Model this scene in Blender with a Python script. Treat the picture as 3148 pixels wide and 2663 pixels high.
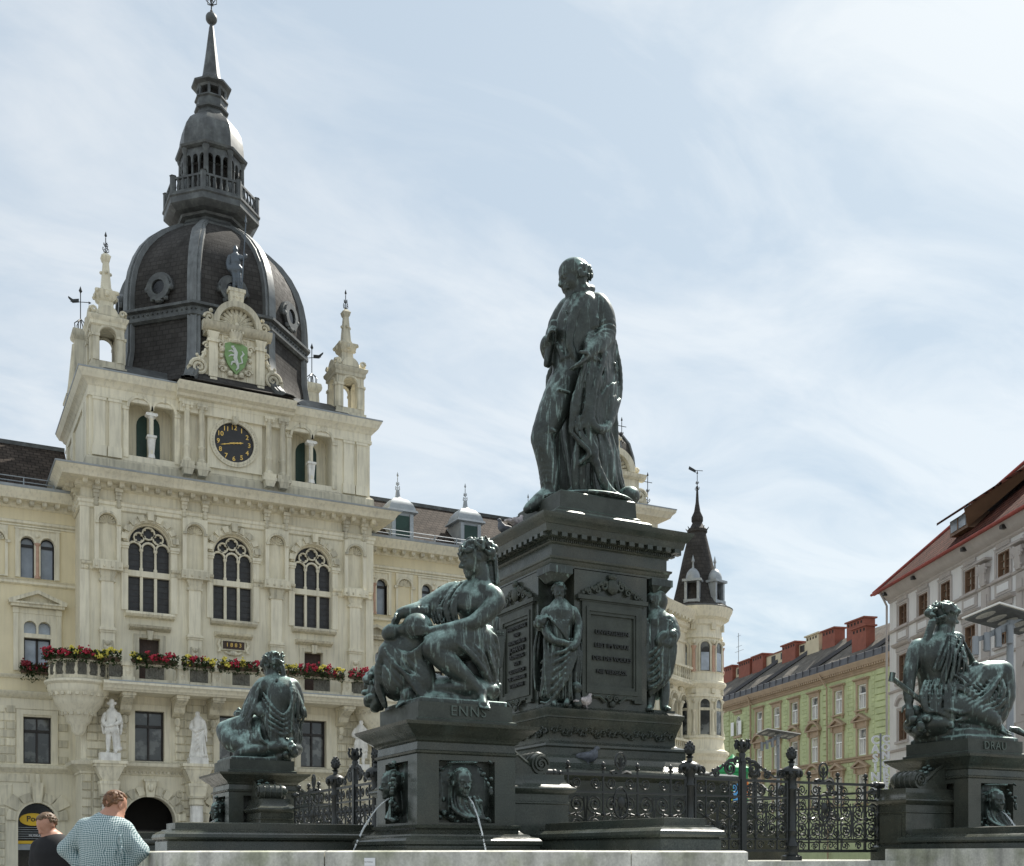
import bpy, bmesh, math, random
import numpy as np
from mathutils import Vector, Matrix, Euler
from mathutils.geometry import tessellate_polygon

SC = bpy.context.scene
COL = SC.collection
for o in list(bpy.data.objects):
    bpy.data.objects.remove(o, do_unlink=True)
R = math.radians

# ------------------------------------------------------------------ camera, sky, sun, exposure
FPX, CXP, HOR, CAMZ, YAW = 3500.0, 1574.0, 2630.0, 1.3, R(27.6)
cam_d = bpy.data.cameras.new('camera')
cam = bpy.data.objects.new('camera', cam_d)
COL.objects.link(cam)
cam.location = (0, 0, CAMZ)
cam.rotation_euler = (R(90), 0, -YAW)
cam_d.sensor_fit = 'HORIZONTAL'
cam_d.sensor_width = 36.0
cam_d.lens = 36.0 * FPX / 3148.0
cam_d.shift_y = (HOR - 1331.5) / 3148.0
cam_d.clip_end = 3000.0
SC.camera = cam

SUN_EL, SUN_AZ = R(50), R(28)          # azimuth counted from +X towards +Y
sdir = Vector((math.cos(SUN_EL) * math.cos(SUN_AZ), math.cos(SUN_EL) * math.sin(SUN_AZ), math.sin(SUN_EL)))

world = bpy.data.worlds.new('World')
SC.world = world
world.use_nodes = True
wn, wl = world.node_tree.nodes, world.node_tree.links
wn.clear()
def _n(t, **k):
    n = wn.new(t)
    for a, b in k.items():
        setattr(n, a, b)
    return n
w_out = _n('ShaderNodeOutputWorld'); w_bg = _n('ShaderNodeBackground')
w_bg.inputs['Strength'].default_value = 0.1
w_sky = _n('ShaderNodeTexSky', sky_type='NISHITA')
w_sky.sun_disc = False
w_sky.sun_elevation = SUN_EL
w_sky.sun_rotation = R(90) - SUN_AZ
w_sky.air_density = 1.0; w_sky.dust_density = 1.2; w_sky.ozone_density = 1.6
w_tc = _n('ShaderNodeTexCoord')
w_sep = _n('ShaderNodeSeparateXYZ'); wl.new(w_tc.outputs['Generated'], w_sep.inputs[0])
w_add = _n('ShaderNodeMath', operation='ADD'); wl.new(w_sep.outputs['Z'], w_add.inputs[0]); w_add.inputs[1].default_value = 0.22
w_abs = _n('ShaderNodeMath', operation='MAXIMUM'); wl.new(w_add.outputs[0], w_abs.inputs[0]); w_abs.inputs[1].default_value = 0.08
w_dx = _n('ShaderNodeMath', operation='DIVIDE'); wl.new(w_sep.outputs['X'], w_dx.inputs[0]); wl.new(w_abs.outputs[0], w_dx.inputs[1])
w_dy = _n('ShaderNodeMath', operation='DIVIDE'); wl.new(w_sep.outputs['Y'], w_dy.inputs[0]); wl.new(w_abs.outputs[0], w_dy.inputs[1])
w_cmb = _n('ShaderNodeCombineXYZ'); wl.new(w_dx.outputs[0], w_cmb.inputs[0]); wl.new(w_dy.outputs[0], w_cmb.inputs[1])
w_map = _n('ShaderNodeMapping'); wl.new(w_cmb.outputs[0], w_map.inputs[0])
w_map.inputs['Rotation'].default_value = (0, 0, R(-18)); w_map.inputs['Scale'].default_value = (0.75, 1.35, 1)
w_n1 = _n('ShaderNodeTexNoise'); wl.new(w_map.outputs[0], w_n1.inputs['Vector'])
w_n1.inputs['Scale'].default_value = 3.3; w_n1.inputs['Detail'].default_value = 8.0; w_n1.inputs['Roughness'].default_value = 0.6; w_n1.inputs['Distortion'].default_value = 0.6
w_n2 = _n('ShaderNodeTexNoise'); wl.new(w_map.outputs[0], w_n2.inputs['Vector'])
w_n2.inputs['Scale'].default_value = 1.3; w_n2.inputs['Detail'].default_value = 3.0
w_n3 = _n('ShaderNodeMath', operation='MULTIPLY_ADD'); wl.new(w_n1.outputs[0], w_n3.inputs[0]); w_n3.inputs[1].default_value = 1.45; w_n3.inputs[2].default_value = -0.30
w_n4 = _n('ShaderNodeMath', operation='MULTIPLY'); wl.new(w_n2.outputs[0], w_n4.inputs[0]); w_n4.inputs[1].default_value = 0.85
w_mx = _n('ShaderNodeMath', operation='ADD'); wl.new(w_n3.outputs[0], w_mx.inputs[0]); wl.new(w_n4.outputs[0], w_mx.inputs[1])
w_rmp = _n('ShaderNodeValToRGB'); wl.new(w_mx.outputs[0], w_rmp.inputs[0])
w_rmp.color_ramp.elements[0].position = 0.62; w_rmp.color_ramp.elements[0].color = (4.6 / 7, 5.3 / 7, 6.0 / 7, 1)
w_rmp.color_ramp.elements[1].position = 1.0; w_rmp.color_ramp.elements[1].color = (6.5 / 7, 6.8 / 7, 7.0 / 7, 1)
w_mix = _n('ShaderNodeMix', data_type='RGBA')
w_gain = _n('ShaderNodeVectorMath', operation='SCALE'); wl.new(w_rmp.outputs[0], w_gain.inputs[0]); w_gain.inputs['Scale'].default_value = 6.5
w_mix.inputs['Factor'].default_value = 0.78
w_tint = _n('ShaderNodeMix', data_type='RGBA', blend_type='MULTIPLY'); w_tint.inputs['Factor'].default_value = 1.0
wl.new(w_sky.outputs[0], w_tint.inputs[6]); w_tint.inputs[7].default_value = (0.93, 1.04, 0.97, 1)
wl.new(w_tint.outputs[2], w_mix.inputs[6])
wl.new(w_gain.outputs[0], w_mix.inputs[7])
wl.new(w_mix.outputs[2], w_bg.inputs['Color']); wl.new(w_bg.outputs[0], w_out.inputs[0])

sun_d = bpy.data.lights.new('sun', 'SUN')
sun_d.energy = 5.0; sun_d.angle = R(0.6); sun_d.color = (1.0, 0.95, 0.86)
sun = bpy.data.objects.new('sun', sun_d); COL.objects.link(sun)
sun.location = sdir * 200
sun.rotation_euler = (-sdir).to_track_quat('-Z', 'Y').to_euler()

SC.view_settings.view_transform = 'Standard'
SC.view_settings.look = 'None'
SC.view_settings.exposure = 0.52
SC.view_settings.gamma = 1.0
SC.view_settings.use_curve_mapping = False
SC.render.engine = 'CYCLES'
SC.cycles.max_bounces = 6
SC.cycles.diffuse_bounces = 4
SC.cycles.glossy_bounces = 3

# ------------------------------------------------------------------ measuring helpers (photograph pixel -> place)
_c, _s = math.cos(YAW), math.sin(YAW)
def ray(u, v):
    x = (u - CXP) / FPX
    return (x * _c + _s, -x * _s + _c, (HOR - v) / FPX)
def at_depth(u, v, d):
    a, b, z = ray(u, v)
    return Vector((a * d, b * d, CAMZ + z * d))
VRIGHT = Vector((_c, -_s, 0)); VFWD = Vector((_s, _c, 0)); VUP = Vector((0, 0, 1))
# ------------------------------------------------------------------ materials
MATS = {}
def mat(name, col, rough=0.7, var=0.12, scale=1.5, metal=0.0, bump=0.0, bscale=30.0, streak=0.0, col2=None, mix2=(0.45, 0.65), s2=0.8,
        spec=0.5, up=None, fine=0.0, rand=0.0, runs=None):
    """Principled material: base colour with two scales of noise, optional second colour in blotches, rain streaks and fine relief."""
    m = bpy.data.materials.new(name); m.use_nodes = True
    nt = m.node_tree; N, L = nt.nodes, nt.links
    b = N['Principled BSDF']
    b.inputs['Roughness'].default_value = rough
    b.inputs['Metallic'].default_value = metal
    b.inputs['Specular IOR Level'].default_value = spec
    geo = N.new('ShaderNodeNewGeometry')
    pos = geo.outputs['Position']
    def noise(sc, det=4.0, vec=None, rg=0.55):
        n = N.new('ShaderNodeTexNoise'); n.inputs['Scale'].default_value = sc; n.inputs['Detail'].default_value = det
        n.inputs['Roughness'].default_value = rg
        L.new(vec or pos, n.inputs['Vector']); return n.outputs[0]
    def mapr(v, a, b_, c, d):
        r = N.new('ShaderNodeMapRange'); L.new(v, r.inputs[0])
        for i, x in enumerate((a, b_, c, d)): r.inputs[i + 1].default_value = x
        return r.outputs[0]
    def mixc(f, A, B, mode='MIX'):
        x = N.new('ShaderNodeMix'); x.data_type = 'RGBA'; x.blend_type = mode
        if isinstance(f, float): x.inputs['Factor'].default_value = f
        else: L.new(f, x.inputs['Factor'])
        for i, q in ((6, A), (7, B)):
            if isinstance(q, tuple): x.inputs[i].default_value = (*q[:3], 1)
            else: L.new(q, x.inputs[i])
        return x.outputs[2]
    cur = tuple(col)
    if col2 is not None:
        cur = mixc(mapr(noise(s2, 6.0), mix2[0], mix2[1], 0, 1), cur, tuple(col2))
    if streak:
        mp = N.new('ShaderNodeMapping'); L.new(pos, mp.inputs[0]); mp.inputs['Scale'].default_value = (4.0, 4.0, 0.35)
        cur = mixc(mapr(noise(2.0, 5.0, mp.outputs[0]), 0.45, 0.8, 0, streak), cur, (0.06, 0.06, 0.055))
    if up is not None:      # (colour, amount): rain patina plus painted-in highlight on upward-facing surfaces
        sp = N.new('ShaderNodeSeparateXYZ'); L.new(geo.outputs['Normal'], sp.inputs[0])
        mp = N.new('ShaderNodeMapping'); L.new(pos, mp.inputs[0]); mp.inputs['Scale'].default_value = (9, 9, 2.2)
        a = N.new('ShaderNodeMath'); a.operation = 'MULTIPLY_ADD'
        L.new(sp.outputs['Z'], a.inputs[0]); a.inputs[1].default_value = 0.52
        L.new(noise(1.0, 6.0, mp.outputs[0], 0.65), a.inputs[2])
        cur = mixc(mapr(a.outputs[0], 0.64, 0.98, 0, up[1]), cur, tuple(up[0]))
    if runs:
        mp = N.new('ShaderNodeMapping'); L.new(pos, mp.inputs[0]); mp.inputs['Scale'].default_value = (22, 22, 1.6)
        cur = mixc(mapr(noise(1.0, 5.0, mp.outputs[0], 0.6), 0.56, 0.74, 0, runs[1]), cur, tuple(runs[0]))
    if var:
        v = mapr(noise(scale, 5.0), 0.3, 0.7, 1 - var, 1 + var)
        hs = N.new('ShaderNodeHueSaturation'); L.new(v, hs.inputs['Value'])
        if isinstance(cur, tuple): hs.inputs['Color'].default_value = (*cur[:3], 1)
        else: L.new(cur, hs.inputs['Color'])
        cur = hs.outputs[0]
    if fine:
        v = mapr(noise(bscale, 3.0), 0.3, 0.7, 1 - fine, 1 + fine)
        hs = N.new('ShaderNodeHueSaturation'); L.new(v, hs.inputs['Value'])
        if isinstance(cur, tuple): hs.inputs['Color'].default_value = (*cur[:3], 1)
        else: L.new(cur, hs.inputs['Color'])
        cur = hs.outputs[0]
    if rand:
        oi = N.new('ShaderNodeObjectInfo'); hs = N.new('ShaderNodeHueSaturation'); L.new(mapr(oi.outputs['Random'], 0, 1, 1 - rand, 1 + rand * 0.6), hs.inputs['Value'])
        if isinstance(cur, tuple): hs.inputs['Color'].default_value = (*cur[:3], 1)
        else: L.new(cur, hs.inputs['Color'])
        cur = hs.outputs[0]
    if isinstance(cur, tuple): b.inputs['Base Color'].default_value = (*cur[:3], 1)
    else: L.new(cur, b.inputs['Base Color'])
    if bump:
        bn = N.new('ShaderNodeBump'); bn.inputs['Strength'].default_value = bump; bn.inputs['Distance'].default_value = 0.02
        L.new(noise(bscale, 4.0), bn.inputs['Height']); L.new(bn.outputs[0], b.inputs['Normal'])
    if rough > 0.15 and rough < 0.8:
        L.new(mapr(noise(scale * 3, 3.0), 0.3, 0.7, rough - 0.09, rough + 0.09), b.inputs['Roughness'])
    MATS[name] = m
    return m
def shingles(name, col, sx, sz, amount=0.35, rough=0.6):
    """slates too small to tell apart: rows in world height, staggered joints round the object"""
    m = mat(name, col, rough=rough, var=0.28, scale=1.2, spec=0.08)
    nt = m.node_tree; N, L = nt.nodes, nt.links; b = N['Principled BSDF']
    uv = N.new('ShaderNodeUVMap'); br = N.new('ShaderNodeTexBrick'); L.new(uv.outputs[0], br.inputs['Vector'])
    br.inputs['Scale'].default_value = 1.0; br.inputs['Brick Width'].default_value = sx; br.inputs['Row Height'].default_value = sz
    br.inputs['Mortar Size'].default_value = sz * 0.1; br.inputs['Color1'].default_value = (1, 1, 1, 1); br.inputs['Color2'].default_value = (0.62, 0.62, 0.62, 1)
    br.inputs['Mortar'].default_value = (1 - amount * 1.6,) * 3 + (1,)
    mx = N.new('ShaderNodeMix'); mx.data_type = 'RGBA'; mx.blend_type = 'MULTIPLY'; mx.inputs['Factor'].default_value = amount * 2
    src = b.inputs['Base Color'].links[0].from_socket
    L.new(src, mx.inputs[6]); L.new(br.outputs['Color'], mx.inputs[7]); L.new(mx.outputs[2], b.inputs['Base Color'])
    bn = N.new('ShaderNodeBump'); bn.inputs['Strength'].default_value = 0.5; bn.inputs['Distance'].default_value = 0.03
    L.new(br.outputs['Fac'], bn.inputs['Height']); bn.invert = True; L.new(bn.outputs[0], b.inputs['Normal'])
    return m

# ------------------------------------------------------------------ mesh builder
class MB:
    def __init__(s, M=None):
        s.v = []; s.f = []; s.uv = {}; s.M = M
    def add(s, vs, fs, M=None):
        k = len(s.v)
        if M is not None: vs = [M @ Vector(p) for p in vs]
        s.v += [tuple(p) for p in vs]; s.f += [tuple(i + k for i in q) for q in fs]
        return s
    def box(s, x0, y0, z0, x1, y1, z1, M=None):
        vs = [(x0, y0, z0), (x1, y0, z0), (x1, y1, z0), (x0, y1, z0), (x0, y0, z1), (x1, y0, z1), (x1, y1, z1), (x0, y1, z1)]
        return s.add(vs, [(0, 3, 2, 1), (4, 5, 6, 7), (0, 1, 5, 4), (1, 2, 6, 5), (2, 3, 7, 6), (3, 0, 4, 7)], M)
    def frus(s, cx, cy, z0, z1, a0, b0, a1, b1, M=None):
        vs = [(cx - a0, cy - b0, z0), (cx + a0, cy - b0, z0), (cx + a0, cy + b0, z0), (cx - a0, cy + b0, z0),
              (cx - a1, cy - b1, z1), (cx + a1, cy - b1, z1), (cx + a1, cy + b1, z1), (cx - a1, cy + b1, z1)]
        return s.add(vs, [(0, 3, 2, 1), (4, 5, 6, 7), (0, 1, 5, 4), (1, 2, 6, 5), (2, 3, 7, 6), (3, 0, 4, 7)], M)
    def bar(s, p, q, w, h=None, up=(0, 0, 1)):
        p, q = Vector(p), Vector(q); d = (q - p).normalized(); up = Vector(up)
        if abs(d.dot(up)) > 0.99: up = Vector((1, 0, 0))
        a = d.cross(up).normalized() * w / 2; b = a.cross(d).normalized() * (h or w) / 2
        vs = [p - a - b, p + a - b, p + a + b, p - a + b, q - a - b, q + a - b, q + a + b, q - a + b]
        return s.add(vs, [(0, 1, 2, 3), (7, 6, 5, 4), (0, 4, 5, 1), (1, 5, 6, 2), (2, 6, 7, 3), (3, 7, 4, 0)])
    def tube(s, pts, r, n=6, cap=True, M=None):
        P = [Vector(p) for p in pts]; k = len(P)
        rs = r if isinstance(r, (list, tuple)) else [r] * k
        T = [(P[min(i + 1, k - 1)] - P[max(i - 1, 0)]).normalized() for i in range(k)]
        up = Vector((0, 0, 1)) if abs(T[0].z) < 0.9 else Vector((1, 0, 0))
        a = T[0].cross(up).normalized(); vs = []; fs = []
        for i in range(k):
            a = (a - T[i] * a.dot(T[i]))
            a = a.normalized() if a.length > 1e-6 else T[i].orthogonal().normalized()
            b = T[i].cross(a)
            for j in range(n):
                w = 2 * math.pi * j / n
                vs.append(P[i] + (a * math.cos(w) + b * math.sin(w)) * rs[i])
        for i in range(k - 1):
            for j in range(n):
                j2 = (j + 1) % n
                fs.append((i * n + j, i * n + j2, (i + 1) * n + j2, (i + 1) * n + j))
        if cap:
            fs.append(tuple(range(n - 1, -1, -1))); fs.append(tuple((k - 1) * n + j for j in range(n)))
        return s.add(vs, fs, M)
    def lathe(s, prof, cx=0, cy=0, n=16, a0=0.0, a1=2 * math.pi, rot=0.0, cap=True, M=None, sx=1, sy=1):
        full = abs(a1 - a0 - 2 * math.pi) < 1e-6
        m = n if full else n + 1
        vs = []; fs = []
        for (r, z) in prof:
            for j in range(m):
                w = a0 + (a1 - a0) * j / n + rot
                vs.append((cx + sx * r * math.cos(w), cy + sy * r * math.sin(w), z))
        for i in range(len(prof) - 1):
            for j in range(n):
                j2 = (j + 1) % m if full else j + 1
                fs.append((i * m + j, i * m + j2, (i + 1) * m + j2, (i + 1) * m + j))
        if cap and full:
            if prof[0][0] > 1e-4: fs.append(tuple(range(m - 1, -1, -1)))
            if prof[-1][0] > 1e-4: fs.append(tuple((len(prof) - 1) * m + j for j in range(m)))
        return s.add(vs, fs, M)
    def rect(s, prof, x0, y0, x1, y1, cap=True, M=None, cut=0.0):
        """profile of (outward offset, z) swept round a rectangle with mitred corners"""
        vs = []; fs = []
        for (o, z) in prof:
            if cut:
                k = cut
                ring = [(x0 - o + k, y0 - o), (x1 + o - k, y0 - o), (x1 + o, y0 - o + k), (x1 + o, y1 + o - k), (x1 + o - k, y1 + o), (x0 - o + k, y1 + o), (x0 - o, y1 + o - k), (x0 - o, y0 - o + k)]
            else:
                ring = [(x0 - o, y0 - o), (x1 + o, y0 - o), (x1 + o, y1 + o), (x0 - o, y1 + o)]
            vs += [(a, b, z) for a, b in ring]
        m = len(vs) // len(prof)
        for i in range(len(prof) - 1):
            for j in range(m):
                j2 = (j + 1) % m
                fs.append((i * m + j, i * m + j2, (i + 1) * m + j2, (i + 1) * m + j))
        if cap:
            fs.append(tuple(range(m - 1, -1, -1))); fs.append(tuple((len(prof) - 1) * m + j for j in range(m)))
        return s.add(vs, fs, M)
    def run(s, prof, x0, x1, yb, cap=True, M=None):
        """straight moulding along X, profile of (projection towards -Y from yb, z); closed at the back"""
        pr = [(yb - o, z) for o, z in prof]
        pr = pr + [(yb + 0.02, pr[-1][1]), (yb + 0.02, pr[0][1])]
        k = len(pr)
        vs = [(x0, y, z) for y, z in pr] + [(x1, y, z) for y, z in pr]
        fs = [(i, (i + 1) % k, k + (i + 1) % k, k + i) for i in range(k)]
        fs = [tuple(reversed(f)) for f in fs]
        if cap: fs += [tuple(range(k)), tuple(range(2 * k - 1, k - 1, -1))]
        return s.add(vs, fs, M)
    def prism(s, poly, y0, y1, M=None):
        """polygon in XZ (counter-clockwise seen from -Y) pulled from y0 (front) to y1"""
        k = len(poly)
        vs = [(x, y0, z) for x, z in poly] + [(x, y1, z) for x, z in poly]
        fs = [tuple(range(k)), tuple(range(2 * k - 1, k - 1, -1))]
        fs += [(i, k + i, k + (i + 1) % k, (i + 1) % k) for i in range(k)]
        return s.add(vs, fs, M)
    def wall(s, outer, holes, y0, y1, M=None, sides=True):
        """sheet of wall in XZ with openings: front at y0, reveals back to y1"""
        loops = [[Vector((x, z, 0)) for x, z in outer]] + [[Vector((x, z, 0)) for x, z in h] for h in holes]
        flat = [(p.x, y0, p.y) for lp in loops for p in lp]
        tri = tessellate_polygon(loops)
        fs = []
        for t in tri:
            a, b, c = (flat[i] for i in t)
            ar = (b[0] - a[0]) * (c[2] - a[2]) - (c[0] - a[0]) * (b[2] - a[2])
            fs.append(tuple(t) if ar > 0 else (t[0], t[2], t[1]))
        s.add(flat, fs, M)
        for i, lp in enumerate(loops):
            if i == 0 and not sides: continue
            k = len(lp)
            vs = [(p.x, y0, p.y) for p in lp] + [(p.x, y1, p.y) for p in lp]
            ar = sum(lp[j].x * lp[(j + 1) % k].y - lp[(j + 1) % k].x * lp[j].y for j in range(k))
            q = [(j, k + j, k + (j + 1) % k, (j + 1) % k) for j in range(k)]
            if (ar < 0) != (i > 0): q = [tuple(reversed(f)) for f in q]
            s.add(vs, q if i == 0 else [tuple(reversed(f)) for f in q] if ar > 0 else q, M)
        return s
    def ball(s, c, r, nu=10, nv=7, sq=(1, 1, 1), M=None):
        prof = [(math.sin(math.pi * i / nv) * 1.0, -math.cos(math.pi * i / nv)) for i in range(nv + 1)]
        vs = []; fs = []
        for (a, z) in prof:
            for j in range(nu):
                w = 2 * math.pi * j / nu
                vs.append((c[0] + r * sq[0] * a * math.cos(w), c[1] + r * sq[1] * a * math.sin(w), c[2] + r * sq[2] * z))
        for i in range(nv):
            for j in range(nu):
                j2 = (j + 1) % nu
                fs.append((i * nu + j, i * nu + j2, (i + 1) * nu + j2, (i + 1) * nu + j))
        return s.add(vs, fs, M)
    def mesh(s, name, m, ang=35, M=None):
        me = bpy.data.meshes.new(name)
        vs = s.v
        if s.M is not None: vs = [tuple(s.M @ Vector(p)) for p in vs]
        if M is not None: vs = [tuple(M @ Vector(p)) for p in vs]
        me.from_pydata(vs, [], s.f)
        me.validate(clean_customdata=False)
        if m is not None: me.materials.append(MATS[m] if isinstance(m, str) else m)
        me.shade_smooth(); me.set_sharp_from_angle(angle=R(ang))
        return me
    def build(s, name, m, parent=None, ang=35, M=None):
        return link(name, s.mesh(name, m, ang, M), parent)

def link(name, me, parent=None, loc=None, kind=None):
    o = bpy.data.objects.new(name, me); COL.objects.link(o)
    if parent is not None:
        o.parent = parent
        o.matrix_parent_inverse = top_matrix(parent).inverted()
        if loc is not None: o.location = loc
    elif loc is None:
        vs = np.empty(len(me.vertices) * 3); me.vertices.foreach_get('co', vs); vs = vs.reshape(-1, 3)
        if len(vs):
            lo, hi = vs.min(0), vs.max(0)
            c = Vector(((lo[0] + hi[0]) / 2, (lo[1] + hi[1]) / 2, lo[2]))
            me.transform(Matrix.Translation(-c)); o.location = c
            MW[o.name] = Matrix.Translation(c)
    else:
        o.location = loc; MW[o.name] = Matrix.Translation(loc)
    if kind: o['kind'] = kind
    return o
MW = {}
def top_matrix(o):
    """world matrix of a thing or part without a depsgraph update"""
    if o.parent is None: return MW.get(o.name) or Matrix.LocRotScale(o.location, o.rotation_euler, o.scale)
    return top_matrix(o.parent) @ o.matrix_parent_inverse @ Matrix.LocRotScale(o.location, o.rotation_euler, o.scale)
def tag(o, label, cat, group=None, kind=None):
    if label: o['label'] = label
    if cat: o['category'] = cat
    if group: o['group'] = group
    if kind: o['kind'] = kind
    return o
def thing(name, label, cat, loc, group=None):
    o = bpy.data.objects.new(name, None); COL.objects.link(o)
    o.location = loc; o.empty_display_size = 0.3; MW[o.name] = Matrix.Translation(loc)
    return tag(o, label, cat, group)
def copies(name, me, parent, locs, rots=None, scales=None, limit=300):
    """alike pieces sharing one mesh; past the limit the rest are joined into one stuff part"""
    out = []
    for i, p in enumerate(locs[:limit]):
        o = link(name, me, parent, loc=p)
        if rots: o.rotation_euler = rots[i]
        if scales: o.scale = scales[i]
        out.append(o)
    return out
def copy_thing(root, loc, rot=None, label=None):
    r = root.copy(); COL.objects.link(r); r.location = loc
    if rot is not None: r.rotation_euler = rot
    if label: r['label'] = label
    MW[r.name] = Matrix.LocRotScale(r.location, r.rotation_euler, r.scale)
    for ch in list(root.children):
        c = ch.copy(); COL.objects.link(c); c.parent = r; c.matrix_parent_inverse = ch.matrix_parent_inverse.copy()
        for g in list(ch.children):
            d = g.copy(); COL.objects.link(d); d.parent = c; d.matrix_parent_inverse = g.matrix_parent_inverse.copy()
    return r
def arch(x0, x1, z0, zs, n=12):
    """outline of an opening with a round head: sill z0, springing zs (counter-clockwise)"""
    c, r = (x0 + x1) / 2, (x1 - x0) / 2
    return [(x0, z0), (x1, z0)] + [(c + r * math.cos(math.pi * i / n), zs + r * math.sin(math.pi * i / n)) for i in range(n + 1)]
def quad(x0, x1, z0, z1): return [(x0, z0), (x1, z0), (x1, z1), (x0, z1)]
def ring_arch(mb, cx, zs, r0, r1, y0, y1, n=16, a0=0.0, a1=math.pi):
    """archivolt: ring sector between radii r0 and r1"""
    inner = [(cx + r0 * math.cos(a0 + (a1 - a0) * i / n), zs + r0 * math.sin(a0 + (a1 - a0) * i / n)) for i in range(n + 1)]
    outer = [(cx + r1 * math.cos(a0 + (a1 - a0) * i / n), zs + r1 * math.sin(a0 + (a1 - a0) * i / n)) for i in range(n + 1)]
    for i in range(n):
        mb.prism([inner[i], outer[i], outer[i + 1], inner[i + 1]], y0, y1)
# ------------------------------------------------------------------ materials of the setting
mat('cream', (0.79, 0.735, 0.575), rough=0.85, var=0.09, scale=0.8, streak=0.30, bump=0.06, bscale=14)
mat('cream_stone', (0.72, 0.665, 0.51), rough=0.85, var=0.14, scale=1.6, streak=0.52, rand=0.22, bump=0.12, bscale=18)
mat('yellow_plaster', (0.78, 0.69, 0.475), rough=0.88, var=0.07, scale=0.7, streak=0.10, bump=0.05, bscale=16)
mat('weathered_stone', (0.20, 0.195, 0.165), rough=0.85, var=0.35, scale=6)
mat('white_marble', (0.82, 0.80, 0.74), rough=0.65, var=0.14, scale=4, bump=0.1, streak=0.35)
mat('pink_stone', (0.52, 0.33, 0.24), rough=0.6, var=0.12, scale=6)
mat('lead_sheet', (0.085, 0.09, 0.09), rough=0.5, var=0.3, scale=1.6, metal=0.3, streak=0.6, col2=(0.13, 0.14, 0.135), s2=2.5)
mat('lead_rib', (0.17, 0.18, 0.18), rough=0.5, var=0.2, scale=2.0, metal=0.4, streak=0.5)
mat('zinc', (0.33, 0.36, 0.38), rough=0.5, var=0.15, scale=3, metal=0.3)
shingles('dome_slate', (0.068, 0.064, 0.060), 0.34, 0.24, amount=0.34, rough=0.72)
shingles('roof_slate', (0.075, 0.060, 0.050), 0.34, 0.26, amount=0.45, rough=0.8)
mat('dark_glass', (0.012, 0.013, 0.015), rough=0.12, var=0.0, spec=0.5)
mat('leaded_glass', (0.035, 0.035, 0.036), rough=0.35, var=0.35, scale=4.0, spec=0.4)
mat('curtain_glass', (0.38, 0.43, 0.49), rough=0.12, var=0.3, scale=1.2, spec=0.6, rand=0.35)
mat('dim_glass', (0.05, 0.055, 0.055), rough=0.08, var=0.6, scale=0.6, spec=0.7, col2=(0.16, 0.17, 0.165), mix2=(0.5, 0.56), s2=1.4, rand=0.4)
mat('dark_frame', (0.022, 0.018, 0.016), rough=0.5, var=0.1)
mat('brown_shutter', (0.055, 0.032, 0.022), rough=0.6, var=0.2, scale=6)
mat('green_shutter', (0.018, 0.05, 0.04), rough=0.6, var=0.2)
mat('wrought_iron', (0.014, 0.017, 0.016), rough=0.42, var=0.2, scale=6, spec=0.6)
mat('gilt', (0.75, 0.50, 0.14), rough=0.4, metal=0.6, var=0.1)
mat('clock_face', (0.028, 0.027, 0.028), rough=0.45, var=0.2, scale=3)
mat('heraldic_green', (0.20, 0.33, 0.13), rough=0.6, var=0.15, scale=5)
mat('silver_paint', (0.60, 0.62, 0.58), rough=0.5, var=0.1)
mat('armour', (0.11, 0.13, 0.15), rough=0.45, var=0.2, metal=0.5)
mat('paving', (0.21, 0.205, 0.195), rough=0.8, var=0.12, scale=0.6, bump=0.1)
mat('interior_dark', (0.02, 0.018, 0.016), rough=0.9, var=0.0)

def set_uv(o, f):
    me = o.data; uv = me.uv_layers.new(name='UVMap')
    co = [f(v.co) for v in me.vertices]
    for lp in me.loops: uv.data[lp.index].uv = co[lp.vertex_index]

# ------------------------------------------------------------------ ground
g = MB(); g.add([(-700, -500, 0), (700, -500, 0), (700, 1100, 0), (-700, 1100, 0)], [(0, 1, 2, 3)])
gr = g.build('ground', 'paving'); gr['kind'] = 'structure'
_nt = MATS['paving'].node_tree
_br = _nt.nodes.new('ShaderNodeTexBrick'); _tc = _nt.nodes.new('ShaderNodeNewGeometry'); _nt.links.new(_tc.outputs['Position'], _br.inputs['Vector'])
_br.inputs['Scale'].default_value = 1.0; _br.inputs['Brick Width'].default_value = 0.9; _br.inputs['Row Height'].default_value = 0.6; _br.inputs['Mortar Size'].default_value = 0.008
_br.inputs['Color1'].default_value = (1, 1, 1, 1); _br.inputs['Color2'].default_value = (0.85, 0.85, 0.85, 1); _br.inputs['Mortar'].default_value = (0.4, 0.4, 0.4, 1)
_mx = _nt.nodes.new('ShaderNodeMix'); _mx.data_type = 'RGBA'; _mx.blend_type = 'MULTIPLY'; _mx.inputs['Factor'].default_value = 1
_b = _nt.nodes['Principled BSDF']; _nt.links.new(_b.inputs['Base Color'].links[0].from_socket, _mx.inputs[6]); _nt.links.new(_br.outputs['Color'], _mx.inputs[7]); _nt.links.new(_mx.outputs[2], _b.inputs['Base Color'])

# ------------------------------------------------------------------ town hall
TX, TY = 13.13, 53.07
WY = 55.2
TH = thing('town_hall', 'cream town hall with domed clock tower, balcony and dark slate roofs', 'town hall', (TX, TY, 0))
def part(name, mb, m, parent=TH, ang=35): return mb.build(name, m, parent, ang)
X0, X1 = 6.39, 19.92
BX = [9.3, 13.07, 16.94]                    # window axes of the centre block
PX = [7.47, 11.27, 15.08, 18.98]            # pilaster axes

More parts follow.
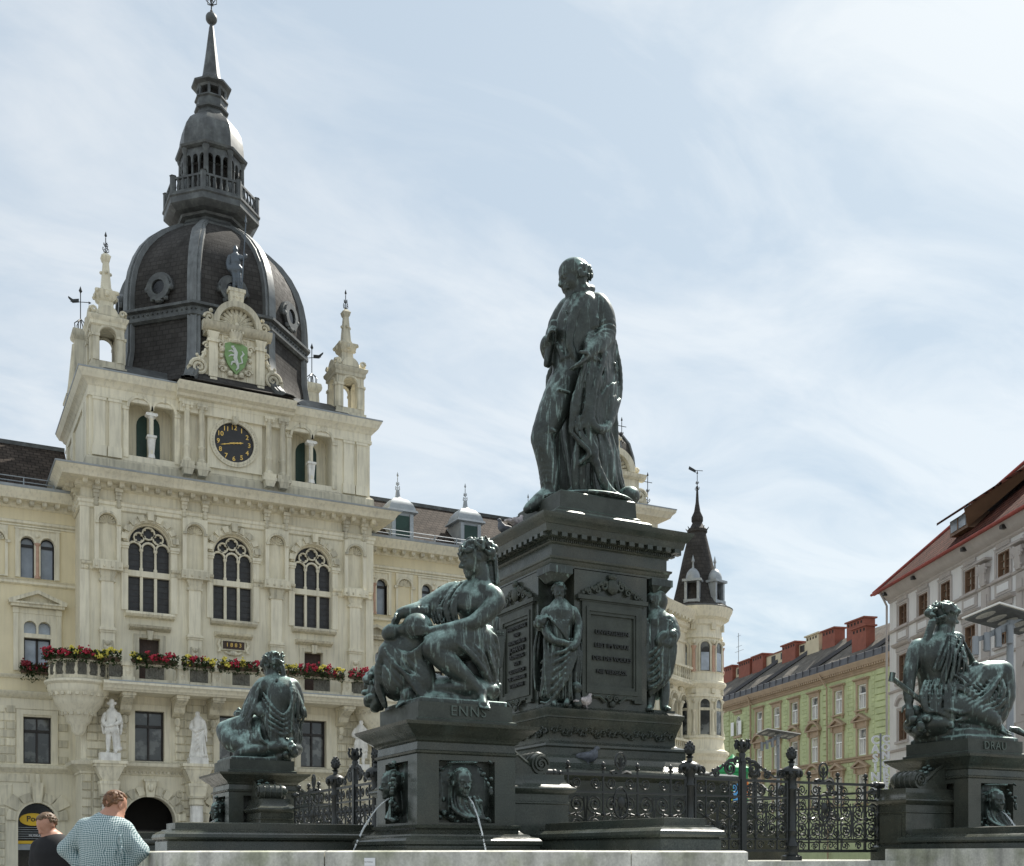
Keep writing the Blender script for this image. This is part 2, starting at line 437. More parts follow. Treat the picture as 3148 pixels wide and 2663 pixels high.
# --- centre block wall with openings
holes = []
for c in BX:
    holes.append(arch(c - 0.92, c + 0.92, 12.2, 15.33, 16))
    holes.append(quad(c - 0.65, c + 0.65, 5.55, 7.8))
    holes.append(arch(c - 1.13, c + 1.13, 0.02, 2.82, 16))
for c in (BX[0], BX[2]): holes.append(quad(c - 0.45, c + 0.45, 8.95, 11.07))
w = MB(); w.wall(quad(X0, X1, 0.01, 18.0), holes, TY, TY + 0.55)
part('front_wall', w, 'cream')
w = MB()
w.box(X0, TY + 0.56, 0.01, X0 + 0.5, TY + 8.6, 18.0); w.box(X1 - 0.5, TY + 0.56, 0.01, X1, TY + 8.6, 18.0)
w.box(X0 + 0.5, TY + 8.1, 0.01, X1 - 0.5, TY + 8.6, 18.0)
part('side_wall', w, 'cream')
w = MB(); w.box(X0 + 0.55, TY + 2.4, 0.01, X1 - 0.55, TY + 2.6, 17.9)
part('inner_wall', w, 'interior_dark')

# --- great traceried windows
def tracery_window(c):
    wn_ = MB(); wn_.prism(arch(c - 0.95, c + 0.95, 12.15, 15.33, 16), TY + 0.40, TY + 0.44)
    win = part('window', wn_, 'leaded_glass')
    lead = MB()
    for i in range(1, 14):
        z = 12.2 + i * 0.27
        hw = 0.9 if z < 15.33 else math.sqrt(max(0.02, 0.81 - (z - 15.33) ** 2))
        lead.bar((c - hw, TY + 0.395, z), (c + hw, TY + 0.395, z), 0.012, 0.025)
    part('glazing_bar', lead, 'dark_frame', win)
    t = MB()
    for dx in (-0.31, 0.31):
        t.box(c + dx - 0.06, TY + 0.22, 12.22, c + dx + 0.06, TY + 0.36, 13.87)
        t.lathe([(0.085, 14.14), (0.085, 14.25), (0.055, 14.3), (0.055, 15.0), (0.09, 15.05), (0.09, 15.14)], c + dx, TY + 0.29, 8)
    part('mullion', t, 'cream', win)
    t = MB(); t.box(c - 0.92, TY + 0.18, 13.87, c + 0.92, TY + 0.38, 14.13); part('transom', t, 'cream', win)
    t = MB()
    for k in (-1, 0, 1): ring_arch(t, c + 0.615 * k, 15.14, 0.25, 0.335, TY + 0.22, TY + 0.36, 8)
    for (dx, dz, r) in ((0, 0.72, 0.24), (-0.42, 0.50, 0.19), (0.42, 0.50, 0.19)):
        ring_arch(t, c + dx, 15.14 + dz, r, r + 0.065, TY + 0.22, TY + 0.36, 12, 0, 2 * math.pi)
        for q in range(4):
            a = q * math.pi / 2 + math.pi / 4
            t.ball((c + dx + (r - 0.01) * math.cos(a), TY + 0.29, 15.14 + dz + (r - 0.01) * math.sin(a)), 0.06, 6, 4)
    ring_arch(t, c, 15.33, 0.86, 0.93, TY + 0.16, TY + 0.38, 16)
    part('tracery', t, 'cream', win)
    t = MB(); t.run([(0.02, 11.95), (0.26, 12.0), (0.34, 12.1), (0.32, 12.2), (0.0, 12.27)], c - 1.07, c + 1.07, TY); part('sill', t, 'cream_stone', win)
    # jambs with imposts, archivolt of raised blocks, keystone
    for sg in (-1, 1):
        t = MB(); t.box(c + sg * 1.08 - 0.14, TY - 0.07, 12.27, c + sg * 1.08 + 0.14, TY + 0.01, 15.02)
        t.box(c + sg * 1.10 - 0.19, TY - 0.12, 15.02, c + sg * 1.10 + 0.19, TY + 0.01, 15.12)
        t.box(c + sg * 1.10 - 0.21, TY - 0.16, 15.12, c + sg * 1.10 + 0.21, TY + 0.01, 15.26); part('jamb', t, 'cream', win)
    t = MB(); ring_arch(t, c, 15.33, 0.94, 1.16, TY - 0.13, TY + 0.01, 18); part('archivolt', t, 'cream', win)
    vb = []
    for k in range(9):
        a0 = math.pi * (k + 0.18) / 9; a1 = math.pi * (k + 0.82) / 9
        v = MB(); ring_arch(v, c, 15.33, 0.99, 1.27 if k != 4 else 1.38, TY - (0.24 if k != 4 else 0.34), TY - 0.05, 2, a0, a1)
        part('voussoir', v, 'cream_stone', win)
for c in BX: tracery_window(c)

# --- pilasters with shell niches above, capitals, shafts and carved pedestals below
def niche(cx, z0, zs, r, y, parent, m='cream'):
    n = MB()
    n.lathe([(r, z0), (r, zs)], cx, y, 12, math.pi * 0.0, math.pi, 0.0, False)
    nb = 9; vs = [(cx, y + 0.02, zs)]; fs = []
    for i in range(nb * 2 + 1):
        a = math.pi * i / (nb * 2); rr = r * (1.0 if i % 2 else 0.9)
        vs.append((cx + rr * math.cos(a), y - 0.02, zs + rr * math.sin(a)))
        vs.append((cx + rr * 0.6 * math.cos(a), y + (0.30 if i % 2 else 0.2), zs + rr * 0.6 * math.sin(a)))
    for i in range(nb * 2):
        a, b, c_, d = 1 + 2 * i, 2 + 2 * i, 3 + 2 * i, 4 + 2 * i
        fs += [(a, c_, d, b), (b, d, 0)]
    n.add(vs, fs)
    n.add([(cx - r, y, z0), (cx + r, y, z0), (cx + r, y + r, z0), (cx - r, y + r, z0)], [(0, 1, 2, 3)])
    return part('niche', n, m, parent)
def pilaster(c):
    p = MB(); hw = 0.555
    p.wall(quad(c - hw, c + hw, 14.27, 16.66), [arch(c - 0.38, c + 0.38, 14.36, 16.02, 12)], TY - 0.30, TY - 0.005)
    root = part('pilaster', p, 'cream')
    nn = MB(); nn.wall(quad(c - 0.40, c + 0.40, 14.3, 16.5), [], TY - 0.004, TY); part('niche_back', nn, 'cream', root)
    t = MB(); ring_arch(t, c, 16.02, 0.39, 0.48, TY - 0.37, TY - 0.295, 12)
    for sg in (-1, 1):
        t.box(c + sg * 0.47 - 0.08, TY - 0.39, 15.92, c + sg * 0.47 + 0.08, TY - 0.295, 16.02)
    part('archivolt', t, 'cream_stone', root)
    t = MB()                                    # fluted shell filling the niche head
    for k in range(9):
        a = math.pi * (k + 0.5) / 9
        t.tube([(c + 0.06 * math.cos(a), TY - 0.03, 16.02 + 0.06 * math.sin(a)), (c + 0.36 * math.cos(a), TY - 0.10, 16.02 + 0.36 * math.sin(a))], [0.02, 0.062], 6)
    part('shell', t, 'cream_stone', root)
    t = MB()                                    # capital
    t.box(c - 0.36, TY - 0.30, 13.78, c + 0.36, TY, 13.9)
    for i, (h0, h1, a, b) in enumerate(((13.6, 13.78, 0.28, 0.34), (13.42, 13.6, 0.26, 0.29))): t.frus(c, TY - 0.1, h0, h1, a, 0.16, b, 0.2)
    for sg in (-1, 1): t.tube([(c + sg * 0.29, TY - 0.27, 13.47), (c + sg * 0.29, TY - 0.02, 13.47)], 0.07, 8)
    part('capital', t, 'cream_stone', root)
    t = MB(); t.box(c - 0.265, TY - 0.22, 11.4, c + 0.265, TY - 0.003, 13.42); part('shaft', t, 'cream', root)
    t = MB(); t.box(c - 0.30, TY - 0.27, 9.0, c + 0.30, TY - 0.003, 11.15); t.box(c - 0.36, TY - 0.36, 11.24, c + 0.36, TY - 0.004, 11.34); t.box(c - 0.33, TY - 0.31, 11.15, c + 0.33, TY - 0.004, 11.24); t.box(c - 0.31, TY - 0.26, 11.34, c + 0.31, TY - 0.004, 11.4)
    part('pedestal', t, 'cream', root)
    t = MB()                                    # carved trophy on the pedestal
    t.ball((c, TY - 0.28, 10.35), 0.16, 8, 6, (1, 0.6, 1.3)); t.ball((c, TY - 0.28, 10.68), 0.12, 8, 6, (1, 0.7, 1)); t.ball((c, TY - 0.28, 10.0), 0.13, 8, 6, (1.2, 0.6, 1))
    for sg in (-1, 1):
        t.tube([(c + sg * 0.18, TY - 0.29, 10.8), (c + sg * 0.22, TY - 0.31, 10.5), (c + sg * 0.15, TY - 0.29, 10.15)], 0.045, 5)
    part('carving', t, 'cream_stone', root)
for c in PX: pilaster(c)

# --- belt course at transom height, broken by the windows
edges = [X0] + [q for c in BX for q in (c - 0.93, c + 0.93)] + [X1]
for i in range(0, len(edges), 2):
    t = MB().run([(0.03, 13.88), (0.09, 13.93), (0.09, 14.08), (0.17, 14.14), (0.19, 14.24), (0.0, 14.27)], edges[i], edges[i + 1], TY)
    c = PX[i // 2]; t.box(c - 0.62, TY - 0.44, 13.90, c + 0.62, TY - 0.02, 14.265); part('belt_course', t, 'cream_stone')
kn = MB(); kn.ball((0, 0, 0), 0.055, 6, 4)
km = kn.mesh('boss', 'cream_stone')
locs = []
for c in PX: locs += [(c + dx, TY - 0.45, 14.03) for dx in (-0.5, -0.17, 0.17, 0.5)]
for i in range(0, len(edges), 2):
    n = max(1, int((edges[i + 1] - edges[i]) / 0.42))
    locs += [(edges[i] + (k + 0.5) * (edges[i + 1] - edges[i]) / n, TY - 0.11, 14.0) for k in range(n)]
copies('boss', km, TH, locs)

# --- corner strips of the block
for x in (X0 - 0.06, X1 - 0.34):
    for z0, z1 in ((8.9, 13.87), (14.28, 16.64)): part('corner_strip', MB().box(x, TY - 0.08, z0, x + 0.40, TY - 0.002, z1), 'cream')

# --- entablature and great cornice
t = MB()
t.rect([(0.02, 16.62), (0.10, 16.66), (0.10, 16.80), (0.15, 16.84), (0.15, 16.96), (0.22, 17.02), (0.02, 17.08)], X0, TY, X1, TY + 8.6, cap=False)
part('architrave', t, 'cream')
t = MB()
t.rect([(0.0, 17.5), (0.22, 17.56), (0.26, 17.72), (0.86, 17.76), (0.92, 17.86), (1.0, 17.98), (1.1, 18.06), (1.14, 18.12)], X0, TY, X1, TY + 8.6, cap=False)
part('cornice', t, 'cream')
t = MB(); t.rect([(1.17, 18.12), (1.19, 18.19), (0.3, 18.36)], X0, TY, X1, TY + 8.6); part('cornice_flashing', t, 'zinc')
mo = MB(); mo.box(-0.10, -0.34, -0.17, 0.10, 0, 0.0); mo.box(-0.085, -0.3, -0.21, 0.085, 0, -0.17)
mm = mo.mesh('modillion', 'cream_stone')
nm = 27
copies('modillion', mm, TH, [(X0 + 0.1 + i * (X1 - X0 - 0.2) / (nm - 1), TY - 0.27, 17.745) for i in range(nm)] + [(X0 - 0.27, TY + 0.4 + k * 0.52, 17.745) for k in range(5)],
       [(0, 0, 0)] * nm + [(0, 0, R(-90))] * 5)
bk = MB(); bk.box(-0.17, -0.34, 17.40, 0.17, 0, 17.56); bk.box(-0.13, -0.26, 17.26, 0.13, 0, 17.40); bk.box(-0.12, -0.2, 17.08, 0.12, 0, 17.26); bk.ball((0, -0.12, 16.82), 0.13, 6, 5); bk.ball((0, -0.14, 16.98), 0.12, 6, 5)
bm_ = bk.mesh('bracket', 'cream_stone')
copies('bracket', bm_, TH, [(c + d, TY - 0.02, 0) for c in PX for d in (-0.47, 0.47)] + [(X0 + 0.02, TY + 0.7 + k * 0.7, 0) for k in range(2)], [(0, 0, 0)] * 8 + [(0, 0, R(-90))] * 2)

# --- doors to the balcony with hoods, and the date tablet
for c in (BX[0], BX[2]):
    d = MB(); d.box(c - 0.46, TY + 0.3, 8.95, c + 0.46, TY + 0.36, 11.09)
    door = part('balcony_door', d, 'brown_shutter')
    t = MB()
    for k in range(9): t.box(c - 0.42 + k * 0.1, TY + 0.285, 9.0, c - 0.36 + k * 0.1, TY + 0.3, 11.0)
    part('slat', t, 'brown_shutter', door)
    t = MB()
    for sg in (-1, 1): t.box(c + sg * 0.58 - 0.12, TY - 0.07, 8.95, c + sg * 0.58 + 0.12, TY - 0.002, 11.08)
    t.box(c - 0.70, TY - 0.07, 11.08, c + 0.70, TY - 0.002, 11.24); t.run([(0.04, 11.40), (0.1, 11.44), (0.32, 11.5), (0.38, 11.6), (0.0, 11.66)], c - 0.90, c + 0.90, TY)
    t.frus(c, TY - 0.1, 11.0, 11.40, 0.09, 0.08, 0.14, 0.12)
    part('door_surround', t, 'cream_stone', door)
c = BX[1]
t = MB(); t.box(c - 0.56, TY - 0.10, 10.83, c + 0.56, TY - 0.002, 11.30); t.run([(0.04, 11.40), (0.1, 11.44), (0.32, 11.5), (0.38, 11.6), (0.0, 11.66)], c - 0.86, c + 0.86, TY)
for sg in (-1, 1):
    t.tube([(c + sg * 0.62, TY - 0.1, 11.3), (c + sg * 0.7, TY - 0.1, 11.1), (c + sg * 0.62, TY - 0.1, 10.9), (c + sg * 0.68, TY - 0.1, 10.72)], 0.07, 6)
t.ball((c, TY - 0.1, 10.7), 0.12, 8, 5, (1.6, 0.6, 1)); t.tube([(c - 0.4, TY - 0.08, 10.75), (c - 0.2, TY - 0.08, 10.66), (c + 0.2, TY - 0.08, 10.66), (c + 0.4, TY - 0.08, 10.75)], 0.05, 5)
tb = part('date_tablet', t, 'cream_stone')
t = MB(); t.box(c - 0.50, TY - 0.13, 10.89, c + 0.50, TY - 0.101, 11.25); part('tablet_field', t, 'brown_shutter', tb)
def text(name, s, size, M, m, parent, ext=0.012, align='CENTER', bevel=0.0, space=1.0):
    cu = bpy.data.curves.new(name, 'FONT'); cu.body = s; cu.size = size; cu.align_x = align; cu.align_y = 'CENTER'; cu.extrude = ext; cu.space_character = space
    cu.resolution_u = 3; cu.offset = bevel
    tmp = bpy.data.objects.new(name, cu); COL.objects.link(tmp)
    dg = bpy.context.evaluated_depsgraph_get()
    me = bpy.data.meshes.new_from_object(tmp.evaluated_get(dg)); bpy.data.objects.remove(tmp)
    me.transform(M); me.materials.clear(); me.materials.append(MATS[m])
    return link(name, me, parent)
def face_y(x, y, z): return Matrix.Translation((x, y, z)) @ Matrix.Rotation(R(90), 4, 'X')
text('date_lettering', '1 8 8 3', 0.26, face_y(c, TY - 0.14, 11.07), 'gilt', tb, 0.01)

# --- mezzanine windows and their surrounds
def cross_window(c, z0, z1, hw, y, glass='dim_glass', parent=TH):
    p = MB(); p.box(c - hw - 0.02, y + 0.36, z0 - 0.02, c + hw + 0.02, y + 0.40, z1 + 0.02)
    win = part('window', p, glass, parent)
    f = MB(); zt = z0 + (z1 - z0) * 0.70
    f.box(c - hw, y + 0.28, z0, c - hw + 0.07, y + 0.37, z1); f.box(c + hw - 0.07, y + 0.28, z0, c + hw, y + 0.37, z1)
    f.box(c - hw + 0.07, y + 0.28, z1 - 0.07, c + hw - 0.07, y + 0.37, z1); f.box(c - hw + 0.07, y + 0.28, z0, c + hw - 0.07, y + 0.37, z0 + 0.07)
    f.box(c - hw + 0.07, y + 0.26, zt - 0.06, c + hw - 0.07, y + 0.37, zt + 0.06); f.box(c - 0.04, y + 0.27, z0 + 0.07, c + 0.04, y + 0.37, zt - 0.06); f.box(c - 0.03, y + 0.275, zt + 0.06, c + 0.03, y + 0.37, z1 - 0.07)
    part('window_frame', f, 'dark_frame', win)
    return win
for c in BX:
    win = cross_window(c, 5.55, 7.8, 0.65, TY)
    t = MB()
    for sg in (-1, 1): t.box(c + sg * 0.78 - 0.14, TY - 0.06, 5.5, c + sg * 0.78 + 0.14, TY - 0.002, 7.8)
    t.box(c - 0.92, TY - 0.06, 7.8, c + 0.92, TY - 0.002, 8.08)
    part('surround', t, 'cream', win)

# --- rustication blocks
cb = MB(); cb.frus(0, -0.0, 0, 1, 0.5, 0.5, 0.5, 0.5)
def block_mesh(m):
    b = MB(); e = 0.06
    vs = [(-0.5, 0, -0.5), (0.5, 0, -0.5), (0.5, 0, 0.5), (-0.5, 0, 0.5), (-0.5 + e, -1, -0.5 + e * 1.3), (0.5 - e, -1, -0.5 + e * 1.3), (0.5 - e, -1, 0.5 - e * 1.3), (-0.5 + e, -1, 0.5 - e * 1.3)]
    b.add(vs, [(0, 1, 5, 4), (1, 2, 6, 5), (2, 3, 7, 6), (3, 0, 4, 7), (4, 5, 6, 7)])
    return b.mesh('stone_block', m, 10)
def blocks(me, parent, rects, y, proud=0.05, rotz=0.0):
    return copies('stone_block', me, parent, [((a + b) / 2, y, (z0 + z1) / 2) for a, b, z0, z1 in rects], [(0, 0, rotz)] * len(rects), [(b - a - 0.012, proud, z1 - z0 - 0.012) for a, b, z0, z1 in rects])
SB = block_mesh('cream_stone')
rects = []
for c in PX:
    for k in range(7):
        z = 5.62 + k * 0.37
        if k % 2: rects += [(c - 0.86, c - 0.02, z, z + 0.36), (c + 0.02, c + 0.86, z, z + 0.36)]
        else: rects += [(c - 0.86, c - 0.4, z, z + 0.36), (c - 0.38, c + 0.38, z, z + 0.36), (c + 0.4, c + 0.86, z, z + 0.36)]
    for k in range(13):
        z = 0.1 + k * 0.37
        rects += [(c - 0.6 + 0.0, c + 0.6, z, z + 0.36)]
for x in (X0 + 0.02,):
    for k in range(13):
        z = 0.1 + k * 0.37
        rects += [(x, x + 0.42, z, z + 0.36)]
rects = [r for r in rects if r[0] >= X0 - 0.05]
blocks(SB, TH, rects, TY - 0.002, 0.07)

# --- ground floor arcade: archivolts with carved keystones, spandrel roundels
for c in BX:
    t = MB(); ring_arch(t, c, 2.82, 1.14, 1.36, TY - 0.09, TY - 0.002, 20); ar = part('arcade_arch', t, 'cream')
    for k in range(11):
        a0 = math.pi * (k + 0.12) / 11; a1 = math.pi * (k + 0.88) / 11
        v = MB(); ring_arch(v, c, 2.82, 1.22, 1.62, TY - 0.16, TY - 0.05, 2, a0, a1); part('voussoir', v, 'cream_stone', ar)
    t = MB(); t.frus(c, TY - 0.14, 3.92, 4.62, 0.17, 0.12, 0.25, 0.2); t.ball((c, TY - 0.32, 4.34), 0.15, 8, 6, (1, 0.8, 1.25)); t.box(c - 0.3, TY - 0.36, 4.62, c + 0.3, TY, 4.72)
    part('keystone', t, 'cream_stone', ar)
    t = MB()
    for sg in (-1, 1): ring_arch(t, c + sg * 1.32, 4.1, 0.08, 0.17, TY - 0.06, TY - 0.002, 10, 0, 2 * math.pi)
    part('roundel', t, 'cream_stone', ar)
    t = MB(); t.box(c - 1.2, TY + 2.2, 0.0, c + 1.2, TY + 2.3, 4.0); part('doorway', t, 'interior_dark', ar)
    t = MB(); t.box(c - 0.5, TY + 2.1, 0.0, c - 0.44, TY + 2.18, 2.4); t.box(c + 0.44, TY + 2.1, 0.0, c + 0.5, TY + 2.18, 2.4); t.box(c - 1.1, TY + 2.1, 2.4, c + 1.1, TY + 2.18, 2.5)
    part('door_frame', t, 'dark_frame', ar)
# --- entablature over the arcade with dentils, and console columns that carry the statues
t = MB(); t.rect([(0.0, 4.88), (0.06, 4.92), (0.06, 5.02), (0.14, 5.08), (0.26, 5.2), (0.42, 5.28), (0.46, 5.42), (0.02, 5.52)], X0, TY, X1, TY + 2.0, cap=False); part('string_course', t, 'cream')
dn = MB(); dn.box(-0.05, -0.09, 0, 0.05, 0, 0.1); dmn = dn.mesh('dentil', 'cream_stone')
copies('dentil', dmn, TH, [(c - 1.35 + k * 0.18, TY - 0.06, 4.97) for c in BX for k in range(16)])
for c in PX:
    t = MB(); t.box(c - 0.72, TY - 1.15, 5.30, c + 0.72, TY - 0.46, 5.43); t.box(c - 0.66, TY - 1.08, 5.18, c + 0.66, TY - 0.1, 5.30)
    t.frus(c, TY - 0.55, 4.55, 5.18, 0.30, 0.35, 0.60, 0.5); t.box(c - 0.42, TY - 0.95, 4.42, c + 0.42, TY - 0.05, 4.55); t.frus(c, TY - 0.5, 3.98, 4.42, 0.34, 0.38, 0.40, 0.43)
    cl = part('column', t, 'cream_stone')
    t = MB(); t.lathe([(0.40, 3.98), (0.40, 3.9), (0.33, 3.84), (0.36, 3.6), (0.3, 3.55)], c, TY - 0.55, 16); part('capital', t, 'pink_stone' if False else 'cream_stone', cl)
    t = MB(); t.lathe([(0.42, 0.0), (0.42, 0.3), (0.36, 0.4), (0.31, 0.5), (0.29, 3.55)], c, TY - 0.55, 18); part('column_shaft', t, 'pale_granite' if 'pale_granite' in MATS else 'white_marble', cl)

# --- balcony: slab, brackets, parapet piers, pierced panels, round end bays
BY = TY - 1.62
t = MB(); t.run([(-0.02, 8.42), (0.0, 8.46), (0.1, 8.52), (0.14, 8.62), (0.26, 8.7), (0.26, 8.8), (0.1, 8.86)], 7.1, 19.3, BY); t.box(7.1, BY + 0.02, 8.44, 19.3, TY - 0.002, 8.84)
bal = part('balcony', t, 'cream')
t = MB(); t.box(7.3, BY - 0.27, 8.805, 19.1, BY - 0.12, 8.855); part('flashing', t, 'zinc', bal)
t = MB()
t.box(7.35, BY - 0.02, 9.58, 19.1, BY + 0.2, 9.68); t.box(7.35, BY - 0.02, 8.87, 19.1, BY + 0.2, 9.0)
part('rail', t, 'cream_stone', bal)
pier = MB(); pier.box(-0.27, -0.10, 8.87, 0.27, 0.26, 9.05); pier.box(-0.22, -0.05, 9.05, 0.22, 0.24, 9.52); pier.box(-0.29, -0.12, 9.52, 0.29, 0.28, 9.70)
pier.add([(-0.13, -0.052, 9.28), (0, -0.052, 9.1), (0.13, -0.052, 9.28), (0, -0.052, 9.46), (0, -0.12, 9.28)], [(0, 1, 4), (1, 2, 4), (2, 3, 4), (3, 0, 4)])
pm_ = pier.mesh('pier', 'cream_stone', 20)
BPX = [8.12, 10.42, 11.95, 14.2, 15.7, 18.07]
copies('pier', pm_, bal, [(x, BY, 0) for x in BPX])
bt = MB(); bt.lathe([(0.075, 9.0), (0.075, 9.04), (0.045, 9.08), (0.085, 9.2), (0.07, 9.32), (0.04, 9.42), (0.07, 9.5), (0.075, 9.58)], 0, 0, 8)
btm = bt.mesh('baluster', 'cream_stone')
gp = MB()
for k in range(3):
    zc = 9.29; xc = -0.26 + 0.26 * k
    gp.tube([(xc + 0.1 * math.cos(a * 0.5), 0, zc + 0.24 * math.sin(a * 0.5) * 0.9) for a in range(13)], 0.022, 5)
    for sg in (-1, 1): gp.tube([(xc + sg * (0.02 + 0.06 * math.cos(a * 0.7)), 0, zc + sg * 0.1 + 0.07 * math.sin(a * 0.7)) for a in range(9)], 0.016, 4)
gp.box(-0.4, 0.06, 9.0, 0.4, 0.075, 9.58)
gpm = gp.mesh('pierced_panel', 'weathered_stone')
sp_l, sp_b = [], []
ends = [7.35] + BPX + [19.1]
for a, b in zip(ends[:-1], ends[1:]):
    a += 0.25; b -= 0.25; n = max(1, int((b - a) / 0.95))
    for k in range(n):
        w_ = (b - a) / n
        sp_l.append((a + (k + 0.5) * w_, BY + 0.09, 0))
        if k: sp_b.append((a + k * w_, BY + 0.09, 0))
copies('pierced_panel', gpm, bal, sp_l); copies('baluster', btm, bal, sp_b)
cons = MB()
cons.prism([(0, 8.43), (0, 7.55), (0.22, 7.6), (0.5, 7.75), (0.62, 7.95), (0.95, 8.1), (1.35, 8.2), (1.4, 8.43)], -0.24, 0.24)
cons.v = [(y, -x, z) for x, y, z in cons.v]
cons.box(-0.29, -1.45, 8.28, 0.29, -0.02, 8.425); cons.ball((0, -0.2, 7.35), 0.16, 8, 6, (1, 0.7, 1.3)); cons.ball((0, -0.15, 7.05), 0.12, 8, 6, (1, 0.6, 1.2))
csm = cons.mesh('console', 'cream_stone', 30)
copies('console', csm, bal, [(x, TY - 0.02, 0) for x in (8.2, 10.5, 12.1, 14.25, 15.75, 18.28)])
for cx in (6.25, 20.06):                       # round end bays on corbels
    t = MB(); t.lathe([(0.12, 6.5), (0.3, 6.7), (0.34, 6.95), (0.5, 7.1), (0.55, 7.3), (0.9, 7.75), (1.02, 7.95), (1.06, 8.1), (1.22, 8.3), (1.28, 8.42), (1.30, 8.62), (1.42, 8.72), (1.42, 8.8), (1.28, 8.86), (0.0, 8.87)], cx, TY - 0.42, 24)
    rb = part('round_bay', t, 'cream', bal, 40)
    dl = [(R(d), r_, z_) for r_, z_ in ((1.1, 8.16), (0.62, 7.36)) for d in range(95, 360, 15 if r_ > 1 else 24)]
    copies('dentil', dmn, bal, [(cx + r_ * math.cos(a), TY - 0.42 + r_ * math.sin(a), z_) for a, r_, z_ in dl], [(0, 0, a + math.pi / 2) for a, r_, z_ in dl], [(1.5, 1.2, 1.5)] * len(dl))
    t = MB(); t.lathe([(1.24, 8.87), (1.26, 9.0), (1.12, 9.01), (1.12, 8.88)], cx, TY - 0.42, 24, cap=False); t.lathe([(1.12, 9.58), (1.26, 9.58), (1.28, 9.68), (1.1, 9.68), (1.12, 9.58)], cx, TY - 0.42, 24, cap=False)
    part('bay_rail', t, 'cream_stone', bal)
    copies('baluster', btm, bal, [(cx + 1.18 * math.cos(a), TY - 0.42 + 1.18 * math.sin(a), 0) for a in [R(d) for d in range(90, 366, 24)]])
    copies('pierced_panel', gpm, bal, [(cx + 1.18 * math.cos(a), TY - 0.42 + 1.18 * math.sin(a), 0) for a in [R(d) for d in range(102, 366, 24)]], [(0, 0, R(d + 90)) for d in range(102, 366, 24)], [(0.45, 1, 1)] * 11)

# --- tower stage with the clock
t = MB(); b0, b1, bd = 6.72, 19.82, 8.3
twin = []
for sg in (-1, 1):
    c = TX + sg * 3.73
    for q in (-0.53, 0.53): twin.append(arch(c + q - 0.47, c + q + 0.47, 19.22, 21.34, 12))
t.wall(quad(b0, b1, 18.3, 22.0), twin, TY, TY + 1.1)
tw = part('tower_front', t, 'cream')
t = MB(); t.box(b0, TY + 0.71, 18.3, b0 + 0.4, TY + bd, 22.0); t.box(b1 - 0.4, TY + 0.71, 18.3, b1, TY + bd, 22.0); t.box(b0 + 0.4, TY + bd - 0.4, 18.3, b1 - 0.4, TY + bd, 22.0); part('tower_side', t, 'cream')
t = MB(); t.rect([(0.16, 18.25), (0.16, 18.82), (0.10, 18.9), (0.02, 18.96)], b0, TY, b1, TY + bd, cap=False); part('tower_base', t, 'cream_stone')
t = MB(); t.rect([(0.0, 21.55), (0.08, 21.58), (0.08, 21.72), (0.05, 21.74), (0.05, 22.02), (0.14, 22.1), (0.2, 22.22), (0.34, 22.3), (0.39, 22.42), (0.46, 22.54), (0.48, 22.62)], b0, TY, b1, TY + bd, cap=False); part('tower_cornice', t, 'cream')
t = MB(); t.rect([(0.5, 22.62), (0.51, 22.68), (-0.3, 22.9)], b0, TY, b1, TY + bd); part('tower_flashing', t, 'zinc')
for sg in (-1, 1):
    c = TX + sg * 3.73
    t = MB(); t.box(c - 1.1, TY + 0.95, 19.1, c + 1.1, TY + 1.09, 22.0); nb = part('window_recess', t, 'cream', tw)
    t = MB(); t.prism(arch(c - 0.52, c + 0.52, 19.24, 20.95, 10), TY + 0.90, TY + 0.955); part('louvre', t, 'green_shutter', tw)
    t = MB()
    t.frus(c, TY + 0.12, 19.24, 19.42, 0.15, 0.14, 0.12, 0.12); t.frus(c, TY + 0.12, 19.42, 20.15, 0.11, 0.11, 0.17, 0.15); t.box(c - 0.21, TY - 0.08, 20.15, c + 0.21, TY + 0.3, 20.25)
    t.lathe([(0.13, 20.25), (0.10, 20.32), (0.10, 21.0), (0.14, 21.05), (0.16, 21.12)], c, TY + 0.12, 10); t.box(c - 0.2, TY - 0.06, 21.12, c + 0.2, TY + 0.32, 21.26)
    for q in (-1, 1): t.tube([(c + q * 0.2, TY - 0.05, 21.2), (c + q * 0.2, TY + 0.3, 21.2)], 0.07, 8)
    part('colonnette', t, 'white_marble', tw)
    t = MB()
    for q in (-0.53, 0.53): ring_arch(t, c + q, 21.34, 0.46, 0.58, TY - 0.12, TY + 0.01, 14); t.frus(c + q, TY - 0.06, 21.76, 22.0, 0.07, 0.05, 0.11, 0.08)
    t.box(c - 1.25, TY - 0.05, 19.1, c - 1.02, TY - 0.001, 21.3); t.box(c + 1.02, TY - 0.05, 19.1, c + 1.25, TY - 0.001, 21.3); t.box(c - 1.28, TY - 0.09, 21.22, c - 1.0, TY - 0.001, 21.36); t.box(c + 1.0, TY - 0.09, 21.22, c + 1.28, TY - 0.001, 21.36)
    part('arch_trim', t, 'cream_stone', tw)
# corner pilasters of the tower, front and flank
for x in (7.14, 7.80, 18.70, 19.36):
    t = MB(); t.box(x - 0.25, TY - 0.11, 19.42, x + 0.25, TY - 0.001, 21.55); t.box(x - 0.30, TY - 0.15, 18.97, x + 0.30, TY - 0.001, 19.42); t.box(x - 0.29, TY - 0.15, 21.42, x + 0.29, TY - 0.11, 21.54); part('tower_pilaster', t, 'cream')
for y in (TY + 0.45, TY + 1.15, TY + 5.2, TY + 7.4): part('tower_pilaster', MB().box(b0 - 0.11, y - 0.25, 18.97, b0 - 0.001, y + 0.25, 21.55), 'cream')
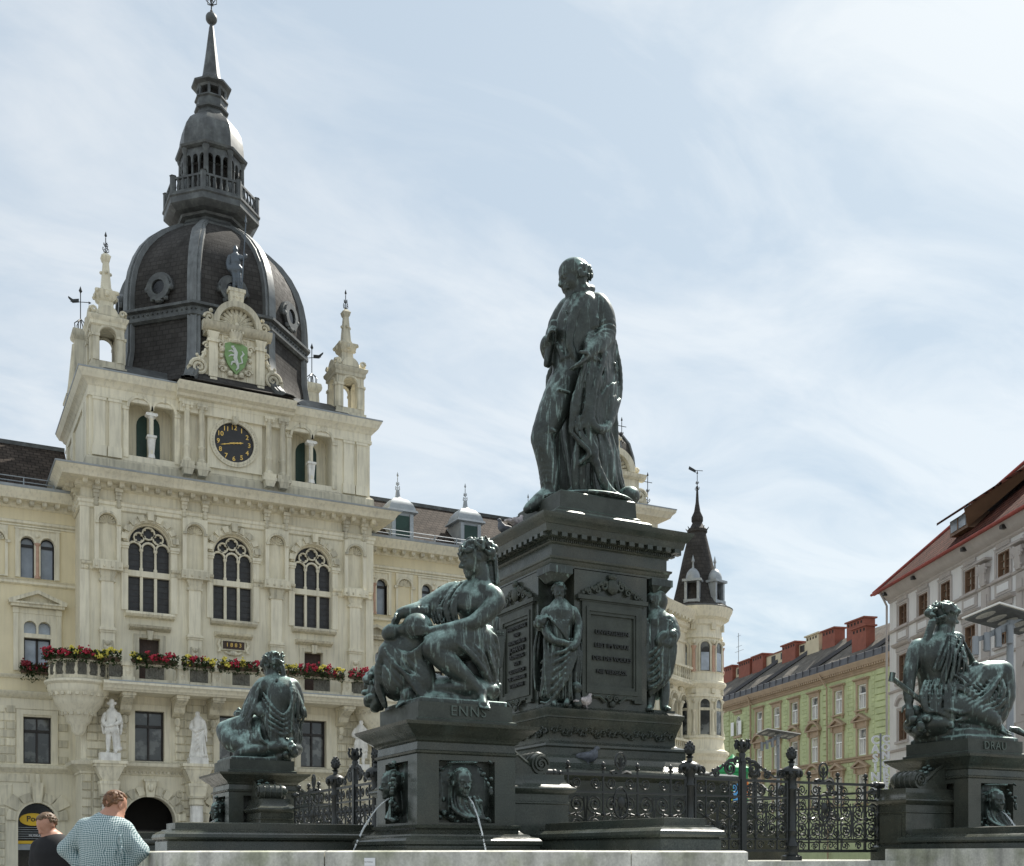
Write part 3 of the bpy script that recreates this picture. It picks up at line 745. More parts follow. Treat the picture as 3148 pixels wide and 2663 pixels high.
# projecting centre bay: columns on consoles, entablature, clock panel
t = MB(); t.box(10.55, TY - 0.32, 21.92, 15.72, TY - 0.06, 22.08); t.run([(0.32, 22.08), (0.5, 22.14), (0.56, 22.24), (0.82, 22.32), (0.88, 22.44), (1.0, 22.55), (1.02, 22.64), (0.3, 22.72)], 10.42, 15.84, TY); t.box(10.6, TY - 0.3, 21.5, 15.66, TY - 0.001, 21.92)
part('clock_entablature', t, 'cream')
for x in (10.9, 11.56, 14.68, 15.34):
    t = MB(); t.lathe([(0.2, 19.2), (0.2, 19.34), (0.155, 19.4), (0.155, 19.85), (0.185, 19.9), (0.185, 19.96), (0.15, 20.0), (0.13, 21.5), (0.17, 21.56), (0.15, 21.62), (0.22, 21.76)], x, TY - 0.27, 14); t.box(x - 0.24, TY - 0.5, 21.76, x + 0.24, TY - 0.06, 21.9)
    for q in (-1, 1): t.ball((x + q * 0.18, TY - 0.45, 21.7), 0.07, 6, 5)
    part('clock_column', t, 'cream_stone')
    t = MB(); t.box(x - 0.29, TY - 0.56, 19.0, x + 0.29, TY - 0.002, 19.2); t.box(x - 0.34, TY - 0.62, 18.86, x + 0.34, TY - 0.16, 19.0); t.frus(x, TY - 0.36, 18.6, 18.86, 0.18, 0.2, 0.26, 0.25); part('console', t, 'cream_stone')
t = MB(); cz = 20.48; cxk = 13.08
t.wall(quad(11.85, 14.4, 19.2, 21.5), [[(cxk + 0.93 * math.cos(a), cz + 0.93 * math.sin(a)) for a in [2 * math.pi * i / 32 for i in range(32)]]], TY - 0.14, TY - 0.002); part('clock_panel', t, 'cream')
t = MB(); ring_arch(t, cxk, cz, 0.92, 1.13, TY - 0.24, TY - 0.135, 36, 0, 2 * math.pi); cr = part('clock_frame', t, 'cream_stone')
t = MB(); t.prism([(cxk + 0.93 * math.cos(a), cz + 0.93 * math.sin(a)) for a in [2 * math.pi * i / 40 for i in range(40)]], TY - 0.09, TY - 0.01); ck = part('clock_dial', t, 'clock_face')
t = MB()
for i in range(48):
    a = 2 * math.pi * i / 48; t.ball((cxk + 1.02 * math.cos(a), TY - 0.24, cz + 1.02 * math.sin(a)), 0.035, 5, 4)
part('bead', t, 'cream_stone', cr)
for i in range(1, 13):
    a = math.pi / 2 - 2 * math.pi * i / 12
    text('numeral', str(i), 0.30, face_y(cxk + 0.72 * math.cos(a), TY - 0.1, cz + 0.72 * math.sin(a)), 'gilt', ck, 0.008, bevel=0.004)
def hand(length, w, ang, y):
    m_ = MB(); d = Vector((math.sin(ang), 0, math.cos(ang))); nrm = Vector((d.z, 0, -d.x)); o = Vector((cxk, y, cz))
    m_.add([o - d * 0.2 - nrm * w, o - d * 0.2 + nrm * w, o + d * length * 0.8 + nrm * w * 0.8, o + d * length, o + d * length * 0.8 - nrm * w * 0.8], [(0, 1, 2, 3, 4)])
    m_.ball(o + d * length * 0.66, w * 1.8, 6, 4, (1, 0.2, 1)); m_.ball(o + d * length * 0.35, w * 1.6, 6, 4, (1, 0.2, 1)); m_.ball(o, 0.05, 8, 5, (1, 0.3, 1))
    part('clock_hand', m_, 'gilt', ck)
hand(0.66, 0.022, R(42 * 6 + 5), TY - 0.115); hand(0.46, 0.03, R(2.7 * 30), TY - 0.13)
t = MB(); t.frus(cxk, TY - 0.3, 21.3, 21.62, 0.10, 0.1, 0.15, 0.16); t.ball((cxk, TY - 0.42, 21.42), 0.15, 8, 6, (0.9, 0.7, 1.2)); part('mask_keystone', t, 'cream_stone', cr)

# --- gable with the coat of arms
GY = TY - 0.12
t = MB(); t.box(10.85, GY - 0.1, 22.66, 15.5, GY + 0.5, 23.1); t.box(10.95, GY - 0.02, 23.1, 15.4, GY + 0.5, 23.36)
gab = part('gable', t, 'cream')
t = MB(); t.box(11.95, GY, 23.3, 14.45, GY + 0.6, 25.5); part('gable_panel', t, 'cream', gab)
t = MB()
for x in (12.1, 14.30):
    t.box(x - 0.2, GY - 0.14, 23.36, x + 0.2, GY + 0.1, 24.95); t.box(x - 0.27, GY - 0.2, 24.95, x + 0.27, GY + 0.1, 25.08); t.frus(x, GY - 0.1, 25.08, 25.4, 0.18, 0.1, 0.27, 0.16); t.box(x - 0.16, GY - 0.2, 22.9, x + 0.16, GY, 23.3)
t.box(12.5, GY - 0.05, 23.4, 12.62, GY + 0.01, 25.3); t.box(13.66, GY - 0.05, 23.4, 13.78, GY + 0.01, 25.3); t.box(12.5, GY - 0.05, 25.3, 13.78, GY + 0.01, 25.42)
part('gable_pilaster', t, 'cream_stone', gab)
t = MB(); t.run([(0.1, 25.45), (0.3, 25.55), (0.38, 25.68), (0.42, 25.8), (0.1, 25.86)], 11.6, 14.8, GY); t.box(11.75, GY - 0.1, 25.4, 14.65, GY + 0.6, 25.8)
ring_arch(t, 13.2, 25.86, 0.86, 1.12, GY - 0.32, GY + 0.5, 20); t.prism([(13.2 + 0.9 * math.cos(a), 25.86 + 0.9 * math.sin(a)) for a in [math.pi * i / 16 for i in range(17)]], GY + 0.1, GY + 0.5)
part('gable_arch', t, 'cream_stone', gab)
t = MB()
for k in range(11):
    a = math.pi * (k + 0.5) / 11
    t.tube([(13.2 + 0.14 * math.cos(a), GY + 0.05, 25.9 + 0.14 * math.sin(a)), (13.2 + 0.5 * math.cos(a), GY - 0.06, 25.9 + 0.5 * math.sin(a)), (13.2 + 0.80 * math.cos(a), GY + 0.04, 25.88 + 0.8 * math.sin(a))], [0.04, 0.09, 0.10], 6)
t.ball((13.2, GY - 0.05, 25.95), 0.14, 8, 5); part('shell', t, 'cream_stone', gab)
t = MB(); t.box(12.85, GY - 0.1, 26.92, 13.55, GY + 0.5, 27.05); t.frus(13.2, GY + 0.2, 27.05, 27.5, 0.30, 0.3, 0.34, 0.34); t.box(12.8, GY - 0.16, 27.5, 13.6, GY + 0.56, 27.66)
for k in range(3): t.ball((13.03 + 0.17 * k, GY - 0.1, 27.28), 0.07, 6, 5)
part('pedestal', t, 'cream_stone', gab)
def spiral(cx, cz, r0, turns, y, sg=1, n=30, a0=0.0, shrink=0.88):
    return [(cx + sg * r0 * (1 - shrink * i / n) * math.cos(a0 + turns * 2 * math.pi * i / n), y, cz + r0 * (1 - shrink * i / n) * math.sin(a0 + turns * 2 * math.pi * i / n)) for i in range(n + 1)]
for sg in (-1, 1):
    cx = 13.2 + sg * 1.72
    t = MB(); t.prism([(13.2 + sg * x, z) for x, z in ((1.25, 23.36), (2.2, 23.36), (2.25, 23.7), (2.0, 24.05), (1.65, 24.1), (1.5, 24.4), (1.25, 24.75))][::sg], GY + 0.05, GY + 0.4)
    t.tube(spiral(cx, 23.72, 0.4, 2.0, GY + 0.0, sg), [0.09 - 0.05 * i / 30 for i in range(31)], 6)
    t.tube([(13.2 + sg * x, GY + 0.02, z) for x, z in ((1.95, 24.02), (1.62, 24.12), (1.48, 24.4), (1.42, 24.62))], [0.07, 0.09, 0.09, 0.06], 6)
    for k in range(5): t.ball((13.2 + sg * (1.45 + 0.09 * k), GY, 24.35 - 0.05 * k + 0.12 * math.sin(k * 2)), 0.08, 6, 4)
    t.tube(spiral(13.2 + sg * 1.38, 24.78, 0.17, 1.3, GY - 0.02, sg, 14), 0.05, 5)
    t.tube(spiral(13.2 + sg * 1.28, 26.05, 0.24, 1.5, GY - 0.1, sg, 16), 0.07, 5); t.ball((13.2 + sg * 1.2, GY - 0.1, 26.4), 0.1, 6, 4); part('scroll', t, 'cream_stone', gab)
def shield_poly(cx, cz, w, h, n=10):
    p = [(cx - w, cz + h * 0.62), (cx - w * 0.5, cz + h * 0.75), (cx, cz + h * 0.70), (cx + w * 0.5, cz + h * 0.75), (cx + w, cz + h * 0.62), (cx + w * 1.02, cz), (cx + w * 0.75, cz - h * 0.5), (cx, cz - h), (cx - w * 0.75, cz - h * 0.5), (cx - w * 1.02, cz)]
    return p[::-1]
t = MB()
for k in range(16):
    a = 2 * math.pi * k / 16; t.ball((13.14 + 0.66 * math.cos(a), GY - 0.08, 24.4 + 0.82 * math.sin(a)), 0.12 + 0.04 * (k % 2), 6, 4)
for sg in (-1, 1):
    t.tube(spiral(13.14 + sg * 0.68, 24.9, 0.2, 1.3, GY - 0.1, sg, 14), 0.06, 5); t.tube(spiral(13.14 + sg * 0.6, 23.8, 0.18, 1.3, GY - 0.1, sg, 14), 0.06, 5)
t.lathe([(0.26, 25.05), (0.3, 25.12), (0.25, 25.18), (0.3, 25.3), (0.34, 25.5)], 13.14, GY - 0.12, 12)
for k in range(5): t.box(12.86 + k * 0.13, GY - 0.36, 25.48, 12.94 + k * 0.13, GY - 0.15, 25.6)
ca = part('coat_of_arms', t, 'cream_stone', gab)
t = MB(); t.prism(shield_poly(13.14, 24.45, 0.52, 0.84), GY - 0.2, GY - 0.06); sh = part('shield', t, 'heraldic_green', gab)
t = MB(); yy = GY - 0.215                      # rampant beast in silver on the shield
for pts, r in (([(13.2, 24.05), (13.08, 24.35), (13.12, 24.62), (13.02, 24.82)], [0.07, 0.1, 0.09, 0.07]), ([(13.02, 24.84), (12.9, 24.86)], [0.09, 0.04]), ([(13.1, 24.6), (12.9, 24.68), (12.78, 24.62)], [0.05, 0.04, 0.02]), ([(13.08, 24.5), (12.88, 24.46), (12.78, 24.38)], [0.05, 0.04, 0.02]),
               ([(13.15, 24.2), (12.95, 24.15), (12.9, 24.0)], [0.07, 0.05, 0.03]), ([(13.2, 24.1), (13.22, 23.92), (13.12, 23.8)], [0.07, 0.05, 0.03]), ([(13.22, 24.1), (13.42, 24.2), (13.36, 24.45), (13.48, 24.62), (13.4, 24.74)], [0.03, 0.04, 0.05, 0.05, 0.02])):
    t.tube([(x, yy, z) for x, z in pts], r, 6)
part('heraldic_beast', t, 'silver_paint', gab)

# --- aedicule turrets on the front corners
def iron_finial(mb, x, y, z, h, fan=True):
    mb.tube([(x, y, z), (x, y, z + h)], 0.022, 5); mb.lathe([(0.0, z + h), (0.06, z + h + 0.1), (0.0, z + h + 0.3)], x, y, 6)
    for zz in (z + h * 0.3, z + h * 0.6):
        for q in range(4):
            a = q * math.pi / 2 + 0.4; s_ = 0.16 if zz < z + h * 0.5 else 0.11
            mb.tube([(x, y, zz - s_), (x + s_ * math.cos(a), y + s_ * math.sin(a), zz - s_ * 0.3), (x + s_ * 0.9 * math.cos(a), y + s_ * 0.9 * math.sin(a), zz + s_ * 0.4), (x + s_ * 0.4 * math.cos(a), y + s_ * 0.4 * math.sin(a), zz)], 0.018, 4)
def aedicule(cx, cy):
    t = MB(); h = 0.72
    t.box(cx - h - 0.08, cy - h - 0.08, 22.7, cx + h + 0.08, cy + h + 0.08, 23.2); t.box(cx - h, cy - h, 23.2, cx + h, cy + h, 23.45)
    tr = part('corner_turret', t, 'cream_stone')
    t = MB()
    for ang in range(4):
        M_ = Matrix.Translation((cx, cy, 0)) @ Matrix.Rotation(ang * math.pi / 2, 4, 'Z')
        t.wall(quad(-h + 0.02, h - 0.02, 23.45, 25.1), [arch(-0.36, 0.36, 23.46, 24.6, 10)], -h + 0.02, -h + 0.34, M=M_, sides=False)
        for sg in (-1, 1): t.box(sg * 0.52 - 0.13, -h - 0.04, 23.45, sg * 0.52 + 0.13, -h + 0.03, 24.5, M_); t.box(sg * 0.52 - 0.17, -h - 0.08, 24.5, sg * 0.52 + 0.17, -h + 0.03, 24.62, M_)
        k0 = len(t.v); ring_arch(t, 0, 24.62, 0.37, 0.47, -h - 0.03, -h + 0.03, 10); t.v[k0:] = [tuple(M_ @ Vector(p)) for p in t.v[k0:]]
        k0 = len(t.v); t.prism([(0.44 * math.cos(a), 25.5 + 0.44 * math.sin(a)) for a in [math.pi * i / 10 for i in range(11)]], -h - 0.06, -h + 0.3)
        for sg in (-1, 1): t.tube(spiral(sg * 0.62, 25.66, 0.15, 1.2, -h - 0.04, sg, 10), 0.06, 5)
        t.v[k0:] = [tuple(M_ @ Vector(p)) for p in t.v[k0:]]
    part('arcade', t, 'cream_stone', tr)
    t = MB(); t.rect([(0.0, 25.0), (0.06, 25.05), (0.06, 25.2), (0.14, 25.3), (0.16, 25.42), (0.0, 25.52)], cx - h, cy - h, cx + h, cy + h)
    t.rect([(0.3, 25.5), (0.18, 25.8), (0.05, 26.0), (0.02, 26.35), (0.12, 26.45), (0.2, 26.7), (0.22, 26.78), (0.02, 26.85), (-0.05, 27.0), (-0.14, 28.2), (-0.1, 28.26), (-0.05, 28.45), (-0.1, 28.5), (-0.17, 28.6)], cx - 0.26, cy - 0.26, cx + 0.26, cy + 0.26)
    for ang in range(4):
        a = ang * math.pi / 2; t.ball((cx + 0.42 * math.cos(a), cy + 0.42 * math.sin(a), 26.62), 0.13, 6, 5); t.ball((cx + 0.2 * math.cos(a), cy + 0.2 * math.sin(a), 27.7), 0.08, 6, 4)
        a += math.pi / 4; t.ball((cx + 0.62 * math.cos(a), cy + 0.62 * math.sin(a), 26.7), 0.1, 6, 4)
    part('obelisk', t, 'cream_stone', tr)
    t = MB(); iron_finial(t, cx, cy, 28.58, 0.75); part('finial', t, 'wrought_iron', tr)
aedicule(7.6, 54.35); aedicule(19.02, 54.35)
def vane_pedestal(cx, cy, z0, z1, sg):
    t = MB(); t.rect([(0.25, z0), (0.25, z0 + 1.1), (0.33, z0 + 1.2), (0.33, z0 + 1.3), (0.0, z0 + 1.5), (-0.12, z1 - 0.5), (0.0, z1 - 0.35), (0.03, z1 - 0.22), (-0.02, z1)], cx - 0.42, cy - 0.42, cx + 0.42, cy + 0.42)
    t.tube([(cx - 0.45, cy, z0 + 1.45), (cx - 0.42, cy, z0 + 1.9), (cx - 0.3, cy, z1 - 0.7)], [0.22, 0.18, 0.1], 8); t.tube([(cx + 0.45, cy, z0 + 1.45), (cx + 0.42, cy, z0 + 1.9), (cx + 0.3, cy, z1 - 0.7)], [0.22, 0.18, 0.1], 8)
    p_ = part('vane_pedestal', t, 'cream_stone')
    t = MB(); t.tube([(cx, cy, z1), (cx, cy, z1 + 2.0)], 0.025, 5); t.lathe([(0.0, z1 + 1.9), (0.09, z1 + 2.05), (0.0, z1 + 2.3)], cx, cy, 6)
    for q in range(6):
        a = q * math.pi / 3; t.tube([(cx, cy, z1 + 0.65), (cx + 0.28 * math.cos(a), cy + 0.28 * math.sin(a), z1 + 0.4), (cx + 0.25 * math.cos(a), cy + 0.25 * math.sin(a), z1 + 0.05)], 0.025, 4)
    V = VRIGHT * sg
    def q_(a, b): return Vector((cx, cy, z1 + 1.55 + b)) + V * a
    t.tube([q_(-0.45, -0.08), q_(0.5, -0.02)], 0.02, 4)
    t.add([q_(0.08, 0.12), q_(0.38, 0.10), q_(0.62, 0.26), q_(0.62, 0.16), q_(0.4, -0.1), q_(0.08, -0.08)], [(0, 1, 2, 3, 4, 5)]); t.add([q_(-0.55, -0.1), q_(-0.4, -0.02), q_(-0.4, -0.18)], [(0, 1, 2)])
    part('weather_vane', t, 'wrought_iron', p_)
vane_pedestal(7.25, 60.4, 22.7, 27.45, -1); vane_pedestal(19.1, 60.1, 22.7, 26.95, 1)

# --- tower roof and dome
DX, DY = TX, 57.74
def octa(prof, m, name, parent=None, n=8, ang=20):
    t = MB(); t.lathe(prof, DX, DY, n, rot=math.pi / 8); o = part(name, t, m, parent or TH, ang)
    L0 = DX, DY
    set_uv(o, lambda c: ((math.atan2(c.y - L0[1], c.x - L0[0]) + 0.01) * 4.6, c.z * 1.05))
    return o
t = MB(); t.frus(TX, TY + bd / 2, 22.7, 23.6, 6.3, bd / 2, 5.0, bd / 2 - 1.0); part('tower_roof', t, 'lead_sheet')
dome = octa([(6.2, 22.75), (5.55, 23.05), (5.05, 23.55), (4.75, 24.2), (4.62, 25.0), (4.6, 26.3), (4.62, 26.85), (4.62, 27.6), (4.56, 28.3), (4.42, 29.0), (4.18, 29.65), (3.82, 30.3), (3.35, 30.9), (2.75, 31.45), (2.1, 31.95), (1.75, 32.2)], 'dome_slate', 'dome', TH)
rib_prof = [(6.25, 22.8), (5.6, 23.1), (5.1, 23.6), (4.8, 24.25), (4.67, 25.0), (4.65, 26.35)]
rib_prof2 = [(4.72, 26.9), (4.7, 27.6), (4.64, 28.3), (4.5, 29.0), (4.26, 29.68), (3.9, 30.35), (3.43, 30.95), (2.82, 31.52), (2.16, 32.02), (1.8, 32.25)]
for k in range(8):
    a = math.pi / 8 + k * math.pi / 4; e = Vector((math.cos(a), math.sin(a), 0)); f_ = Vector((-e.y, e.x, 0))
    t = MB()
    for pr in (rib_prof, rib_prof2):
        for off, wd, pr_d in ((0, 0.30, 0.0), (0, 0.14, 0.07)):
            vs = []; fs = []
            for i, (r, z) in enumerate(pr):
                w_ = wd * (1.0 if r > 3 else 0.6)
                p = Vector((DX, DY, z)) + e * (r + 0.02 + pr_d)
                vs += [p + f_ * w_, p - f_ * w_, p - f_ * w_ - e * 0.35, p + f_ * w_ - e * 0.35]
                if i: b_ = 4 * i; fs += [(b_ - 4 + j, b_ - 4 + (j + 1) % 4, b_ + (j + 1) % 4, b_ + j) for j in range(4)]
            t.add(vs, fs)
    part('rib', t, 'lead_rib', dome)
octa([(4.7, 26.2), (4.82, 26.3), (4.82, 26.44), (4.74, 26.48), (4.74, 26.7), (4.92, 26.76), (4.92, 26.88), (4.6, 26.95)], 'lead_sheet', 'dome_band', dome)
st = MB(); st.ball((0, 0, 0), 0.05, 5, 4); stm = st.mesh('stud', 'lead_sheet'); sl = []
for k in (4, 5, 6, 7, 0):
    for i in range(14):
        a0, a1 = math.pi / 8 + (k - 0) * math.pi / 4 - math.pi / 4, math.pi / 8 + k * math.pi / 4
        p0 = Vector((math.cos(a0), math.sin(a0), 0)) * 4.78; p1 = Vector((math.cos(a1), math.sin(a1), 0)) * 4.78
        q = p0.lerp(p1, (i + 0.5) / 14); sl.append((DX + q.x, DY + q.y, 26.58))
copies('stud', stm, dome, sl)
for k in range(8):                               # round dormers
    a = k * math.pi / 4; M_ = Matrix.Translation((DX, DY, 0)) @ Matrix.Rotation(a + math.pi / 2, 4, 'Z')
    rr = 4.32; t = MB()
    t.tube([(0, -rr + 1.0, 27.83), (0, -rr - 0.1, 27.75)], 0.52, 16); t.v = [tuple(p) for p in t.v]
    ring_arch(t, 0, 27.75, 0.34, 0.62, -rr - 0.22, -rr - 0.08, 18, 0, 2 * math.pi); ring_arch(t, 0, 27.75, 0.56, 0.72, -rr - 0.1, -rr + 0.35, 18, -0.2, math.pi + 0.2)
    for sg in (-1, 1): t.ball((sg * 0.62, -rr - 0.1, 27.69), 0.16, 6, 5); t.ball((sg * 0.36, -rr - 0.1, 27.23), 0.13, 6, 5)
    t.ball((0, -rr - 0.1, 27.13), 0.16, 6, 5, (1.6, 1, 0.8)); t.v = [tuple(M_ @ Vector(p)) for p in t.v]
    oc = part('round_dormer', t, 'lead_sheet', dome)
    t = MB(); t.prism([(0.36 * math.cos(q), 27.75 + 0.36 * math.sin(q)) for q in [2 * math.pi * i / 18 for i in range(18)]], -rr - 0.14, -rr - 0.11, M_); part('pane', t, 'dark_glass', oc)
# lantern
lan = octa([(1.82, 32.1), (1.85, 32.22), (1.7, 32.28), (1.52, 32.5), (1.5, 32.62), (1.7, 32.68), (1.76, 32.78), (2.05, 32.85), (2.28, 33.0), (2.36, 33.08), (2.36, 33.36), (2.42, 33.42), (2.42, 33.5), (1.3, 33.52)], 'lead_sheet', 'lantern')
t = MB()
for k in range(8):
    a = math.pi / 8 + k * math.pi / 4; a2 = a + math.pi / 4
    p0 = Vector((DX + 2.22 * math.cos(a), DY + 2.22 * math.sin(a), 0)); p1 = Vector((DX + 2.22 * math.cos(a2), DY + 2.22 * math.sin(a2), 0))
    t.lathe([(0.15, 33.5), (0.15, 34.4), (0.19, 34.42), (0.0, 34.5)], p0.x, p0.y, 6)
    for z in (33.62, 34.28): t.bar(p0 + Vector((0, 0, z)), p1 + Vector((0, 0, z)), 0.12, 0.1)
    for i in range(1, 6):
        q = p0.lerp(p1, i / 6); t.lathe([(0.05, 33.66), (0.085, 33.8), (0.04, 34.04), (0.07, 34.24)], q.x, q.y, 6)
part('gallery_rail', t, 'lead_sheet', lan)
t = MB()
for k in range(8):
    a = math.pi / 8 + k * math.pi / 4; a2 = a + math.pi / 4
    p0 = Vector((DX + 1.5 * math.cos(a), DY + 1.5 * math.sin(a), 0)); p1 = Vector((DX + 1.5 * math.cos(a2), DY + 1.5 * math.sin(a2), 0))
    t.lathe([(0.2, 33.5), (0.2, 33.8), (0.13, 33.88), (0.12, 35.85), (0.18, 35.95), (0.2, 36.1)], p0.x, p0.y, 8)
    for i in (1, 2): q = p0.lerp(p1, i / 3); t.tube([(q.x, q.y, 33.5), (q.x, q.y, 35.75)], 0.06, 6)
    e = (p1 - p0).normalized(); M_ = Matrix.Translation(p0) @ Matrix(((e.x, -e.y, 0, 0), (e.y, e.x, 0, 0), (0, 0, 1, 0), (0, 0, 0, 1)))
    L_ = (p1 - p0).length
    t.wall(quad(0.0, L_, 35.3, 36.12), [[(L_ * (j + 0.5) / 3 + 0.145 * math.cos(q), 35.52 + 0.22 * math.sin(q)) for q in [math.pi * i / 8 for i in range(9)]] + [(L_ * (j + 0.5) / 3 - 0.145, 35.301), (L_ * (j + 0.5) / 3 + 0.145, 35.301)] for j in range(3)], -0.06, 0.08, M_)
part('lantern_arcade', t, 'lead_sheet', lan)
octa([(0.85, 33.5), (0.85, 36.1)], 'interior_dark', 'bell_chamber', lan)
octa([(1.62, 36.05), (1.76, 36.12), (1.8, 36.22), (1.62, 36.3), (1.6, 36.6), (1.57, 37.0), (1.47, 37.45), (1.25, 37.85), (1.05, 38.05), (0.9, 38.1)], 'lead_sheet', 'bell_roof', lan)
octa([(1.02, 37.98), (1.0, 38.06), (0.78, 38.3), (0.72, 38.5), (0.84, 38.56), (0.86, 38.64), (0.76, 38.68), (0.76, 39.05), (0.84, 39.1), (0.84, 39.16), (0.5, 39.18)], 'lead_sheet', 'upper_lantern', lan)
for k in range(8):
    a = math.pi / 8 + k * math.pi / 4
    t = MB(); t.lathe([(0.11, 39.16), (0.075, 39.22), (0.075, 39.62), (0.12, 39.72)], DX + 0.66 * math.cos(a), DY + 0.66 * math.sin(a), 6); part('colonnette', t, 'lead_sheet', lan)
octa([(0.4, 39.1), (0.4, 39.8)], 'interior_dark', 'lantern_core', lan)
octa([(0.72, 39.62), (0.78, 39.72), (0.98, 39.8), (1.0, 39.88), (0.66, 40.08), (0.58, 40.14), (0.5, 40.35), (0.46, 40.4), (0.3, 41.5), (0.12, 42.9), (0.06, 43.15)], 'lead_sheet', 'spire', lan)
t = MB(); t.ball((DX, DY, 43.38), 0.29, 14, 9); t.ball((DX, DY, 43.75), 0.07, 8, 5); part('spire_ball', t, 'lead_sheet', lan)
t = MB(); t.tube([(DX, DY, 43.6), (DX, DY, 45.6)], 0.035, 5)
for z, s_ in ((44.3, 0.26), (44.75, 0.2)):
    for q in range(6):
        a = q * math.pi / 3; t.tube([(DX, DY, z - s_), (DX + s_ * math.cos(a), DY + s_ * math.sin(a), z - s_ * 0.4), (DX + s_ * math.cos(a), DY + s_ * math.sin(a), z + s_ * 0.4), (DX + s_ * 0.5 * math.cos(a), DY + s_ * 0.5 * math.sin(a), z + s_ * 0.5)], 0.025, 4)
part('spire_finial', t, 'wrought_iron', lan)

# --- wings: yellow plaster walls, twin arched windows, niches, string courses, mansard roofs with dormers
def twin_window(c, y, z0, zs, parent, glass='curtain_glass', r=0.285, gap=0.26, col='pink_stone'):
    p = MB(); p.box(c - 0.72, y + 0.30, z0 - 0.03, c + 0.72, y + 0.34, zs + r + 0.05)
    win = part('window', p, glass, parent)
    t = MB(); h0, h1 = c - gap / 2 - 2 * r, c + gap / 2 + 2 * r
    t.wall(quad(h0 - 0.22, h1 + 0.22, z0 - 0.01, zs + r + 0.3), [arch(c - gap / 2 - 2 * r, c - gap / 2, z0, zs, 12), arch(c + gap / 2, c + gap / 2 + 2 * r, z0, zs, 12)], y - 0.05, y + 0.25)
    for sg in (-1, 1):
        k = c + sg * (gap / 2 + r); ring_arch(t, k, zs, r + 0.01, r + 0.10, y - 0.11, y - 0.048, 12)
        t.box(c + sg * (gap / 2 + 2 * r + 0.14) - 0.08, y - 0.10, z0, c + sg * (gap / 2 + 2 * r + 0.14) + 0.08, y - 0.048, zs + r + 0.3)
    t.box(h0 - 0.25, y - 0.12, zs + r + 0.3, h1 + 0.25, y + 0.0, zs + r + 0.38); t.ball((c, y - 0.06, zs + r + 0.05), 0.09, 8, 5)
    part('surround', t, 'cream', win)
    t = MB(); t.lathe([(0.13, z0), (0.13, z0 + 0.1), (0.085, z0 + 0.14), (0.075, zs - 0.12), (0.13, zs - 0.06), (0.14, zs + 0.02)], c, y - 0.02, 10); part('colonnette', t, col, win)
    f = MB()
    for sg in (-1, 1):
        k = c + sg * (gap / 2 + r); f.box(k - r, y + 0.22, zs - 0.14, k + r, y + 0.29, zs - 0.02); ring_arch(f, k, zs, r - 0.045, r, y + 0.2, y + 0.29, 10)
        for q in (-1, 1): f.box(k + q * (r - 0.022) - 0.022, y + 0.2, z0, k + q * (r - 0.022) + 0.022, y + 0.29, zs)
    part('window_frame', f, 'dark_frame', win)
    return win
def pedimented_window(c, y, parent, z0=9.6, glass='curtain_glass'):
    p = MB(); p.box(c - 0.62, y + 0.30, z0, c + 0.62, y + 0.34, 11.9); win = part('window', p, glass, parent)
    t = MB()
    t.wall(quad(c - 0.82, c + 0.82, z0 - 0.05, 12.12), [quad(c - 0.56, c + 0.56, z0, 11.05), arch(c - 0.56, c - 0.04, 11.24, 11.55, 10), arch(c + 0.04, c + 0.56, 11.24, 11.55, 10)], y - 0.05, y + 0.25)
    for sg in (-1, 1): t.box(c + sg * 0.9 - 0.1, y - 0.13, z0 - 0.05, c + sg * 0.9 + 0.1, y - 0.001, 12.1); t.box(c + sg * 0.9 - 0.12, y - 0.16, 12.1, c + sg * 0.9 + 0.12, y - 0.001, 12.36)
    t.box(c - 0.78, y - 0.08, 12.12, c + 0.78, y - 0.001, 12.36)
    part('surround', t, 'cream', win)
    t = MB(); t.box(c - 1.12, y - 0.34, 12.38, c + 1.12, y - 0.001, 12.5); t.box(c - 1.2, y - 0.42, 12.5, c + 1.2, y - 0.001, 12.58)
    t.prism([(c - 1.22, 12.58), (c - 0.95, 12.58), (c, 12.98), (c + 0.95, 12.58), (c + 1.22, 12.58), (c + 1.22, 12.66), (c, 13.14), (c - 1.22, 12.66)], y - 0.42, y - 0.001)
    t.prism([(c - 0.95, 12.58), (c + 0.95, 12.58), (c, 12.98)], y - 0.12, y - 0.001)
    part('pediment', t, 'cream_stone', win)
    f = MB(); f.box(c - 0.05, y + 0.2, z0, c + 0.05, y + 0.29, 11.05)
    for sg in (-1, 1): f.box(c + sg * 0.53 - 0.03, y + 0.2, z0, c + sg * 0.53 + 0.03, y + 0.29, 11.05)
    f.box(c - 0.5, y + 0.2, 10.98, c + 0.5, y + 0.29, 11.05)
    part('window_frame', f, 'dark_frame', win)
    return win
def wall_niche(c, y, parent):
    t = MB(); t.wall(quad(c - 0.48, c + 0.48, 13.7, 15.95), [arch(c - 0.36, c + 0.36, 13.75, 15.3, 12)], y - 0.1, y - 0.001); n = part('niche', t, 'cream', parent)
    t = MB(); ring_arch(t, c, 15.3, 0.37, 0.48, y - 0.18, y - 0.09, 12)
    for k in range(9):
        a = math.pi * (k + 0.5) / 9; t.tube([(c + 0.05 * math.cos(a), y - 0.01, 15.3 + 0.05 * math.sin(a)), (c + 0.33 * math.cos(a), y - 0.06, 15.3 + 0.33 * math.sin(a))], [0.02, 0.055], 6)
    for sg in (-1, 1): t.box(c + sg * 0.48 - 0.1, y - 0.16, 15.18, c + sg * 0.48 + 0.1, y - 0.09, 15.3)
    part('shell', t, 'cream_stone', n)
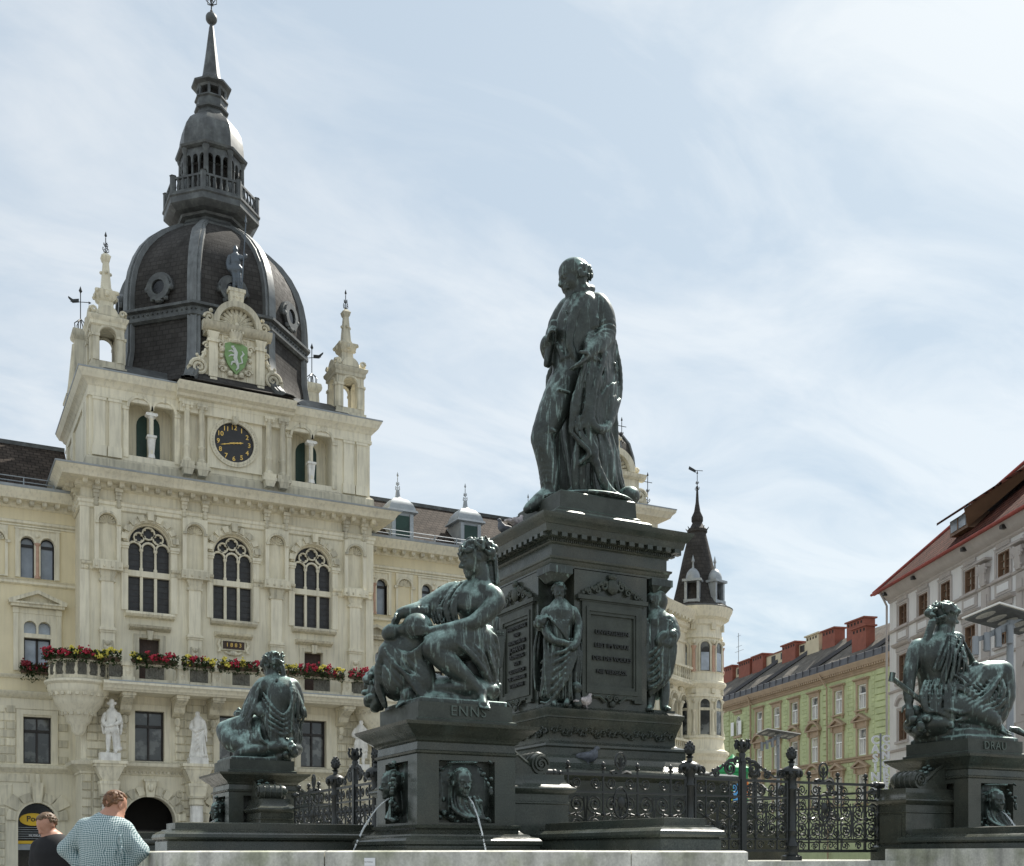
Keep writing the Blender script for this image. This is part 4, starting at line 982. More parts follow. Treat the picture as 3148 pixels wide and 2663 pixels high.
def wing(xa, xb, axes, niches, roofmat, dormers, lower=True):
    y = WY
    hs = []
    for c in axes: hs += [quad(c - 0.7, c + 0.7, 13.72, 15.58), quad(c - 0.6, c + 0.6, 9.62, 11.8), quad(c - 0.58, c + 0.58, 5.42, 7.52), arch(c - 0.8, c + 0.8, 0.02, 2.85, 14)]
    w = MB(); w.wall(quad(xa, xb, 8.3, 17.0), [h for h in hs if h[0][1] > 8.3], y, y + 0.4); wg = part('wing_wall', w, 'yellow_plaster')
    w = MB(); w.wall(quad(xa, xb, 0.01, 8.3), [h for h in hs if h[0][1] < 8.3], y, y + 0.4); part('ground_floor_wall', w, 'cream', wg)
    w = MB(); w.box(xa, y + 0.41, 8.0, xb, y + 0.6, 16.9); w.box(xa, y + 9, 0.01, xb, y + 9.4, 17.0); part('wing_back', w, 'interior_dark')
    for c in axes:
        twin_window(c, y, 13.72, 15.28, wg); pedimented_window(c, y, wg)
        wm = cross_window(c, 5.42, 7.52, 0.58, y, 'dim_glass', wg)
        t = MB()
        for sg in (-1, 1): t.box(c + sg * 0.72 - 0.13, y - 0.06, 5.35, c + sg * 0.72 + 0.13, y - 0.002, 7.6)
        t.box(c - 0.86, y - 0.06, 7.6, c + 0.86, y - 0.002, 7.82); part('surround', t, 'cream', wm)
        t = MB(); ring_arch(t, c, 2.85, 0.8, 1.0, y - 0.06, y - 0.002, 18); ga = part('shop_arch', t, 'cream', wg)
        for k in range(7):
            a0, a1 = math.pi * (k + 0.06) / 7, math.pi * (k + 0.94) / 7
            v = MB(); ring_arch(v, c, 2.85, 0.92, 1.30 + (0.25 if k % 2 else 0.0), y - 0.12, y - 0.03, 2, a0, a1); part('voussoir', v, 'cream_stone', ga)
        t = MB(); t.frus(c, y - 0.1, 3.65, 4.55, 0.16, 0.1, 0.24, 0.16); t.box(c - 0.1, y - 0.2, 4.55, c + 0.1, y, 4.95); part('keystone', t, 'cream_stone', ga)
    for c in niches: wall_niche(c, y, wg)
    t = MB(); t.box(xa, y - 0.05, 7.85, xb, y - 0.003, 8.3); t.run([(0.05, 8.3), (0.16, 8.36), (0.3, 8.5), (0.34, 8.6), (0.0, 8.66)], xa, xb, y); t.run([(0.04, 9.2), (0.12, 9.26), (0.16, 9.36), (0.0, 9.4)], xa, xb, y)
    t.run([(0.05, 5.0), (0.14, 5.1), (0.26, 5.2), (0.28, 5.3), (0.0, 5.36)], xa, xb, y); t.run([(0.04, 13.38), (0.14, 13.44), (0.14, 13.54), (0.22, 13.6), (0.0, 13.66)], xa, xb, y)
    t.run([(0.02, 16.1), (0.08, 16.14), (0.08, 16.24), (0.02, 16.28)], xa, xb, y); t.run([(0.02, 15.98), (0.06, 16.0), (0.06, 16.06), (0.02, 16.08)], xa, xb, y)
    part('string_course', t, 'cream', wg)
    t = MB(); t.run([(0.04, 16.78), (0.14, 16.84), (0.18, 17.02), (0.62, 17.06), (0.68, 17.18), (0.78, 17.32), (0.84, 17.42), (0.86, 17.48), (0.0, 17.5)], xa, xb, y); part('wing_cornice', t, 'cream', wg)
    t = MB(); t.run([(0.88, 17.48), (0.9, 17.6), (0.0, 17.62)], xa, xb, y); part('gutter', t, 'zinc', wg)
    n = int((xb - xa) / 0.52); copies('modillion', mm, wg, [(xa + (k + 0.5) * (xb - xa) / n, y - 0.19, 17.055) for k in range(n)])
    SBL = []
    for c in axes:
        for k in range(7):
            z = 5.42 + k * 0.37
            off = 0.0 if k % 2 else 0.25
            SBL += [(c - 1.68, c - 0.88 - off * 0.0, z, z + 0.36)] if k % 2 else [(c - 1.68, c - 1.32, z, z + 0.36), (c - 1.3, c - 0.88, z, z + 0.36)]
            SBL += [(c + 0.88, c + 1.68, z, z + 0.36)] if k % 2 else [(c + 0.88, c + 1.3, z, z + 0.36), (c + 1.32, c + 1.68, z, z + 0.36)]
        for k in range(9):
            z = 0.1 + k * 0.37
            SBL += [(c - 1.68, c - 1.32, z, z + 0.36), (c + 1.32, c + 1.68, z, z + 0.36)]
        SBL += [(c - 1.68, c - 0.3, 4.55, 4.95), (c + 0.3, c + 1.68, 4.55, 4.95), (c - 1.68, c - 1.02, 3.45, 4.5), (c + 1.02, c + 1.68, 3.45, 4.5)]
    SBL = [r for r in SBL if r[0] >= xa - 0.05 and r[1] <= xb + 0.05]
    blocks(SB, wg, SBL, y - 0.002, 0.05)
    r = MB(); r.add([(xa, y + 0.1, 17.6), (xb, y + 0.1, 17.6), (xb, y + 4.2, 21.0), (xa, y + 4.2, 21.0), (xb, y + 9.4, 21.3), (xa, y + 9.4, 21.3)], [(0, 1, 2, 3), (3, 2, 4, 5)])
    ro = part('mansard_roof', r, roofmat); set_uv(ro, lambda p: (p.x, p.z * 1.3))
    t = MB(); t.box(xa, y + 4.1, 20.95, xb, y + 4.35, 21.15); part('roof_ridge', t, 'lead_sheet', ro)
    t = MB()
    for z in (17.85, 18.05): t.tube([(xa, y - 0.45, z), (xb, y - 0.45, z)], 0.022, 5)
    x = xa + 0.4
    while x < xb: t.tube([(x, y - 0.45, 17.6), (x, y - 0.45, 18.07)], 0.025, 5); t.tube([(x, y - 0.45, 18.05), (x, y + 0.1, 17.62)], 0.018, 4); x += 1.25
    part('snow_guard', t, 'zinc', ro)
    for c in dormers:
        t = MB(); t.box(c - 0.62, y + 0.35, 17.9, c + 0.62, y + 2.4, 19.3); t.box(c - 0.72, y + 0.25, 17.75, c + 0.72, y + 0.5, 17.92)
        for sg in (-1, 1): t.box(c + sg * 0.5 - 0.1, y + 0.26, 17.92, c + sg * 0.5 + 0.1, y + 0.36, 19.2)
        dm = part('dormer', t, 'zinc', ro)
        t = MB(); t.box(c - 0.38, y + 0.30, 18.0, c + 0.38, y + 0.345, 19.1); part('shutter', t, 'green_shutter', dm)
        t = MB(); t.frus(c, y + 1.0, 19.3, 19.42, 0.85, 0.85, 0.8, 0.8)
        t.rect([(0.72, 19.42), (0.7, 19.55), (0.6, 19.8), (0.4, 20.05), (0.15, 20.18), (0.08, 20.3), (0.05, 20.6)], c - 0.02, y + 0.98, c + 0.02, y + 1.02); part('dormer_cap', t, 'zinc', dm)
        t = MB(); iron_finial(t, c, y + 1.0, 20.5, 0.8); part('finial', t, 'zinc', dm)
    return wg
wing(-3.7, X0, [1.4, 4.8], [3.1, -0.3], 'roof_slate', [2.3])
wing(X1, 34.2, [20.85, 24.2, 27.6, 31.0], [22.5, 25.9, 29.3, 32.7], 'roof_slate', [22.55, 26.5, 30.4])
# ------------------------------------------------------------------ right end of the town hall: second domed block, oblique bay with loggia, round corner turret
RB = thing('corner_block', 'cream corner block with small slate dome, loggia and round turret', 'building', (36.0, 55.0, 0))
bx0, bx1, by = 31.5, 37.25, 53.5
t = MB(); t.box(bx0, by, 0.01, bx1, by + 6.0, 20.1); part('wall', t, 'cream', RB)
t = MB(); t.rect([(0.0, 19.5), (0.1, 19.56), (0.1, 19.7), (0.04, 19.74), (0.04, 20.1), (0.3, 20.25), (0.55, 20.35), (0.62, 20.5), (0.78, 20.66), (0.8, 20.8), (-0.2, 20.95)], bx0, by, bx1, by + 6.0); part('cornice', t, 'cream', RB)
t = MB(); t.rect([(0.82, 20.8), (0.82, 20.86), (-0.2, 21.05)], bx0, by, bx1, by + 6.0); part('flashing', t, 'zinc', RB)
for x in (bx0 + 0.4, bx1 - 0.4, bx0 + 1.1, bx1 - 1.1):
    t = MB(); t.box(x - 0.25, by - 0.12, 17.6, x + 0.25, by - 0.002, 19.5); t.box(x - 0.3, by - 0.16, 17.1, x + 0.3, by - 0.002, 17.6); part('pilaster', t, 'cream', RB)
gx = 34.3
t = MB(); t.box(gx - 1.6, by - 0.2, 20.9, gx + 1.6, by + 0.5, 22.3); t.run([(0.2, 22.3), (0.42, 22.42), (0.5, 22.6), (0.1, 22.66)], gx - 1.95, gx + 1.95, by); ring_arch(t, gx, 22.66, 0.9, 1.25, by - 0.4, by + 0.5, 18)
t.prism([(gx + 0.95 * math.cos(a), 22.66 + 0.95 * math.sin(a)) for a in [math.pi * i / 14 for i in range(15)]], by + 0.05, by + 0.4)
t.box(gx - 0.3, by - 0.25, 23.9, gx + 0.3, by + 0.3, 24.4); t.box(gx - 0.4, by - 0.32, 24.4, gx + 0.4, by + 0.4, 24.52); gb2 = part('gable', t, 'cream_stone', RB)
t = MB()
for k in range(11):
    a = math.pi * (k + 0.5) / 11; t.tube([(gx + 0.14 * math.cos(a), by, 22.7 + 0.14 * math.sin(a)), (gx + 0.85 * math.cos(a), by - 0.05, 22.68 + 0.85 * math.sin(a))], [0.04, 0.1], 6)
for sg in (-1, 1):
    t.tube(spiral(gx + sg * 1.75, 21.5, 0.42, 1.6, by - 0.1, sg, 20), 0.1, 6); t.ball((gx + sg * 1.5, by - 0.1, 22.9), 0.18, 8, 6); t.prism([(gx + sg * x, z) for x, z in ((1.5, 20.95), (2.4, 20.95), (2.2, 21.5), (1.8, 21.8), (1.5, 22.3))][::sg], by, by + 0.35)
part('shell', t, 'cream_stone', gb2)
d2x, d2y = 34.75, 56.6
t = MB(); t.lathe([(2.55, 20.9), (2.5, 23.0), (2.66, 23.1), (2.66, 23.35), (2.5, 23.4), (2.48, 24.1), (2.25, 24.9), (1.8, 25.5), (1.2, 25.85), (0.6, 26.0), (0.5, 26.4), (0.1, 27.2)], d2x, d2y, 12, rot=0.2); d2 = part('dome', t, 'dome_slate', RB, 20)
set_uv(d2, lambda c: (math.atan2(c.y - d2y, c.x - d2x) * 3, c.z))
t = MB()
for k in range(12):
    a = 0.2 + k * math.pi / 6; t.tube([(d2x + r * math.cos(a), d2y + r * math.sin(a), z) for r, z in ((2.62, 23.4), (2.54, 24.1), (2.3, 24.92), (1.84, 25.55), (1.22, 25.9))], 0.09, 5)
part('rib', t, 'lead_rib', d2)
t = MB(); t.lathe([(2.6, 22.95), (2.76, 23.05), (2.76, 23.3), (2.55, 23.42)], d2x, d2y, 12, rot=0.2, cap=False); part('dome_band', t, 'lead_sheet', d2)
for (fx, fy, z, h) in ((36.9, 53.9, 20.95, 1.9), (36.4, 56.6, 23.3, 1.6), (35.6, 54.6, 24.4, 1.6), (36.95, 58.9, 20.95, 2.3)):
    t = MB(); iron_finial(t, fx, fy, z, h); t.bar((fx - 0.28, fy, z + h * 0.85), (fx + 0.3, fy, z + h * 0.85), 0.03); part('finial', t, 'wrought_iron', RB)
for zz, kind_ in ((13.72, 0), (9.6, 1)):
    for c in (32.7, 36.1):
        (twin_window(c, by - 0.3, 13.72, 15.28, RB) if kind_ == 0 else pedimented_window(c, by - 0.3, RB))
# oblique bay
OA = R(30); OM = Matrix.Translation((37.35, 54.3, 0)) @ Matrix.Rotation(OA, 4, 'Z'); OL = 6.6
def opart(name, mb, m, parent=RB, ang=35): return mb.build(name, m, parent, ang, M=OM)
LG = [2.05, 3.35, 4.65]
t = MB(); t.wall(quad(0, OL, 0.01, 15.4), [arch(c - 0.45, c + 0.45, 8.3, 10.6, 10) for c in LG] + [quad(5.2, 6.0, 12.2, 13.5)] + [quad(1.0, 1.9, 12.2, 14.4)], 0, 0.5); opart('oblique_wall', t, 'cream')
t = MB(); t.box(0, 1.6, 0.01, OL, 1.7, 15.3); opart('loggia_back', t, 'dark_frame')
t = MB(); t.run([(0.03, 14.9), (0.1, 14.96), (0.1, 15.1), (0.3, 15.2), (0.34, 15.5), (0.62, 15.6), (0.7, 15.8), (0.84, 16.0), (0.88, 16.12), (0.0, 16.25)], -0.3, OL, 0); t.run([(0.02, 14.2), (0.1, 14.26), (0.1, 14.36), (0.02, 14.4)], 0, OL, 0); opart('cornice', t, 'cream')
copies('modillion', mm, RB, [tuple(OM @ Vector((0.2 + k * 0.5, -0.32, 15.62))) for k in range(13)], [(0, 0, OA)] * 13)
t = MB(); t.add([(-0.5, 0.0, 16.2), (OL, 0.0, 16.2), (OL, 4.2, 19.4), (-0.5, 4.2, 19.4)], [(0, 1, 2, 3)]); ro = opart('roof', t, 'roof_slate'); set_uv(ro, lambda c: (c.x, c.z * 1.3))
t = MB()
for c in LG: ring_arch(t, c, 10.6, 0.46, 0.6, -0.06, 0.01, 12)
for c in (1.4, 2.7, 4.0, 5.3): t.lathe([(0.2, 8.2), (0.2, 8.4), (0.13, 8.45), (0.12, 10.2), (0.17, 10.3), (0.2, 10.5)], c, -0.1, 10); t.box(c - 0.22, -0.3, 10.5, c + 0.22, 0.1, 10.62); t.ball((c, -0.12, 11.35), 0.14, 6, 5)
opart('loggia_arcade', t, 'cream_stone')
for (z0, z1, ov) in ((11.75, 12.75, 0.55), (7.3, 8.3, 0.5)):
    t = MB(); t.run([(0.02, z0 - 0.25), (ov * 0.6, z0 - 0.2), (ov, z0 - 0.08), (ov, z0 + 0.05), (0.0, z0 + 0.08)], 0.3, OL, 0); t.box(0.3, -ov + 0.05, z1 - 0.14, OL, -ov + 0.3, z1); t.box(0.3, -ov + 0.05, z0 + 0.08, OL, -ov + 0.3, z0 + 0.18); opart('balcony', t, 'cream_stone')
    bl = MB(); bl.lathe([(0.08, z0 + 0.18), (0.05, z0 + 0.25), (0.1, z0 + 0.42), (0.05, z0 + 0.65), (0.08, z1 - 0.14)], 0, 0, 8); blm = bl.mesh('baluster', 'cream_stone')
    copies('baluster', blm, RB, [tuple(OM @ Vector((0.6 + k * 0.3, -ov + 0.18, 0))) for k in range(20)])
t = MB(); t.box(5.15, 0.2, 12.2, 6.05, 0.3, 13.5); opart('door', t, 'brown_shutter')
t = MB(); t.box(5.05, -0.1, 13.5, 6.15, 0.0, 13.62); ring_arch(t, 5.6, 13.7, 0.4, 0.55, -0.08, 0.0, 12); opart('door_surround', t, 'cream_stone')
# turret
ux, uy = 43.08, 57.5
def turret_part(name, prof, m, n=28, ang=35, par=None):
    t = MB(); t.lathe(prof, ux, uy, n); return part(name, t, m, par or RB, ang)
tur = turret_part('turret', [(0.4, 2.6), (0.7, 3.0), (0.95, 4.2), (1.15, 5.2), (1.2, 5.6), (1.5, 6.4), (1.55, 6.9), (1.75, 7.1), (1.78, 7.3), (1.95, 7.5), (1.95, 7.65), (1.68, 7.8), (1.62, 8.4), (1.7, 8.48), (1.7, 8.6), (1.5, 8.66), (1.5, 10.95), (1.56, 11.0), (1.56, 11.15), (1.5, 11.2), (1.5, 11.5), (1.62, 11.6), (1.78, 11.78), (1.78, 11.9), (1.62, 12.0), (1.6, 12.45), (1.66, 12.5), (1.5, 12.56), (1.48, 14.55), (1.58, 14.62), (1.56, 14.8), (1.5, 14.9), (1.5, 15.35), (1.62, 15.45), (1.66, 15.7), (1.95, 15.85), (2.02, 16.05), (2.15, 16.3), (2.17, 16.45), (1.6, 16.6)], 'cream', 28, 25)
t = MB(); t.lathe([(2.18, 16.44), (2.2, 16.5), (1.5, 16.75), (1.15, 16.85)], ux, uy, 28); part('turret_gutter', t, 'lead_rib', RB)
cone = turret_part('turret_roof', [(1.95, 16.6), (1.5, 17.1), (1.28, 18.0), (0.92, 19.7), (0.54, 21.3), (0.62, 21.4), (0.62, 21.55), (0.45, 21.7), (0.3, 22.0), (0.36, 22.1), (0.36, 22.35), (0.2, 22.7), (0.1, 23.3), (0.05, 24.3)], 'dome_slate', 20)
set_uv(cone, lambda c: (math.atan2(c.y - uy, c.x - ux) * 1.5, c.z))
t = MB(); iron_finial(t, ux, uy, 23.8, 1.2)
for q in range(8):
    a = q * math.pi / 4; t.tube([(ux + 0.5 * math.cos(a), uy + 0.5 * math.sin(a), 21.4), (ux + 0.72 * math.cos(a), uy + 0.72 * math.sin(a), 21.7)], [0.06, 0.02], 5)
t.bar(Vector((ux, uy, 25.3)) - VRIGHT * 0.4, Vector((ux, uy, 25.25)) + VRIGHT * 0.35, 0.03); t.add([Vector((ux, uy, 25.3)) - VRIGHT * 0.08, Vector((ux, uy, 25.55)) - VRIGHT * 0.5, Vector((ux, uy, 25.35)) - VRIGHT * 0.55, Vector((ux, uy, 25.12)) - VRIGHT * 0.1], [(0, 1, 2, 3)])
part('weather_vane', t, 'wrought_iron', cone)
va = math.atan2(-VFWD.y, -VFWD.x)
def on_turret(dang, r): 
    a = va + dang; return Matrix.Translation((ux + r * math.cos(a), uy + r * math.sin(a), 0)) @ Matrix.Rotation(a + math.pi / 2, 4, 'Z')
for dang in (-0.75, 0.15, 0.85):
    Mx = on_turret(dang, 1.5)
    t = MB(); t.prism(arch(-0.3, 0.3, 12.58, 14.05, 10), -0.02, 0.3); w1 = t.build('window', 'dim_glass', RB, M=Mx)
    t = MB(); t.prism(arch(-0.32, 0.32, 8.7, 9.9, 2)[:4] if False else quad(-0.3, 0.3, 8.7, 10.15), -0.02, 0.3); t.prism(arch(-0.3, 0.3, 10.32, 10.55, 10), -0.02, 0.3); w2 = t.build('window', 'dim_glass', RB, M=Mx)
    t = MB(); t.box(-0.25, -0.05, 12.6, 0.25, -0.025, 13.7); t.build('curtain', 'curtain_glass', w1, M=Mx)
    t = MB(); ring_arch(t, 0, 14.05, 0.3, 0.42, -0.1, 0.1, 12); t.box(-0.42, -0.08, 12.5, -0.3, 0.1, 14.05); t.box(0.3, -0.08, 12.5, 0.42, 0.1, 14.05); t.build('surround', 'cream_stone', w1, M=Mx)
    t = MB(); ring_arch(t, 0, 10.55, 0.3, 0.4, -0.08, 0.1, 12); t.box(-0.4, -0.06, 8.6, -0.3, 0.1, 10.55); t.box(0.3, -0.06, 8.6, 0.4, 0.1, 10.55); t.box(-0.3, -0.05, 10.15, 0.3, 0.1, 10.32); t.build('surround', 'cream_stone', w2, M=Mx)
for dang in (-1.15, -0.3, 0.5, 1.2):
    Mx = on_turret(dang, 1.5)
    t = MB(); t.lathe([(0.15, 12.5), (0.15, 12.65), (0.11, 12.7), (0.1, 13.9), (0.15, 14.0), (0.17, 14.1)], 0, -0.05, 10); t.build('half_column', 'pink_stone', RB, M=Mx)
    t = MB(); t.lathe([(0.16, 8.62), (0.16, 8.8), (0.11, 8.9), (0.09, 9.95), (0.14, 10.05), (0.16, 10.2)], 0, -0.03, 10); t.ball((0, -0.1, 14.35), 0.15, 6, 5); t.box(-0.16, -0.16, 15.1, 0.16, 0.1, 15.5); t.ball((0, -0.06, 10.75), 0.13, 6, 5); t.box(-0.13, -0.12, 11.2, 0.13, 0.1, 11.5); t.build('carving', 'cream_stone', RB, M=Mx)
for dang in (-0.35, 0.75):
    Mx = on_turret(dang, 1.35); t = MB()
    t.box(-0.5, -0.45, 16.7, 0.5, 0.6, 16.9); t.box(-0.46, -0.4, 16.9, -0.3, -0.25, 18.0); t.box(0.3, -0.4, 16.9, 0.46, -0.25, 18.0); t.box(-0.46, 0.2, 16.9, 0.46, 0.5, 18.0); t.box(-0.46, -0.25, 16.9, -0.38, 0.2, 18.0); t.box(0.38, -0.25, 16.9, 0.46, 0.2, 18.0)
    t.box(-0.58, -0.52, 18.0, 0.58, 0.55, 18.14); t.lathe([(0.44, 18.14), (0.44, 18.35), (0.36, 18.6), (0.2, 18.8), (0.07, 18.88), (0.05, 19.2), (0.1, 19.3), (0.0, 19.7)], 0, 0, 14); t.build('turret_dormer', 'zinc', RB, M=Mx)

# ------------------------------------------------------------------ green building
mat('green_plaster', (0.49, 0.54, 0.295), rough=0.88, var=0.1, scale=0.8, streak=0.16, rand=0.1)
mat('brown_trim', (0.40, 0.30, 0.205), rough=0.85, var=0.1, scale=1.5, streak=0.15)
mat('white_frame', (0.82, 0.82, 0.79), rough=0.5, var=0.05)
mat('gutter_metal', (0.085, 0.085, 0.092), rough=0.5, var=0.15, metal=0.3, scale=0.8)
mat('chimney_red', (0.27, 0.09, 0.06), rough=0.85, var=0.14, scale=2)
mat('chimney_cream', (0.62, 0.54, 0.38), rough=0.85, var=0.1)
mat('window_mix', (0.10, 0.11, 0.115), rough=0.1, var=0.5, scale=0.8, col2=(0.62, 0.60, 0.52), mix2=(0.42, 0.55), s2=0.7, spec=0.6)
shingles('grey_tiles', (0.175, 0.16, 0.14), 0.5, 0.34, amount=0.3, rough=0.8)
GO = (64.367, 62.264); GM = Matrix.Translation((*GO, 0)) @ Matrix.Rotation(R(-103.27), 4, 'Z')
GB = thing('green_house', 'long light green house with brown window hoods and brick red chimneys', 'house', (GM @ Vector((-15, 0, 0))))
def gpart(name, mb, m, parent=GB, ang=35): return mb.build(name, m, parent, ang, M=GM)
GW = [-21.2, -17.8, -14.5, -11.08, -7.24, -3.74]; hw = 0.62
hs = []
for c in GW: hs += [quad(c - hw, c + hw, 12.75, 14.62), quad(c - hw, c + hw, 9.12, 11.2), quad(c - hw, c + hw, 5.5, 7.6)]
hs.append(arch(-26.2, -25.2, 12.9, 14.25, 10)); hs.append(quad(-26.2, -25.2, 9.12, 11.2))
t = MB(); t.wall(quad(-40, 4, 0.01, 15.8), hs, 0, 0.4); t.box(-40, 0.7, 0.01, 4, 0.8, 15.7); gw_ = gpart('wall', t, 'green_plaster')
def green_window(c, z0, z1, hood):
    t = MB(); t.box(c - hw, 0.28, z0, c + hw, 0.31, z1); w_ = gpart('window', t, 'window_mix')
    f = MB(); zt = z0 + (z1 - z0) * 0.62; fw = 0.085
    for x in (c - hw + fw / 2, c + hw - fw / 2): f.box(x - fw / 2, 0.08, z0, x + fw / 2, 0.27, z1)
    f.box(c - hw + fw, 0.08, z0, c + hw - fw, 0.27, z0 + fw); f.box(c - hw + fw, 0.08, z1 - fw, c + hw - fw, 0.27, z1); f.box(c - hw + fw, 0.06, zt - 0.05, c + hw - fw, 0.27, zt + 0.05); f.box(c - 0.045, 0.07, z0 + fw, c + 0.045, 0.27, zt - 0.05)
    for x in (c - 0.3, c + 0.3): f.box(x - 0.02, 0.09, z0 + fw, x + 0.02, 0.27, zt - 0.05)
    gpart('window_frame', f, 'white_frame', w_)
    s = MB()
    for sg in (-1, 1): s.box(c + sg * (hw + 0.11) - 0.11, -0.08, z0 - 0.1, c + sg * (hw + 0.11) + 0.11, -0.001, z1 + 0.12)
    s.box(c - hw, -0.08, z1, c + hw, -0.001, z1 + 0.12)
    s.box(c - hw - 0.3, -0.2, z0 - 0.2, c + hw + 0.3, -0.001, z0 - 0.1)
    for sg in (-1, 1): s.box(c + sg * (hw + 0.08) - 0.1, -0.14, z0 - 0.42, c + sg * (hw + 0.08) + 0.1, -0.001, z0 - 0.2)
    if hood == 'flat': s.box(c - hw - 0.25, -0.1, z1 + 0.12, c + hw + 0.25, -0.001, z1 + 0.3); s.run([(0.1, z1 + 0.3), (0.28, z1 + 0.38), (0.3, z1 + 0.46), (0.0, z1 + 0.5)], c - hw - 0.42, c + hw + 0.42, 0)
    else:
        zb = z1 + 0.55
        for sg in (-1, 1): s.box(c + sg * (hw + 0.2) - 0.12, -0.22, z1 + 0.1, c + sg * (hw + 0.2) + 0.12, -0.001, zb - 0.04)
        s.box(c - hw - 0.08, -0.1, z1 + 0.12, c + hw + 0.08, -0.001, zb - 0.04); s.box(c - hw - 0.55, -0.34, zb - 0.04, c + hw + 0.55, -0.001, zb + 0.06)
        if hood == 'tri': s.prism([(c - hw - 0.6, zb + 0.06), (c - hw - 0.25, zb + 0.06), (c, zb + 0.42), (c + hw + 0.25, zb + 0.06), (c + hw + 0.6, zb + 0.06), (c, zb + 0.62)], -0.36, -0.001); s.prism([(c - hw - 0.3, zb + 0.06), (c + hw + 0.3, zb + 0.06), (c, zb + 0.45)], -0.14, -0.002)
        else:
            ro_ = 1.3; zc = zb + 0.06 - ro_ * math.cos(math.asin(min(1, (hw + 0.55) / ro_))); a_ = math.asin((hw + 0.55) / ro_)
            ring_arch(s, c, zc, ro_ - 0.16, ro_, -0.34, -0.001, 12, math.pi / 2 - a_, math.pi / 2 + a_)
            s.prism([(c - hw - 0.3, zb + 0.06), (c + hw + 0.3, zb + 0.06), (c + 0.5, zb + 0.28), (c, zb + 0.38), (c - 0.5, zb + 0.28)], -0.14, -0.002)
    gpart('window_surround', s, 'brown_trim', w_)
for i, c in enumerate(GW):
    tri = 'tri' if i >= 4 else 'seg'
    green_window(c, 12.75, 14.62, 'flat'); green_window(c, 9.12, 11.2, tri); green_window(c, 5.5, 7.6, 'tri' if i >= 4 else 'seg')
c = -25.7
t = MB(); t.prism(arch(c - 0.5, c + 0.5, 12.9, 14.25, 10), 0.25, 0.3); w_ = gpart('window', t, 'window_mix')
t = MB(); ring_arch(t, c, 14.25, 0.42, 0.52, 0.05, 0.25, 12); t.box(c - 0.5, 0.05, 12.9, c - 0.4, 0.25, 14.25); t.box(c + 0.4, 0.05, 12.9, c + 0.5, 0.25, 14.25); t.box(c - 0.04, 0.06, 12.9, c + 0.04, 0.25, 14.25); t.box(c - 0.4, 0.06, 14.15, c + 0.4, 0.25, 14.25)
for sg in (-1, 1): t.box(c + sg * 0.82 - 0.3, -0.25, 12.9, c + sg * 0.82 + 0.3, -0.2, 14.2)
gpart('window_frame', t, 'white_frame', w_)
t = MB(); t.box(c - 0.8, -0.15, 12.65, c + 0.8, -0.001, 12.85); t.box(c - 0.75, -0.1, 14.9, c + 0.75, -0.001, 15.1); t.run([(0.1, 15.1), (0.26, 15.18), (0.28, 15.26), (0, 15.3)], c - 0.85, c + 0.85, 0); gpart('window_surround', t, 'brown_trim', w_)
t = MB(); t.run([(0.02, 8.66), (0.1, 8.7), (0.12, 8.86), (0.24, 8.92), (0.26, 9.0), (0, 9.06)], -40, 4, 0); gpart('string_course', t, 'brown_trim')
t = MB(); t.run([(0.02, 15.42), (0.12, 15.5), (0.12, 15.62), (0.2, 15.66), (0.22, 15.9), (0.5, 15.96), (0.56, 16.1), (0.66, 16.24), (0.68, 16.34), (0, 16.4)], -40, 4, 0); gpart('cornice', t, 'brown_trim')
t = MB(); t.run([(0.55, 16.34), (0.5, 16.9), (0.4, 16.95), (0.0, 16.7)], -40, 4, 0); gpart('gutter_parapet', t, 'gutter_metal')
gs = MB().box(0, -0.57, 16.36, 0.04, -0.5, 16.95).mesh('gutter_seam', 'gutter_metal')
copies('gutter_seam', gs, GB, [tuple(GM @ Vector((-39.8 + k * 1.2, 0, 0))) for k in range(36)], [(0, 0, R(-103.27))] * 36)
dd = MB(); dd.box(-0.1, -0.24, -0.16, 0.1, 0, 0); ddm = dd.mesh('dentil', 'brown_trim')
copies('dentil', ddm, GB, [tuple(GM @ Vector((-38 + k * 0.34, -0.22, 15.95))) for k in range(118)], [(0, 0, R(-103.27))] * 118)
# plaster blocks of the facade, laid round the openings
gbm = block_mesh('green_plaster')
occ = []
for c in GW: occ += [(c - 1.25, c + 1.25, 12.3, 15.15), (c - 1.3, c + 1.3, 8.6, 12.4), (c - 1.3, c + 1.3, 5.0, 8.55)]
occ += [(-26.7, -24.7, 12.3, 15.3), (-26.9, -24.5, 8.6, 12.4), (-26.9, -24.5, 5, 8.5), (-40, 4, 8.6, 9.1)]
QX = [(-9.65, -8.97), (-1.97, -0.2), (-23.5, -22.75), (-28.2, -27.5)]
gr_rects = []
row = 0; z = 5.0
while z < 15.3:
    x = 0.9 - (row % 2) * 0.55
    while x > -29.5:
        a, b = x - 1.08, x
        segs = [(a, b)]
        for o0, o1, p0, p1 in occ + [(q0, q1, 0, 20) for q0, q1 in QX]:
            if z + 0.16 < p0 or z + 0.16 > p1: continue
            ns = []
            for s0, s1 in segs:
                if o1 <= s0 or o0 >= s1: ns.append((s0, s1)); continue
                if s0 < o0: ns.append((s0, o0))
                if s1 > o1: ns.append((o1, s1))
            segs = ns
        gr_rects += [(s0, s1, z, z + 0.325) for s0, s1 in segs if s1 - s0 > 0.12]
        x -= 1.1
    row += 1; z += 0.335
gr_rects = [r for r in gr_rects if r[2] > 8.0] + [r for r in gr_rects if r[2] <= 8.0]
RG = R(-103.27)
gr_rects.sort(key=lambda r: (r[2] < 7.5, -r[1]))
copies('plaster_block', gbm, GB, [tuple(GM @ Vector(((a + b) / 2, -0.001, (z0 + z1) / 2))) for a, b, z0, z1 in gr_rects[:300]], [(0, 0, RG)] * 300, [(b - a - 0.03, 0.035, z1 - z0 - 0.03) for a, b, z0, z1 in gr_rects[:300]])
t = MB()
